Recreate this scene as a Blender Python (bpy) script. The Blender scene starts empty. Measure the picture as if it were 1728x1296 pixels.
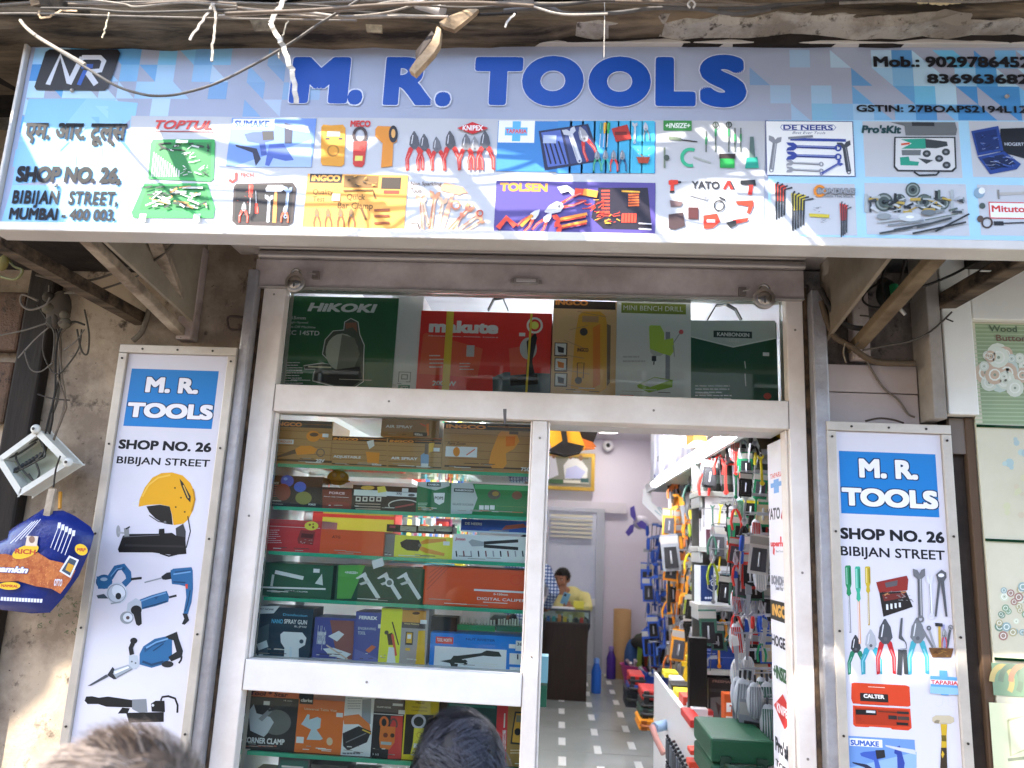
import bpy, bmesh, math, random
from mathutils import Vector, Matrix
R = math.radians
rnd = random.Random(26)
sc = bpy.context.scene
COL = sc.collection

# ------------------------------------------------------------------ camera, light, exposure
CAM = Vector((0, -2.6, 1.95)); FPX = 1300.0
YAW, TILT, ROLL = R(4.0), R(11.66), R(2.67)
fwd = Vector((-math.sin(YAW)*math.cos(TILT), math.cos(YAW)*math.cos(TILT), math.sin(TILT)))
_r = Vector((math.cos(YAW), math.sin(YAW), 0)); _u = _r.cross(fwd)
RIGHT = _r*math.cos(ROLL) + _u*math.sin(ROLL); UP = _u*math.cos(ROLL) - _r*math.sin(ROLL)
cd = bpy.data.cameras.new('camera'); cam = bpy.data.objects.new('camera', cd); COL.objects.link(cam)
M3 = Matrix((RIGHT, UP, -fwd)).transposed()
cam.matrix_world = Matrix.Translation(CAM) @ M3.to_4x4()
cd.sensor_width = 36; cd.lens = 36*FPX/1728; cd.clip_start = 0.05; cd.clip_end = 400
cd.dof.use_dof = True; cd.dof.focus_distance = 2.62; cd.dof.aperture_fstop = 3.4
sc.camera = cam
SUN = Vector((0.60, 0.42, -0.68)).normalized()      # the way the light travels
sl = bpy.data.lights.new('sun', 'SUN'); sl.energy = 2.5; sl.angle = R(0.5); sl.color = (1, .93, .82)
so = bpy.data.objects.new('sun', sl); COL.objects.link(so); so.rotation_euler = SUN.to_track_quat('-Z', 'Y').to_euler(); so.location = (-6, -6, 12)
W = bpy.data.worlds.new("World"); sc.world = W; W.use_nodes = True
nt = W.node_tree; bg = nt.nodes['Background']; sky = nt.nodes.new('ShaderNodeTexSky'); sky.sky_type = 'NISHITA'; sky.sun_disc = False
sky.sun_elevation = math.asin(-SUN.z); sky.sun_rotation = math.atan2(-SUN.x, -SUN.y)
nt.links.new(sky.outputs[0], bg.inputs[0]); bg.inputs[1].default_value = 0.15
sc.view_settings.view_transform = 'Standard'; sc.view_settings.look = 'None'; sc.view_settings.exposure = 2.85; sc.view_settings.gamma = 1
sc.cycles.max_bounces = 8; sc.cycles.transparent_max_bounces = 16

# ------------------------------------------------------------------ picture measurements -> points in the place
def ray(px, py): return RIGHT*((px-864)/FPX) + UP*(-(py-648)/FPX) + fwd
def at(px, py, Y): d = ray(px, py); return CAM + d*((Y-CAM.y)/d.y)
def atz(px, py, Z): d = ray(px, py); return CAM + d*((Z-CAM.z)/d.z)
def atx(px, py, X): d = ray(px, py); return CAM + d*((X-CAM.x)/d.x)
def fr(ox, oy, s): return lambda x, y: (ox+x/s, oy+y/s)
ID = lambda x, y: (x, y)
S1, S2, S3 = fr(0,0,2.88), fr(560,0,2.88), fr(1128,0,2.88)
A4, A5, A6 = fr(0,380,3.927), fr(0,680,3.927), fr(60,966,3.927)
B1, B2, B3, B4, B5 = fr(400,420,3.323), fr(880,420,3.323), fr(420,690,3.456), fr(400,920,3.323), fr(390,1130,3.26)
B6, B7, B8 = fr(900,690,3.757), fr(900,980,3.757), fr(1340,420,4.32)
C1, C2, C3, C4, C5, C6 = fr(1340,700,4.32), fr(1340,990,4.234), fr(1060,700,5.76), fr(1060,900,5.76), fr(1060,1080,5.76), fr(900,930,6.48)
W1, W2, W3, W4 = fr(0,0,4.32), fr(380,0,3.456), fr(860,0,3.927), fr(1290,0,3.945)

# ------------------------------------------------------------------ materials
def lin(h):
    h = h.lstrip('#'); h = ''.join(a*2 for a in h) if len(h) == 3 else h; c = [int(h[i:i+2], 16)/255 for i in (0, 2, 4)]
    return tuple(x/12.92 if x <= .04045 else ((x+.055)/1.055)**2.4 for x in c) + (1,)
MC = {}
GAIN = 1.0     # colour lift that makes up for dim light, strongest on the window cartons
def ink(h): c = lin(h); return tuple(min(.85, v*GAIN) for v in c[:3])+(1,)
def mat(h, rough=.45, metal=0.0, noise=0.0, scale=8.0, bump=0.0, dark='#1a1512', spec=.32, coord='Object', stretch=(1, 1, 1), sheen=0):
    k = (h, rough, metal, noise, scale, bump, dark, spec, coord, stretch, GAIN)
    if k in MC: return MC[k]
    m = bpy.data.materials.new('paint_'+h.lstrip('#')); m.use_nodes = True; n = m.node_tree; b = n.nodes['Principled BSDF']
    b.inputs['Base Color'].default_value = ink(h); b.inputs['Roughness'].default_value = rough; b.inputs['Metallic'].default_value = metal
    b.inputs['Specular IOR Level'].default_value = spec
    if noise or bump:
        tc = n.nodes.new('ShaderNodeTexCoord'); mp = n.nodes.new('ShaderNodeMapping'); mp.inputs['Scale'].default_value = stretch
        nz = n.nodes.new('ShaderNodeTexNoise'); nz.inputs['Scale'].default_value = scale; nz.inputs['Detail'].default_value = 8; nz.inputs['Roughness'].default_value = .65
        src = tc.outputs['Object']
        if coord == 'World':
            g = n.nodes.new('ShaderNodeNewGeometry'); src = g.outputs['Position']
        n.links.new(src, mp.inputs[0]); n.links.new(mp.outputs[0], nz.inputs[0])
        if noise:
            rp = n.nodes.new('ShaderNodeValToRGB'); rp.color_ramp.elements[0].position = .38; rp.color_ramp.elements[1].position = .66
            rp.color_ramp.elements[0].color = (noise,)*3+(1,); rp.color_ramp.elements[1].color = (0, 0, 0, 1)
            mx = n.nodes.new('ShaderNodeMix'); mx.data_type = 'RGBA'; mx.inputs[6].default_value = ink(h); mx.inputs[7].default_value = lin(dark)
            n.links.new(nz.outputs[0], rp.inputs[0]); n.links.new(rp.outputs[0], mx.inputs[0]); n.links.new(mx.outputs[2], b.inputs['Base Color'])
        if bump:
            bp = n.nodes.new('ShaderNodeBump'); bp.inputs['Strength'].default_value = bump; bp.inputs['Distance'].default_value = .01
            n.links.new(nz.outputs[0], bp.inputs['Height']); n.links.new(bp.outputs[0], b.inputs['Normal'])
    MC[k] = m; return m
def emis(h, s):
    k = ('e', h, s)
    if k in MC: return MC[k]
    m = bpy.data.materials.new('lamp_glow'); m.use_nodes = True; b = m.node_tree.nodes['Principled BSDF']
    b.inputs['Base Color'].default_value = lin(h); b.inputs['Emission Color'].default_value = lin(h); b.inputs['Emission Strength'].default_value = s
    MC[k] = m; return m
def glass(tint='#ffffff', rough=0.0, ior=1.45, name='pane_glass'):
    k = ('g', tint, rough, ior)
    if k in MC: return MC[k]
    m = bpy.data.materials.new(name); m.use_nodes = True; n = m.node_tree; n.nodes.clear()
    o = n.nodes.new('ShaderNodeOutputMaterial'); mx = n.nodes.new('ShaderNodeMixShader'); t = n.nodes.new('ShaderNodeBsdfTransparent'); g = n.nodes.new('ShaderNodeBsdfGlossy'); f = n.nodes.new('ShaderNodeFresnel')
    f.inputs[0].default_value = ior; t.inputs[0].default_value = lin(tint); g.inputs['Roughness'].default_value = rough
    n.links.new(f.outputs[0], mx.inputs[0]); n.links.new(t.outputs[0], mx.inputs[1]); n.links.new(g.outputs[0], mx.inputs[2]); n.links.new(mx.outputs[0], o.inputs[0])
    MC[k] = m; return m
def plaster(name, base, d1, d2, scale=2.2, bump=.6):
    if name in MC: return MC[name]
    m = bpy.data.materials.new(name); m.use_nodes = True; n = m.node_tree; b = n.nodes['Principled BSDF']; b.inputs['Roughness'].default_value = .85
    g = n.nodes.new('ShaderNodeNewGeometry')
    def nz(s, det=9):
        z = n.nodes.new('ShaderNodeTexNoise'); z.inputs['Scale'].default_value = s; z.inputs['Detail'].default_value = det; z.inputs['Roughness'].default_value = .68
        n.links.new(g.outputs['Position'], z.inputs[0]); return z
    a, c, e = nz(scale), nz(scale*4.5), nz(scale*22, 4)
    def ramp(src, p0, p1):
        r = n.nodes.new('ShaderNodeValToRGB'); r.color_ramp.elements[0].position = p0; r.color_ramp.elements[1].position = p1; n.links.new(src.outputs[0], r.inputs[0]); return r
    r1, r2, r3 = ramp(a, .43, .57), ramp(c, .57, .66), ramp(e, .64, .69)
    def mix(A, B, f):
        x = n.nodes.new('ShaderNodeMix'); x.data_type = 'RGBA'
        for i, v in ((6, A), (7, B)):
            if isinstance(v, str): x.inputs[i].default_value = lin(v)
            else: n.links.new(v, x.inputs[i])
        n.links.new(f.outputs[0], x.inputs[0]); return x.outputs[2]
    c1 = mix(d1, base, r1); c2 = mix(c1, d2, r2); c3 = mix(c2, d2, r3); n.links.new(c3, b.inputs['Base Color'])
    bp = n.nodes.new('ShaderNodeBump'); bp.inputs['Strength'].default_value = bump; bp.inputs['Distance'].default_value = .012
    n.links.new(c.outputs[0], bp.inputs['Height']); n.links.new(bp.outputs[0], b.inputs['Normal'])
    MC[name] = m; return m
def check(h1, h2, h3, s=28):
    k = ('chk', h1, h2, s)
    if k in MC: return MC[k]
    m = bpy.data.materials.new('checked_cloth'); m.use_nodes = True; n = m.node_tree; b = n.nodes['Principled BSDF']; b.inputs['Roughness'].default_value = .9
    tc = n.nodes.new('ShaderNodeTexCoord'); out = lin(h1); prev = None
    for ax in (0, 2):
        w = n.nodes.new('ShaderNodeTexWave'); w.bands_direction = 'XZ'[ax//2]; w.inputs['Scale'].default_value = s; n.links.new(tc.outputs['Object'], w.inputs[0])
        rp = n.nodes.new('ShaderNodeValToRGB'); rp.color_ramp.elements[0].position = .68; rp.color_ramp.elements[1].position = .75; n.links.new(w.outputs[0], rp.inputs[0])
        x = n.nodes.new('ShaderNodeMix'); x.data_type = 'RGBA'
        if prev: n.links.new(prev, x.inputs[6])
        else: x.inputs[6].default_value = out
        x.inputs[7].default_value = lin(h2 if ax == 0 else h3); n.links.new(rp.outputs[0], x.inputs[0]); prev = x.outputs[2]
    n.links.new(prev, b.inputs['Base Color']); MC[k] = m; return m

# ------------------------------------------------------------------ mesh collector
def tag(o, label=None, cat=None, group=None, kind=None):
    if label: o['label'] = label
    if cat: o['category'] = cat
    if group: o['group'] = group
    if kind: o['kind'] = kind
    return o
LOC = {}
def empty(name, loc, label, cat, group=None):
    o = bpy.data.objects.new(name, None); COL.objects.link(o); o.location = loc; o.empty_display_size = .05
    LOC[o] = Vector(loc); return tag(o, label, cat, group)
class G:
    def __init__(s): s.v = []; s.f = []; s.m = []; s.s = []; s.mats = []
    def mi(s, m):
        if isinstance(m, str): m = mat(m)
        if m not in s.mats: s.mats.append(m)
        return s.mats.index(m)
    def add(s, vs, fs, m, smooth=False):
        k = len(s.v); s.v += [tuple(p) for p in vs]; i = s.mi(m)
        for f in fs: s.f.append([k+j for j in f]); s.m.append(i); s.s.append(smooth)
        return s
    def face(s, pts, m): return s.add(pts, [range(len(pts))], m)
    def box(s, a, b, m, rot=None, piv=None):
        x0, x1 = sorted((a[0], b[0])); y0, y1 = sorted((a[1], b[1])); z0, z1 = sorted((a[2], b[2]))
        v = [Vector(p) for p in ((x0,y0,z0),(x1,y0,z0),(x1,y1,z0),(x0,y1,z0),(x0,y0,z1),(x1,y0,z1),(x1,y1,z1),(x0,y1,z1))]
        if rot is not None:
            c = Vector(piv) if piv is not None else sum(v, Vector())/8; v = [c + rot@(p-c) for p in v]
        return s.add(v, [(0,3,2,1),(4,5,6,7),(0,1,5,4),(1,2,6,5),(2,3,7,6),(3,0,4,7)], m)
    def bar(s, p, q, w, h, m, up=(0, 0, 1)):
        p, q = Vector(p), Vector(q); d = (q-p).normalized(); a = d.cross(Vector(up))
        if a.length < 1e-4: a = d.cross(Vector((0, 1, 0)))
        a.normalize(); b = a.cross(d); a = a*w/2; b = b*h/2
        v = [p-a-b, p+a-b, p+a+b, p-a+b, q-a-b, q+a-b, q+a+b, q-a+b]
        return s.add(v, [(0,3,2,1),(4,5,6,7),(0,1,5,4),(1,2,6,5),(2,3,7,6),(3,0,4,7)], m)
    def tube(s, path, r, m, n=6, smooth=True):
        path = [Vector(p) for p in path]; k = len(path); vs = []; fs = []
        rr = r if isinstance(r, (list, tuple)) else [r]*k; a = None
        for i, p in enumerate(path):
            d = (path[min(i+1, k-1)]-path[max(i-1, 0)]).normalized()
            if a is None: a = d.orthogonal().normalized()
            a = (a - d*a.dot(d)); a = a.normalized() if a.length > 1e-6 else d.orthogonal().normalized(); b = d.cross(a)
            for j in range(n): t = 2*math.pi*j/n; vs.append(p + (a*math.cos(t)+b*math.sin(t))*rr[i])
        for i in range(k-1):
            for j in range(n): fs.append((i*n+j, i*n+(j+1)%n, (i+1)*n+(j+1)%n, (i+1)*n+j))
        s.add(vs, fs, m, smooth); s.add(vs[:n], [range(n-1, -1, -1)], m); return s.add(vs[-n:], [range(n)], m)
    def lathe(s, c, prof, m, n=16, axis=(0, 0, 1)):
        ax = Vector(axis).normalized(); a = ax.orthogonal().normalized(); b = ax.cross(a); c = Vector(c); vs = []; fs = []
        for r, z in prof:
            for j in range(n): t = 2*math.pi*j/n; vs.append(c+ax*z+(a*math.cos(t)+b*math.sin(t))*r)
        for i in range(len(prof)-1):
            for j in range(n): fs.append((i*n+j, i*n+(j+1)%n, (i+1)*n+(j+1)%n, (i+1)*n+j))
        s.add(vs, fs, m, True); s.add(vs[:n], [range(n-1, -1, -1)], m); return s.add(vs[-n:], [range(n)], m)
    def ell(s, c, r, m, n=14, h=9, rot=None):
        c = Vector(c); vs = []; fs = []
        for i in range(h+1):
            p = math.pi*i/h
            for j in range(n):
                t = 2*math.pi*j/n; q = Vector((r[0]*math.sin(p)*math.cos(t), r[1]*math.sin(p)*math.sin(t), -r[2]*math.cos(p)))
                vs.append(c + (rot@q if rot else q))
        for i in range(h):
            for j in range(n): fs.append((i*n+j, i*n+(j+1)%n, (i+1)*n+(j+1)%n, (i+1)*n+j))
        return s.add(vs, fs, m, True)
    def cap(s, p, q, r0, r1, m, n=10):
        p, q = Vector(p), Vector(q); d = q-p; L = d.length or 1e-6; pr = []
        for i in range(5): t = R(-90+i*22.5); pr.append((max(r0*math.cos(t), 1e-4), r0*math.sin(t)))
        for i in range(5): t = R(i*22.5); pr.append((max(r1*math.cos(t), 1e-4), L+r1*math.sin(t)))
        return s.lathe(p, pr, m, n, d/L)
    def prism(s, pts, dv, m):
        pts = [Vector(p) for p in pts]; k = len(pts); dv = Vector(dv); vs = pts + [p+dv for p in pts]
        return s.add(vs, [range(k), range(2*k-1, k-1, -1)] + [(i, (i+1) % k, k+(i+1) % k, k+i) for i in range(k)], m)
    def obj(s, name, parent=None, bevel=0, origin=None):
        me = bpy.data.meshes.new(name); V = [Vector(p) for p in s.v]
        if origin is None:
            xs = [p.x for p in V]; ys = [p.y for p in V]; zs = [p.z for p in V]
            origin = Vector(((min(xs)+max(xs))/2, (min(ys)+max(ys))/2, min(zs)))
        origin = Vector(origin); me.from_pydata([p-origin for p in V], [], [list(f) for f in s.f])
        for m in s.mats: me.materials.append(m)
        me.polygons.foreach_set('material_index', s.m); me.polygons.foreach_set('use_smooth', s.s); me.update()
        o = bpy.data.objects.new(name, me); COL.objects.link(o); LOC[o] = origin; o.location = origin
        if parent is not None: o.parent = parent; o.location = origin - LOC[parent]
        if bevel:
            b = o.modifiers.new('edge', 'BEVEL'); b.width = bevel; b.segments = 2; b.limit_method = 'ANGLE'
        return o
TXT = {}
def textmesh(body, off, shear, spacing=1.0, res=3):
    k = (body, off, shear, spacing, res)
    if k not in TXT:
        c = bpy.data.curves.new('lettering', 'FONT'); c.body = body; c.offset = off; c.shear = shear; c.resolution_u = res; c.space_character = spacing
        o = bpy.data.objects.new('lettering', c); COL.objects.link(o)
        me = bpy.data.meshes.new_from_object(o.evaluated_get(bpy.context.evaluated_depsgraph_get()))
        vs = [v.co.copy() for v in me.vertices]; fs = [list(p.vertices) for p in me.polygons]
        bpy.data.objects.remove(o); bpy.data.curves.remove(c); bpy.data.meshes.remove(me)
        TXT[k] = (vs, fs)
    return TXT[k]

# ------------------------------------------------------------------ flat printed artwork laid on a real surface
def sq(v, e=.45): return math.copysign(abs(v)**e, v)
class Art:
    """shapes printed on a plane of the scene; measured in photo coordinates (frame f), stored as plane coordinates"""
    def __init__(s, g, f, P0, U=(1, 0, 0), V=(0, 0, 1), step=.00006):
        s.g = g; s.f = f; s.P = Vector(P0); s.U = Vector(U).normalized(); s.V = Vector(V).normalized(); s.N = s.U.cross(s.V); s.k = 1; s.step = step
        if s.N.dot(CAM-s.P) < 0: s.N = -s.N
    def uv(s, x, y):
        d = ray(*s.f(x, y)); t = (s.P-CAM).dot(s.N)/d.dot(s.N); q = CAM+d*t-s.P; return q.dot(s.U), q.dot(s.V)
    def pt(s, u, v): return s.P+s.U*u+s.V*v+s.N*(s.k*s.step)
    def uvpoly(s, c, pts): s.g.face([s.pt(*p) for p in pts], c); s.k += 1
    def poly(s, c, pts): s.uvpoly(c, [s.uv(*p) for p in pts])
    def rect(s, c, x0, y0, x1, y1):
        a, b = s.uv(x0, y0), s.uv(x1, y1); s.uvpoly(c, [(a[0], b[1]), (b[0], b[1]), (b[0], a[1]), (a[0], a[1])])
    def line(s, c, w, pts, close=False):
        q = [Vector(s.uv(*p)) for p in pts]; a, b = s.uv(pts[0][0]-w/2, pts[0][1]), s.uv(pts[0][0]+w/2, pts[0][1]); h = abs(b[0]-a[0])/2 or 1e-4
        if close: q = q+[q[0], q[1]]
        L = []; Rr = []
        for i, p in enumerate(q):
            d = (q[min(i+1, len(q)-1)]-q[max(i-1, 0)])
            if d.length < 1e-7: d = Vector((1, 0))
            d.normalize(); n = Vector((-d.y, d.x))*h; L.append(p+n); Rr.append(p-n)
        k = len(q); vs = [s.pt(*p) for p in L]+[s.pt(*p) for p in Rr]
        s.g.add(vs, [(i, i+1, k+i+1, k+i) for i in range(k-1)], c); s.k += 1
    def ell(s, c, x, y, rx, ry=None, n=20, a0=0, a1=360, rot=0):
        ry = ry or rx; cr, sr = math.cos(R(rot)), math.sin(R(rot)); pts = []
        full = abs(a1-a0) >= 360
        for i in range(n if full else n+1):
            t = R(a0+(a1-a0)*i/n); X, Y = rx*math.cos(t), ry*math.sin(t); pts.append((x+X*cr-Y*sr, y+X*sr+Y*cr))
        s.poly(c, pts)
    def ring(s, c, x, y, r, w, n=20, ry=None, a0=0, a1=360):
        ry = ry or r; s.line(c, w, [(x+r*math.cos(R(a0+(a1-a0)*i/n)), y+ry*math.sin(R(a0+(a1-a0)*i/n))) for i in range(n+1)])
    def text(s, c, body, x0, y0, x1, y1, bold=.02, shear=0, out=None, outw=.05, spacing=1.0):
        a, b = s.uv(x0, y0), s.uv(x1, y1); s.uvtext(c, body, a[0], b[1], b[0], a[1], bold, shear, out, outw, spacing)
    def uvtext(s, c, body, u0, v0, u1, v1, bold=.02, shear=0, out=None, outw=.05, spacing=1.0):
        if out: s._text(out, body, u0, v0, u1, v1, bold+outw, shear, spacing, bold); s.k += 1
        s._text(c, body, u0, v0, u1, v1, bold, shear, spacing, bold); s.k += 1
    def _text(s, c, body, u0, v0, u1, v1, bold, shear, spacing, fit):
        vs, fs = textmesh(body, 0, shear, spacing, 3 if bold < .05 else 6)
        xs = [v.x for v in vs]; ys = [v.y for v in vs]; X0, X1, Y0, Y1 = min(xs)-fit, max(xs)+fit, (0 if 'J' in body else min(ys))-fit, max(ys)+fit
        sx = (u1-u0)/(X1-X0); sy = (v1-v0)/(Y1-Y0); offs = [(0, 0)]
        if bold > .004:
            for r in ([bold] if bold < .04 else [bold*.5, bold] if bold < .08 else [bold*.35, bold*.7, bold]):
                n = 6 if bold < .03 else 12 if bold < .05 else 20; e = 1 if body in 'SO' else .45; offs += [(r*sq(math.cos(2*math.pi*i/n), e), r*sq(math.sin(2*math.pi*i/n), e)) for i in range(n)]
        for i, (dx, dy) in enumerate(offs):
            w = [s.pt(u0+(v.x+dx-X0)*sx, v0+(v.y+dy-Y0)*sy)+s.N*(i*s.step/(len(offs)+2)) for v in vs]; s.g.add(w, fs, c)
    def dashes(s, c, x0, y0, x1, y1, rows, fill=.55):
        for r in range(rows):
            y = y0+(y1-y0)*r/rows; h = (y1-y0)/rows*fill; x = x0; e = x0+(x1-x0)*rnd.uniform(.65, 1)
            while x < e:
                w = (x1-x0)*rnd.uniform(.06, .2); X = min(x+w, e); a, b = s.uv(x, y), s.uv(X, y+h)
                s.g.face([s.pt(a[0], b[1]), s.pt(b[0], b[1]), s.pt(b[0], a[1]), s.pt(a[0], a[1])], c); x = X+(x1-x0)*.025
        s.k += 1
def grad(a, b, t):
    A = [int(a[i:i+2], 16) for i in (1, 3, 5)]; B = [int(b[i:i+2], 16) for i in (1, 3, 5)]
    return '#%02x%02x%02x' % tuple(round(x+(y-x)*t) for x, y in zip(A, B))
# printed tool pictures, drawn between two points (base -> tip) on an Art
def ax2(p, q):
    d = Vector((q[0]-p[0], q[1]-p[1])); L = d.length; d /= L; n = Vector((-d.y, d.x))
    return L, lambda t, w: (p[0]+d.x*L*t+n.x*L*w, p[1]+d.y*L*t+n.y*L*w)
def a_pliers(A, p, q, h, jaw='#8f8f92', w=.17):
    L, T = ax2(p, q)
    for sgn in (-1, 1):
        A.poly(h, [T(0, sgn*w*1.15), T(.02, sgn*w*.75), T(.3, sgn*w*.72), T(.56, sgn*.02), T(.62, sgn*.07), T(.58, sgn*w*.75), T(.3, sgn*w*1.2)])
    A.poly(jaw, [T(.55, -.05), T(.66, -.13), T(.85, -.1), T(1, -.015), T(1, .015), T(.85, .1), T(.66, .13), T(.55, .05)])
    A.ell('#5b5b60', *T(.64, 0), L*.035)
    if len(h) == 7 and L > 60:
        for sgn in (-1, 1): A.line(grad(h, '#ffffff', .35), L*.025, [T(.06, sgn*w*1.0), T(.3, sgn*w*1.0), T(.45, sgn*w*.6)])
        A.line('#d8d8dc', L*.02, [T(.68, -.07), T(.9, -.03)])
def a_driver(A, p, q, h, blade='#a9a9ad', w=.09):
    L, T = ax2(p, q)
    A.poly(blade, [T(.42, -.016), T(1, -.016), T(1, .016), T(.42, .016)])
    A.line('#e3e3e6', L*.008, [T(.45, .006), T(.98, .006)])
    A.poly(h, [T(0, -w*.7), T(.02, -w), T(.28, -w), T(.34, -w*.55), T(.42, -w*.8), T(.46, 0), T(.42, w*.8), T(.34, w*.55), T(.28, w), T(.02, w), T(0, w*.7)])
    if L > 60: A.line(grad(h, '#ffffff', .4), L*.02, [T(.03, w*.5), T(.28, w*.5)]); A.line(grad(h, '#000000', .35), L*.015, [T(.03, -w*.5), T(.28, -w*.5)])
def a_wrench(A, p, q, c, w=.045, ring=True):
    L, T = ax2(p, q)
    A.poly(c, [T(.05, -w), T(.8, -w*.9), T(.86, -w*2.6), T(1, -w*2.8), T(.97, -w*.8), T(.9, 0), T(.97, w*.8), T(1, w*2.4), T(.86, w*2.4), T(.8, w*.9), T(.05, w)])
    if L > 60: A.line(grad(c, '#ffffff', .45), L*.018, [T(.1, w*.35), T(.8, w*.35)]); A.line(grad(c, '#000000', .4), L*.012, [T(.1, -w*.5), T(.8, -w*.5)])
    if ring: A.ring(c, *T(.03, 0), L*.05, L*.035, 12)
def a_hammer(A, p, q, h, head='#77777b'):
    L, T = ax2(p, q)
    A.poly(h, [T(0, -.05), T(.4, -.055), T(.9, -.03), T(.9, .03), T(.4, .055), T(0, .05)])
    A.poly(head, [T(.82, -.26), T(.9, -.28), T(1, -.22), T(1.02, .16), T(.93, .3), T(.9, .2), T(.84, .14)])
def a_drill(A, p, q, c, d='#26262a'):
    L, T = ax2(p, q)     # p = back, q = bit tip
    A.poly('#9a9a9e', [T(.62, -.012), T(1, -.006), T(1, .006), T(.62, .012)])
    A.poly(d, [T(.5, -.06), T(.66, -.045), T(.66, .045), T(.5, .06)])
    A.poly(c, [T(0, -.1), T(.12, -.14), T(.5, -.11), T(.5, .1), T(.28, .13), T(.26, .5), T(.06, .52), T(.1, .15), T(0, .1)])
    A.poly(d, [T(.05, .44), T(.28, .42), T(.28, .53), T(.04, .55)])
def a_bits(A, x0, y0, x1, y1, n, cols, h=.3):
    for i in range(n):
        x = rnd.uniform(x0, x1); y = rnd.uniform(y0, y1); l = (x1-x0)*rnd.uniform(.08, h); t = rnd.uniform(-.7, .7)
        A.line(rnd.choice(cols), (x1-x0)*rnd.uniform(.012, .035), [(x, y), (min(max(x+l*math.cos(t), x0), x1), min(max(y+l*math.sin(t), y0), y1))])
# ------------------------------------------------------------------ the setting
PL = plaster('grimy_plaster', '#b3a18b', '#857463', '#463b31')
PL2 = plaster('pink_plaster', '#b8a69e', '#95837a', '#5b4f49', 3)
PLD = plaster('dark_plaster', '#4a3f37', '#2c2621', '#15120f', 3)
WHITE = mat('#e8e3de', .4, noise=.3, scale=3, dark='#b9aca0', coord='World')
CREAM = mat('#ebe2da', .45, noise=.4, scale=5, dark='#bba897', coord='World')
STEEL = mat('#a6a4a3', .5, .35, noise=.6, scale=9, bump=.5, dark='#6f6a66', coord='World')
ALU = mat('#b3aca6', .4, .5, noise=.5, scale=12, dark='#857a70', coord='World')
ROOMW = mat('#e6e4e8', .6)
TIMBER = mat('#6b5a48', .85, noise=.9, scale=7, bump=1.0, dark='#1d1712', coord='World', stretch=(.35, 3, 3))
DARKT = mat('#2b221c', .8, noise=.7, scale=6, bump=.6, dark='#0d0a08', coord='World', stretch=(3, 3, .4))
OLDW = mat('#b7a690', .75, noise=.8, scale=10, bump=.5, dark='#5c4c3d', coord='World')
BLACK = mat('#141315', .5)
def ST(g, name, **k): return tag(g.obj(name, **k), kind='structure')
ST(G().box((-40, -12, -.3), (40, .0, 0), mat('#8a837a', .9, noise=.6, scale=2, bump=.5, dark='#2e2a27', coord='World')), 'street_ground')
ST(G().box((-40, .0, -.3), (40, 14, -.02), '#3a3632'), 'ground_under_shop')
g = G().box((-1.35, .0, -.02), (1.55, 8.3, .3), mat('#a0a49d', .1, noise=.35, scale=1.3, dark='#6f746d', coord='World'))
dash = mat('#dfe0da', .3)
fl = mat('#7d8179', .3)
for x in (-.22, .075, .37, .67): 
    for i in range(12):
        y0 = 1.0 + i*.62 + (.31 if x in (.075, .67) else .1); g.box((x-.03, y0, .3), (x+.03, y0+.25, .302), dash)
for i in range(9): g.box((-1.3, .9+i*.83, .3), (1.5, .906+i*.83, .3012), fl)
ST(g, 'shop_floor')
ST(G().box((-1.4, .1, 3.45), (1.6, 8.3, 3.55), '#cfcbd3'), 'shop_ceiling')
ST(G().box((1.5, .16, .0), (1.62, 8.3, 3.45), ROOMW), 'shop_right_wall')
ST(G().box((-1.42, .16, .0), (-1.3, 8.3, 3.45), ROOMW), 'shop_left_wall')
g = G().box((.42, 8.3, 0), (1.62, 8.42, 3.45), mat('#dad4e2', .6)).box((-1.42, 8.3, 2.5), (.42, 8.42, 3.45), ROOMW)
g.box((-1.42, 8.3, 0), (.42, 8.42, 2.4995), ROOMW); g.box((-1.3, 8.22, 2.42), (.9, 8.2995, 2.56), '#d2ced8')
ST(g, 'shop_back_wall')
# facade walls beside and above the shopfront
tag(G().box((-3.2, 0, 0), (-1.13, .16, 4.4), PL).obj('pilaster_wall'), 'grimy pinkish brown plaster wall with stains and scribbles, behind the left board', 'wall')
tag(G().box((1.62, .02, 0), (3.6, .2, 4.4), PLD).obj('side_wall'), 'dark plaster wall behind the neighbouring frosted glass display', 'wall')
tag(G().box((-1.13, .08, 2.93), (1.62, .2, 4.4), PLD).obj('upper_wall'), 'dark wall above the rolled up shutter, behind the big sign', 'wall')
tag(G().box((.79, .02, 0), (1.62, .16, 2.93), plaster('grey_plaster', '#8b7f75', '#5f554d', '#2f2a26', 3.5)).obj('jamb_wall'), 'dirty wall right of the shop door, behind the right board', 'wall')
# neighbouring and opposite fronts across the lane (mirrored in the glass)
def shopblock(x0, x1, y, h, wall, sh, label):
    e = empty('lane_building', ((x0+x1)/2, y, 0), label, 'building')
    w = G().box((x0, y-1.5, 0), (x1, y, h), wall); w.obj('wall', e)
    sg = G().box((x0+.2, y, 2.5), (x1-.2, y+.1, 3.2), sh); sg.obj('fascia', e)
    n = int((x1-x0)/1.6)
    for i in range(n):
        a = x0+.25+i*(x1-x0-.3)/n
        s = G(); s.box((a, y, .1), (a+1.2, y+.04, 2.3), '#5c6672')
        for k in range(18): s.box((a, y+.04, .15+k*.12), (a+1.2, y+.055, .2+k*.12), '#727d88')
        s.obj('shutter', e)
        s = G(); s.box((a+.1, y, 3.4), (a+1.0, y+.05, 4.3), '#3b3a38').box((a+.5, y+.05, 3.4), (a+.54, y+.08, 4.3), '#d8d2c6').box((a+.1, y+.05, 3.9), (a+1.0, y+.08, 3.94), '#d8d2c6'); s.obj('window', e)
OPP = -6.6
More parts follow.
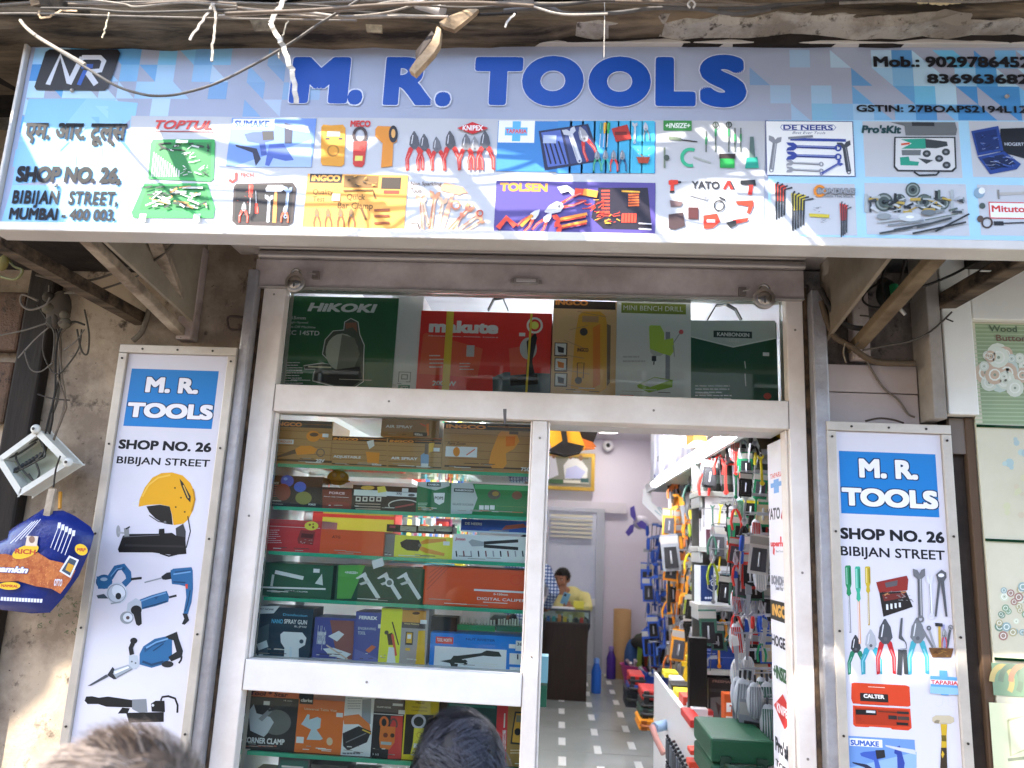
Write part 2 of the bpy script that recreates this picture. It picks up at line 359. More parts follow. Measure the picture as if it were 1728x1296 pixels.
shopblock(-9.5, -1.6, OPP, 4.9, '#d0bfa5', '#c7822e', 'ochre building across the lane with an orange fascia, facing the shop')
shopblock(-1.55, 7.4, OPP, 4.6, '#d6d0c6', '#8c3b35', 'pale building across the lane with a red fascia, facing the shop')

# ------------------------------------------------------------------ old roof edge above the sign
SY = -.7
def cpath(f, pts, Y, n=6, wob=0):
    P = [at(*f(x, y), Y if not isinstance(Y, (list, tuple)) else Y[i]) for i, (x, y) in enumerate(pts)]
    out = []
    for i in range(len(P)-1):
        p0, p1, p2, p3 = P[max(i-1, 0)], P[i], P[i+1], P[min(i+2, len(P)-1)]
        for j in range(n):
            t = j/n; out.append(.5*((2*p1)+(p2-p0)*t+(2*p0-5*p1+4*p2-p3)*t*t+(3*p1-p0-3*p2+p3)*t**3)+Vector((rnd.uniform(-wob, wob), rnd.uniform(-wob, wob), rnd.uniform(-wob, wob))))
    return out+[P[-1]]
def rough_beam(g, x0, x1, y0, y1, zt, zb, m, n=44, amp=.012, seed=1):
    r = random.Random(seed); prof = [(y0, 0), (y0-.012, .35), (y0-.006, .7), (y0+.02, 1), (y1, 1), (y1, 0)]; vs = []; fs = []; k = len(prof)
    for i in range(n+1):
        x = x0+(x1-x0)*i/n; a, b = zb(x), zt(x)
        for (y, t) in prof: vs.append((x, y+r.uniform(-amp, amp)*.8, a+(b-a)*t+r.uniform(-amp, amp)*.7))
    for i in range(n):
        for j in range(k): fs.append((i*k+j, (i+1)*k+j, (i+1)*k+(j+1) % k, i*k+(j+1) % k))
    return g.add(vs, fs, m)
zt = at(864, 34, -.8).z; zb = at(864, 72, SY).z
rb = mat('#8a7862', .9, noise=.95, scale=5, bump=1.0, dark='#17120e', coord='World', stretch=(.3, 2, 5))
e = empty('roof_edge_beam', (0, -.7, zb), 'weathered timber roof edge running above the big shop sign', 'beam')
g = G(); rough_beam(g, -2.6, 2.6, -.80, -.45, lambda x: zt+.012*math.sin(x*2.1)+.01*x, lambda x: zb+.055, rb); g.obj('front_board', e)
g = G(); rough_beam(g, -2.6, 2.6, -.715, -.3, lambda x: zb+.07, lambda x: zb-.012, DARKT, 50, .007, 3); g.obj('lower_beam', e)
# crust of mortar on top of the roof edge, sunlit
crust = plaster('pale_crust', '#b5aca0', '#8f8477', '#4d443b', 6, 1.0)
g = G(); rough_beam(g, -2.6, 2.6, -.78, -.2, lambda x: zt+.05+.012*math.sin(x*3), lambda x: zt+.008, crust, 90, .013, 5)
tag(g.obj('roof_edge_crust'), 'crumbling pale mortar lying along the top of the timber roof edge', 'ledge')
# roof sheets above (out of the frame); jutting pair added to shade the sign's ends
def sheet(x0, x1, y0, y1, z, label, seed, edge=None):
    r = random.Random(seed); g = G(); n = 40; vs = []; fs = []
    for i in range(n+1):
        x = x0+(x1-x0)*i/n; w = .016*math.sin(x*90); yy = y0+(edge(x) if edge else 0)+r.uniform(-.008, .008)
        vs += [(x, yy, z+w-.02), (x, y1, z+w+.25), (x, y1, z+w+.257), (x, yy, z+w-.013)]
    for i in range(n):
        for j in range(4): fs.append((i*4+j, (i+1)*4+j, (i+1)*4+(j+1) % 4, i*4+(j+1) % 4))
    g.add(vs, fs, mat('#7d766e', .8, noise=.6, scale=4, dark='#4a3b30', coord='World'))
    tag(g.obj('roof_sheet'), label, 'roofing')
zs = zt+.12
sheet(-4.2, 2.8, -.92, .3, zs, 'corrugated roof sheet over the timber roof edge, sheltering the middle of the sign', 2, lambda x: .02*math.sin(x*5))
sheet(-4.2, -2.02, -1.26, -.7, zs+.02, 'added unseen corrugated roof sheet shading the left end of the sign', 4, lambda x: .05*math.sin(x*9))
sheet(-.02, 2.8, -1.55, -.7, zs+.02, 'added unseen corrugated roof sheet shading the right end of the sign', 6, lambda x: -.25*max(0, min(1, (x+.02)/.5)) + .2)
g = G(); n = 24; vs = []; fs = []  # made-up cloth out of view, hung to keep sun off the lower shopfront
for i in range(n+1):
    x = -5.85+3.05*i/n; w = .04*math.sin(i*.9)
    for z in (4.3, 5.0, 5.7, 6.40): vs.append((x, -3+w*(6.6-z)*.4, z+.05*math.sin(i*.26)))
for i in range(n):
    for j in range(3): fs.append((i*4+j, (i+1)*4+j, (i+1)*4+j+1, i*4+j+1))
g.add(vs, fs, mat('#d8cbb2', .8)); o = tag(g.obj('shade_cloth'), 'added unseen cream cloth above the lane, shading the lower shopfront', 'shade cloth'); sd = o.modifiers.new('cloth', 'SOLIDIFY'); sd.thickness = .004
# facade block above and behind the sheets
tag(G().box((-4.5, -.1, 3.85), (4.5, .3, 8.5), PL2).obj('upper_storey'), 'stained upper storey wall above the roof sheets', 'wall')

# ------------------------------------------------------------------ THE SIGN
sx0, sx1 = at(46, 200, SY).x-.0, 1.47; sx0 = (at(48,70,SY).x+at(1,390,SY).x)/2
sz1, sz0 = at(860, 72, SY).z, at(860, 408, SY).z
sign = empty('shop_sign', ((sx0+sx1)/2, SY, sz0), 'long white and blue shop sign board reading M. R. TOOLS over the shopfront', 'sign')
LT = mat('#a6adc2', .4, spec=.25, noise=.15, scale=4, dark='#8d94a8', bump=.06, coord='World')
g = G().box((sx0, SY, sz0+.028), (sx1, SY+.05, sz1-.012), LT)
A = Art(g, ID, (0, SY, 0)); rb2 = random.Random(9)
def skin(h, r=.3): return mat(h, r)
base = A.uv(864, 190)[1]; ztop = sz1-.014
# blue patchwork of squares and triangles
cw = .0535
nx = int((sx1-sx0)/cw)+1
for i in range(nx):
    for j in range(7):
        u0 = sx0+.012+i*cw*1.0; v1 = ztop-.006-j*cw
        u1, v0 = min(u0+cw, sx1-.004), v1-cw; xc = (u0+u1)/2
        left = max(0, 1-(xc-sx0)/.95); right = max(0, min(1, (xc-.36)/.75)); s_ = max(left, right)
        if u1 <= u0 or v0 < sz0+.03: continue
        if j > 4 and xc > sx0+.42 : continue
        if j > 4 and xc > -1.2: continue
        if rb2.random() > s_*1.5: continue
        c = rb2.choice(['#79b8e6', '#5ba3dc', '#9ccbed', '#6fc0e8', '#b6d9f0', '#4d92d0'])
        c = grad('#a6adc2', c, min(1, .25+.85*s_)); k = rb2.random()
        if k < .4: A.uvpoly(skin(c), [(u0, v0), (u1, v0), (u1, v1), (u0, v1)])
        elif k < .7: A.uvpoly(skin(c), [(u0, v1), (u1, v0), (u1, v1)])
        else: A.uvpoly(skin(c), [(u0, v0), (u1, v0), (u0, v1)])
        A.k = 1 + (i+j) % 3
A.k = 5
lb = ['#86bfe4', '#93c8e6', '#7fb8e2', '#9fd0e6']
A.f = S1
for i, q in enumerate([[(140,480),(420,480),(250,690),(90,690)], [(420,480),(670,500),(660,560),(500,690),(250,690)], [(90,690),(400,690),(360,860),(60,900)], [(400,690),(670,690),(650,900),(360,860)], [(60,900),(640,900),(630,1085),(5,1085)]]):
    A.poly(skin(lb[i % 4]), q)
for i in range(14):
    x = rb2.uniform(60, 560); y = rb2.uniform(480, 1000); w = rb2.uniform(40, 95); 
    A.poly(skin(rb2.choice(lb+['#74b2de', '#a9d6ea'])), [(x, y), (x+w, y), (x+w*rb2.choice((0, 1)), y+w)])
A.f = ID
A.poly(skin('#babbbf'), [(222, 196), (1292, 205), (1288, 397), (214, 391)])
A.poly(skin('#a5d2ee'), [(1296, 203), (1760, 204), (1760, 408), (1296, 400)])
for q in ((1455, 205, 1624, 301), (1634, 205, 1790, 301), (1300, 309, 1446, 398), (1458, 309, 1636, 399), (1648, 312, 1800, 400)): A.rect(skin('#c0c2c8'), *q)
g.obj('sign_face', sign)
fm = mat('#cfc8c0', .4, .2, noise=.3, scale=5, dark='#a59c92', coord='World')
g = G(); g.box((sx0-.012, SY-.018, sz0-.002), (sx1+.012, SY+.06, sz0+.024), fm).box((sx0-.012, SY-.018, sz1-.012), (sx1+.012, SY+.06, sz1+.004), fm)
g.box((sx0-.012, SY-.016, sz0+.026), (sx0-.002, SY+.06, sz1-.014), fm).box((sx1+.002, SY-.016, sz0+.026), (sx1+.012, SY+.06, sz1-.014), fm)
g.obj('sign_frame', sign, bevel=.003)
for x, y in ((122, 153), (1699, 163), (95, 313)): p = at(x, y, SY-.004); G().lathe(p, [(.006, 0), (.006, .003), (.003, .006)], ALU, 10, (0, -1, 0)).obj('screw', sign)
INK, NAVY, RED = mat('#1e1e23', .6, spec=.2), mat('#1f4fa8', .4, spec=.25), mat('#c8342c', .35)
def part(name, f, fn, k0=50):
    g = G(); A = Art(g, f, (0, SY, 0)); A.k = k0; fn(A); g.obj(name, sign)
# logo
def f_logo(A):
    A.poly(mat('#2b2b30', .3), [(225, 255), (245, 243), (575, 243), (588, 262), (530, 425), (512, 442), (180, 440), (170, 425)])
    w = '#cfd3dd'
    A.line(w, 24, [(236, 414), (297, 272), (338, 402)]); A.line(w, 26, [(338, 412), (403, 280)]); A.line(w, 24, [(400, 282), (490, 282), (508, 300), (492, 345), (430, 352)]); A.line(w, 26, [(425, 350), (470, 414)])
    A.line('#3a5aa5', 22, [(400, 325), (455, 325)]); A.line('#3a62b5', 20, [(418, 345), (386, 416)])
part('logo', S1, f_logo)
def f_title(A):
    for s, x0, x1, y0, y1 in (('M', 496, 586, 97, 176), ('.', 588, 611, 152, 178), ('R', 653, 728, 97, 179), ('.', 735, 760, 156, 181), ('T', 803, 880, 97, 179), ('O', 883, 984, 95, 181), ('O', 994, 1098, 96, 182), ('L', 1106, 1174, 97, 181), ('S', 1180, 1260, 93, 183)):
        A.k = 50; A.text(NAVY, s, x0, y0, x1, y1, {'.': .01, 'R': .05, 'S': .075}.get(s, .085), out=mat('#d3d8e6', .3), outw=.012)
part('lettering', ID, f_title)
def f_addr(A):
    A.text(INK, 'एम. आर. टूल्स', 132, 598, 605, 715, .04); A.text(INK, 'SHOP NO. 26,', 92, 808, 585, 905, .055); A.text(INK, 'BIBIJAN  STREET,', 72, 925, 572, 1000, .035, spacing=1.12); A.text(INK, 'MUMBAI - 400 003.', 55, 1010, 562, 1078, .04)
part('lettering', S1, f_addr)
def slab(A, c, body, x0, y0, x1, y1, bold):
    A.text(c, body, x0, y0, x1, y1, bold)
def f_tel(A):
    slab(A, INK, 'Mob.: 9029786452', 992, 276, 1760, 332, .04); slab(A, INK, '8369636821', 1252, 362, 1790, 412, .04); slab(A, INK, 'GSTIN: 27BOAPS2194L1Z5', 910, 512, 1790, 553, .03)
part('lettering', S3, f_tel)
OR, GR, YL, DK, SV, BL = '#d8552c', '#2f9a4c', '#d9a626', '#2a2a2e', '#9a9a9e', '#3d63b4'
def tile(name, f, fn): part('product_picture', f, fn, 50)
def t1(A):
    A.text(RED, 'TOPTUL', 760, 586, 1030, 632, .03, .3); A.rect('#a33', 755, 638, 1040, 645)
    A.poly(GR, [(748, 680), (1045, 680), (1048, 700), (1040, 872), (1025, 885), (722, 872), (735, 700)]); A.poly('#257d3e', [(762, 695), (1030, 695), (1025, 868), (735, 858)]); A.poly(GR, [(705, 893), (1010, 893), (1047, 1010), (1040, 1062), (650, 1060), (642, 1035)]); A.poly('#257d3e', [(720, 905), (1000, 905), (1030, 1025), (680, 1022)])
    for i in range(12): A.line('#c9ccc8', 6, [(752+i*11, 742+i*8), (740+i*12, 862)])
    a_bits(A, 770, 700, 1020, 735, 18, ['#1c2a20', '#c9ccc8', '#17301f']); a_bits(A, 880, 745, 1015, 860, 22, ['#c9ccc8', '#20352a', '#e3e6e0']); a_bits(A, 700, 910, 1010, 1015, 40, ['#c9ccc8', '#20352a', '#b97f45', '#e3e6e0'])
    for x in (700, 962): A.rect('#c9ccc8', x-12, 1045, x+14, 1085)
    A.rect('#eef0ee', 862, 688, 920, 702)
tile('', S1, t1)
def t2(A, f=None):
    A.rect('#6d8fd0', 1130, 575, 1515, 815); A.poly('#9db5e0', [(1130, 815), (1515, 680), (1515, 815)]); A.rect('#eef0f2', 1137, 580, 1332, 632); A.text(BL, 'SUMAKE', 1145, 588, 1308, 622, .04)
    A.poly('#3f56a0', [(1190, 655), (1230, 645), (1330, 642), (1332, 685), (1290, 695), (1300, 755), (1272, 760), (1262, 700), (1205, 690)]); A.poly(DK, [(1275, 640), (1332, 640), (1334, 682), (1280, 686)])
    A.poly('#2c2f45', [(1145, 705), (1250, 725), (1270, 775), (1245, 810), (1230, 745), (1150, 715)]); A.poly('#4a63b0', [(1310, 705), (1380, 700), (1430, 780), (1390, 785), (1330, 770), (1310, 810), (1290, 805)]); A.poly('#30324a', [(1385, 600), (1425, 610), (1420, 700), (1385, 700)]); A.poly('#c2c8d8', [(1335, 608), (1500, 615), (1508, 650), (1420, 635)])
tile('', S1, t2)
def t3(A):
    A.text(RED, 'MECO', 93, 588, 188, 620, .05)
    A.poly('#d8962c', [(0, 612), (55, 608), (68, 625), (62, 800), (48, 812), (-45, 806), (-52, 790), (-50, 620), (-40, 608)]); A.rect('#dcd6c4', -20, 640, 40, 665); A.ring('#a5701f', 8, 735, 26, 8, 16); A.rect('#3f3a33', -28, 672, -10, 682); A.rect('#3f3a33', 35, 672, 52, 682)
    A.ring('#4a3c3c', 138, 660, 30, 15, 16, 36); A.poly('#c0392f', [(105, 690), (172, 690), (160, 800), (148, 815), (112, 812), (104, 800)]); A.rect('#d9d26a', 115, 760, 150, 785); A.ell('#8f2a24', 147, 722, 12)
    A.poly('#d98a2c', [(212, 630), (225, 615), (300, 618), (320, 640), (318, 690), (300, 700), (295, 810), (240, 818), (248, 700), (212, 665)]); A.ell(DK, 300, 655, 22, 42); A.ell('#d9a35c', 300, 652, 10, 22)
tile('', S2, t3)
def t4(A):
    for i, x in enumerate((405, 455, 520, 585, 655, 700, 748)):
        a_pliers(A, (x, 832), (x-4+rnd.uniform(-8, 8), 640+(i % 3)*14), '#c8352d', rnd.choice(['#6b6b70', '#8b8b8f', '#55555a']), .2)
    A.poly('#c8282a', [(610, 628), (685, 598), (762, 628), (685, 657)]); A.text('#eef0ee', 'KNIPEX', 638, 614, 735, 640, .03)
tile('', S2, t4)
def t5(A):
    A.rect('#3f7fc0', 810, 590, 1570, 845)
    for i in range(8): A.k = 52; A.rect(grad('#3f7fc0', '#49b6d6', (i+1)/8), 1100+i*58, 590, 1100+(i+1)*58+2, 845)
    A.k = 54; A.rect('#eef0ee', 813, 588, 983, 697); A.rect('#5fb0e0', 880, 592, 915, 690); A.rect('#5fb0e0', 843, 622, 950, 662); A.text('#e2514a', 'TAPARIA', 846, 630, 947, 652, .03)
    A.poly('#2b2e48', [(1005, 640), (1245, 605), (1310, 785), (1035, 832)]); A.poly('#5468b0', [(1018, 648), (1110, 635), (1150, 800), (1050, 815)]); A.poly('#38416e', [(1125, 632), (1235, 615), (1290, 780), (1160, 800)])
    for i in range(4): A.line('#1d1f33', 8, [(1035+i*22, 690), (1065+i*24, 800)])
    A.rect('#aab6d0', 1028, 660, 1090, 700); a_wrench(A, (1205, 790), (1150, 625), '#b9bcc6', .07); a_pliers(A, (1268, 780), (1205, 620), '#c8352d', '#9a9aa2', .16)
    for i, c in enumerate(('#2f8f9a', '#d9a626', '#2f9a4c')): a_driver(A, (1310+i*18, 600), (1300+i*18, 720), c, '#b9bcc6', .06)
    A.poly('#a8342c', [(1358, 630), (1435, 610), (1455, 680), (1380, 695)]); A.rect('#6d2a26', 1375, 645, 1432, 662)
    a_wrench(A, (1470, 700), (1472, 600), '#b9bcc6', .05); a_pliers(A, (1530, 690), (1522, 600), '#55606a', '#b9bcc6', .14)
    for x, c in ((1370, '#c8352d'), (1412, '#1f3f66'), (1330, '#2fa39a'), (1290, '#2f8f6a')): a_pliers(A, (x, 840), (x-2, 735), c, '#7e848c', .17)
    A.poly('#a5452c', [(1478, 770), (1545, 770), (1535, 800), (1490, 800)]); a_bits(A, 1475, 720, 1545, 770, 10, ['#c8352d', '#e8e8e8', '#d9a626', '#333'])
tile('', S2, t5)
def t6(A):
    A.rect('#3c8a45', -25, 588, 112, 638); A.text('#e6efe6', '+INSIZE+', -15, 600, 105, 626, .03, .2)
    A.line('#77836f', 18, [(0, 672), (60, 680)]); A.line(DK, 6, [(60, 682), (140, 692)]); A.ring('#3fae86', 105, 768, 40, 18, 16, a0=70, a1=300); A.line('#a3a8a3', 10, [(120, 765), (205, 795)])
    for x, h in ((182, 640), (228, 600), (292, 600), (322, 625), (350, 625)):
        A.line('#555f58', 6, [(x, h), (x, 742)]); A.line('#3c8a5a', 10, [(x, h+30), (x, h+65)])
    for x in (228, 292): A.ring('#444d48', x, 610, 13, 5)
    A.rect('#2f9a4c', 248, 755, 320, 820); A.rect('#38302e', 245, 750, 324, 775); A.poly('#2f9a86', [(378, 770), (430, 765), (438, 820), (370, 822)]); A.poly('#5a6f6c', [(395, 668), (412, 668), (420, 770), (390, 770)])
    A.line('#77836f', 9, [(-20, 720), (-20, 820)]); A.ell('#4d5750', -10, 770, 14)
tile('', S3, t6)
def t7(A):
    A.rect('#59618a', 468, 588, 908, 862); A.rect('#eef0f3', 473, 592, 903, 858)
    A.line('#7f86ad', 4, [(550, 610), (800, 610), (812, 622), (800, 636), (555, 636), (543, 622), (550, 610)]); A.text('#31418c', 'DE NEERS', 556, 610, 798, 636, .03); A.text('#5a6080', 'Best Ever Tools', 600, 641, 762, 655, .0, .35)
    a_wrench(A, (498, 835), (520, 665), '#8e9097', .07); a_wrench(A, (875, 845), (850, 690), '#4a4d55', .08); A.line('#3a4a9a', 15, [(590, 680), (860, 686)]); A.line('#85888f', 13, [(580, 675), (700, 666)])
    for y, c in ((718, '#3a4a9a'), (762, '#3a4a9a'), (797, '#9a9ca3'), (830, '#9a9ca3')): a_wrench(A, (830 if c[1] == '3' else 745, y+5), (570, y-4), c, .03)
    a_wrench(A, (738, 850), (840, 790), '#4b59a8', .05)
tile('', S3, t7)
def t8(A):
    A.text(mat('#26484c', .4), "Pro'sKit", 935, 610, 1130, 652, .045, .15)
    A.poly('#6d7072', [(1075, 597), (1390, 597), (1400, 630), (1395, 660), (1150, 660), (1145, 615)]); A.rect('#333538', 1180, 596, 1290, 616)
    A.poly('#2d3033', [(1095, 668), (1392, 668), (1398, 820), (1380, 838), (1110, 835), (1092, 815)]); A.poly('#d5d6d8', [(1102, 674), (1384, 674), (1390, 815), (1372, 830), (1116, 828), (1100, 810)])
    A.line('#2d3033', 10, [(1190, 838), (1215, 855), (1300, 852), (1312, 838)])
    A.poly('#2f9a82', [(1125, 680), (1245, 676), (1275, 690), (1245, 726), (1130, 726), (1180, 700)]); A.line('#d4522f', 10, [(1128, 705), (1170, 700)]); A.poly('#3c4043', [(1245, 678), (1350, 692), (1355, 712), (1300, 724), (1248, 722)]); A.poly('#6f7578', [(1130, 732), (1225, 732), (1222, 758), (1132, 758)]); A.poly('#2f9a82', [(1122, 768), (1165, 764), (1170, 785), (1215, 790), (1210, 808), (1125, 806)]); A.poly('#3c4043', [(1210, 772), (1285, 782), (1250, 800)])
    for x, y in ((1252, 750), (1345, 742), (1312, 774), (1348, 806)): A.ell('#3c4043', x, y, 20, 17); A.ell('#85898c', x, y, 8, 6)
tile('', S3, t8)
def t9(A):
    A.poly('#1b1c22', [(1610, 628), (1790, 622), (1790, 790), (1610, 740)]); A.text('#bfc6d4', 'HOGERT', 1630, 695, 1725, 712, .02); A.poly('#26428c', [(1468, 640), (1600, 615), (1625, 735), (1500, 760)]); A.poly('#1a2d66', [(1482, 650), (1590, 630), (1608, 725), (1505, 745)])
    A.poly('#26428c', [(1500, 765), (1628, 738), (1710, 800), (1690, 825), (1560, 850)]); A.poly('#162450', [(1520, 775), (1622, 752), (1685, 800), (1565, 830)]); a_bits(A, 1500, 655, 1600, 735, 20, ['#4c68b4', '#0e1a40', '#8a98c0']); a_bits(A, 1530, 765, 1670, 820, 24, ['#aab6d4', '#4c68b4', '#0e1a40'])
tile('', S3, t9)
def t10(A):
    A.line('#d2322c', 14, [(1150, 840), (1148, 875), (1132, 886), (1115, 876)]); A.text('#d2322c', 'TECH.', 1168, 842, 1240, 862, .03); A.text('#555', 'TOOL', 1168, 866, 1218, 879, .0)
    A.poly('#3a302e', [(1150, 895), (1425, 890), (1442, 915), (1425, 1085), (1400, 1100), (1150, 1095), (1130, 1075), (1138, 910)]); A.poly('#1f1a1a', [(1158, 905), (1415, 900), (1428, 920), (1412, 1078), (1155, 1080), (1142, 1070), (1150, 915)])
    a_driver(A, (1222, 900), (1215, 1040), '#d8402c', '#b9b9b9', .08); a_driver(A, (1250, 1040), (1245, 930), '#d8402c', '#b9b9b9', .08); a_hammer(A, (1335, 1085), (1345, 905), '#d99048', '#d5d5d5'); a_wrench(A, (1305, 1080), (1312, 950), '#b5b8bb', .06); a_wrench(A, (1390, 1060), (1405, 910), '#8195b4', .05)
    a_pliers(A, (1185, 1085), (1190, 985), '#d8402c', '#8a8a8a', .2); a_pliers(A, (1385, 1085), (1390, 1000), '#d8552c', '#8a8a8a', .2); a_bits(A, 1150, 920, 1210, 1060, 14, ['#b9b9b9', '#d8402c', '#555'])
tile('', S1, t10)
def t11(A):
    f = A.f; A.f = ID
    A.rect('#dfa04a', 520, 294, 682, 389); A.rect('#2c261e', 524, 294, 577, 310); A.text('#e0a04a', 'iNGCO', 527, 296, 574, 307, .05); t = mat('#6b4a22', .5)
    A.text(t, 'Quality', 529, 320, 562, 332, .01); A.text(t, 'Test', 529, 332, 548, 341, .01); A.text(t, 'Quick', 586, 328, 616, 340, .012); A.text(t, 'Bar Clamp', 571, 342, 629, 357, .012)
    A.rect('#7b5a2c', 582, 297, 638, 318); A.rect('#3d3226', 645, 300, 676, 320); A.rect('#b5402c', 648, 322, 674, 328)
    for x in (536, 555, 576, 594): a_pliers(A, (x, 386), (x-1, 352), '#7c5130', '#8a6a40', .16)
    A.line(t, 3, [(580, 323), (630, 322), (634, 336)]); A.line(t, 4, [(610, 352), (618, 372)])
    for y in (356, 366, 378): A.line('#8c4a26', 4, [(632, y), (658, y-1)])
    A.rect('#efe6d6', 562, 328, 574, 340); a_bits(A, 583, 298, 636, 316, 14, ['#dfa04a', '#3d3226', '#a37a3c'], .15)
tile('', S1, t11)
def t12(A):
    A.text('#5b4a40', 'Non Sparkling', 385, 885, 533, 910, .012); A.text('#5b4a40', 'Tools', 383, 916, 437, 940, .012)
    cs = ['#e0a98a', '#d99a74', '#e8bf9c', '#d6876a']
    a_hammer(A, (530, 1130), (600, 905), cs[0], cs[1])
    for i, (p, q) in enumerate([((445, 1132), (432, 945)), ((478, 1132), (505, 930)), ((512, 1132), (545, 960)), ((560, 1132), (680, 1000)), ((600, 1132), (725, 1040)), ((640, 1132), (740, 1070)), ((470, 1100), (440, 960)), ((590, 1130), (640, 1040))]): a_wrench(A, p, q, cs[i % 4], .05)
    A.ring(cs[3], 603, 1000, 20, 9); A.ring(cs[1], 678, 1010, 14, 7); A.ring('#b5503c', 720, 1040, 14, 7); A.line('#5b4a40', 7, [(385, 1088), (420, 1088), (430, 1130)])
tile('', S2, t12)
def t13(A):
    A.rect('#554a8c', 800, 880, 1570, 1138); A.text('#e0963c', 'TOLSEN', 818, 890, 1048, 935, .05)
    A.poly('#2a2530', [(1295, 915), (1535, 915), (1555, 1120), (1320, 1115), (1260, 1060)])
    for i in range(8): A.line('#dc4a34', 9, [(1310, 930+i*17), (1350, 930+i*17)])
    for i in range(5): A.line('#dc6a34', 9, [(1440, 950+i*13), (1492, 948+i*13)])
    A.line('#e0a83c', 9, [(1408, 932), (1496, 936)])
    for i in range(5): A.line('#dc4a34', 12, [(1415+i*15, 1040), (1412+i*15, 1085)])
    a_bits(A, 1170, 975, 1320, 1040, 20, ['#dc4a34', '#e0a83c', '#b5302c']); a_bits(A, 1260, 1030, 1400, 1090, 22, ['#dc4a34', '#b5302c', '#e0a83c'])
    A.poly('#d8d4dc', [(1095, 915), (1140, 905), (1190, 935), (1175, 965), (1150, 935), (1115, 945)]); A.line('#dc4a34', 34, [(1180, 935), (1225, 940)]); A.line('#e0963c', 36, [(1222, 938), (1290, 950)])
    a_pliers(A, (1230, 960), (1035, 1035), '#dc4a34', '#c9c6d0', .1); a_pliers(A, (915, 1120), (1010, 1025), '#dc4a34', '#d5d2da', .17); a_pliers(A, (990, 1135), (1068, 1040), '#dc4a34', '#d5d2da', .17)
    A.line('#e0963c', 16, [(920, 1105), (975, 1050)]); a_wrench(A, (1240, 1050), (1075, 1080), '#dc4a34', .07, False); A.line('#e0963c', 14, [(1110, 1072), (1240, 1045)]); a_wrench(A, (1245, 1085), (1085, 1115), '#dc4a34', .06, False); A.line('#e0963c', 12, [(1120, 1105), (1240, 1080)])
    A.line('#dc4a34', 26, [(808, 1115), (850, 1065), (892, 1105)]); A.line('#d8d4dc', 6, [(1490, 1092), (1552, 1095)]); A.line('#d8d4dc', 6, [(1490, 1118), (1552, 1122)])
tile('', S2, t13)
def t14(A):
    A.text('#35353a', 'YATO', 112, 882, 248, 922, .035); A.poly('#c8342c', [(262, 922), (285, 880), (300, 880), (315, 922), (298, 922), (290, 898), (278, 922)]); A.line('#35353a', 8, [(300, 885), (318, 922)])
    a_drill(A, (0, 890), (92, 886), '#d2402e'); A.poly(DK, [(348, 880), (420, 876), (424, 905), (348, 898)]); A.poly('#c8342c', [(390, 902), (410, 902), (405, 950), (385, 948)])
    A.line('#9a9a9e', 16, [(100, 945), (190, 970)]); A.ring('#3a3a3e', 245, 1002, 24, 7); A.line('#3a3a3e', 9, [(245, 960), (275, 975)]); A.poly('#6f5a5a', [(5, 975), (70, 985), (60, 1005), (10, 1008)])
    A.rect('#55302e', 95, 1010, 145, 1068); A.poly('#d2402e', [(325, 980), (410, 976), (412, 1000), (395, 1040), (378, 1038), (388, 1005), (330, 995)]); A.poly('#d2402e', [(168, 1050), (235, 1040), (250, 1080), (215, 1110), (170, 1115)]); A.rect('#eef0ee', 185, 1070, 225, 1085); A.poly('#4a3a3a', [(0, 1045), (70, 1035), (80, 1100), (30, 1118), (0, 1112)]); A.poly('#d2402e', [(310, 1072), (390, 1060), (380, 1078), (320, 1092)]); A.poly('#333', [(278, 1085), (325, 1072), (330, 1095), (300, 1112)]); A.ring('#8a8a92', 398, 1120, 48, 5, 14, 28, 150, 300)
tile('', S3, t14)
def t15(A):
    for x0, y0, c, n, l, s in ((515, 895, '#d24a3a', 4, 90, 18), (595, 940, '#c9b83c', 5, 100, 18), (830, 990, '#d2403a', 4, 80, 12)):
        A.poly(c, [(x0, y0), (x0+n*s*.8, y0+10), (x0+n*s*.62, y0+85), (x0+4, y0+85)])
        for i in range(n): A.line('#34363a', s*.5, [(x0+i*s*1.25+s, y0-8+i*9), (x0+8+i*s*.75, y0+5+i*8), (x0+8+i*s*.7, y0+85+l-i*7)])
    A.poly('#c9b83c', [(680, 1040), (780, 1045), (778, 1062), (685, 1056)]); a_bits(A, 690, 995, 740, 1035, 8, ['#34363a']); a_bits(A, 730, 1062, 785, 1090, 8, ['#55585c'])
    A.ring('#e08a2c', 732, 932, 24, 13); A.text('#9a9ca2', 'BONDHUS', 720, 918, 905, 948, .04, .15, out='#505258'); A.text('#4a4c52', 'Tools That Work', 752, 950, 895, 964, .01)
tile('', S3, t15)
def t16(A):
    cs = ['#3d4245', '#7f868a', '#a9b0b4', '#26292b', '#5c6a62', '#c2c6c8']
    for x, y, r in ((1045, 985, 45), (1185, 925, 36), (1240, 985, 40), (1330, 990, 32), (1120, 975, 30)): A.ell('#4c5652', x, y, r); A.ring('#88918c', x, y, r*.7, r*.2); A.ell('#1e2123', x, y, r*.25)
    for x in (958, 980, 1100, 1120, 1300, 1312, 1375): A.line(rnd.choice(cs), rnd.uniform(10, 20), [(x, rnd.uniform(920, 960)), (x+rnd.uniform(-4, 4), 1035)])
    a_bits(A, 960, 960, 1430, 1035, 44, cs+['#b59a4a'], .12); A.ell('#8d9498', 1042, 1056, 36, 15); A.ell('#c2c8cc', 1168, 1060, 56, 22); A.ell('#6d7478', 1258, 1038, 38, 14); A.ell('#eceef1', 1168, 1060, 20, 7)
    for p, q in (((1010, 1085), (1120, 1070)), ((1060, 1100), (1235, 1078)), ((1090, 1122), (1270, 1090)), ((1200, 1110), (1370, 1065)), ((1180, 1140), (1440, 1085)), ((1290, 1130), (1455, 1045)), ((1020, 1140), (1180, 1110)), ((1240, 1075), (1400, 1045))): A.line(rnd.choice(cs), rnd.uniform(6, 12), [p, q])
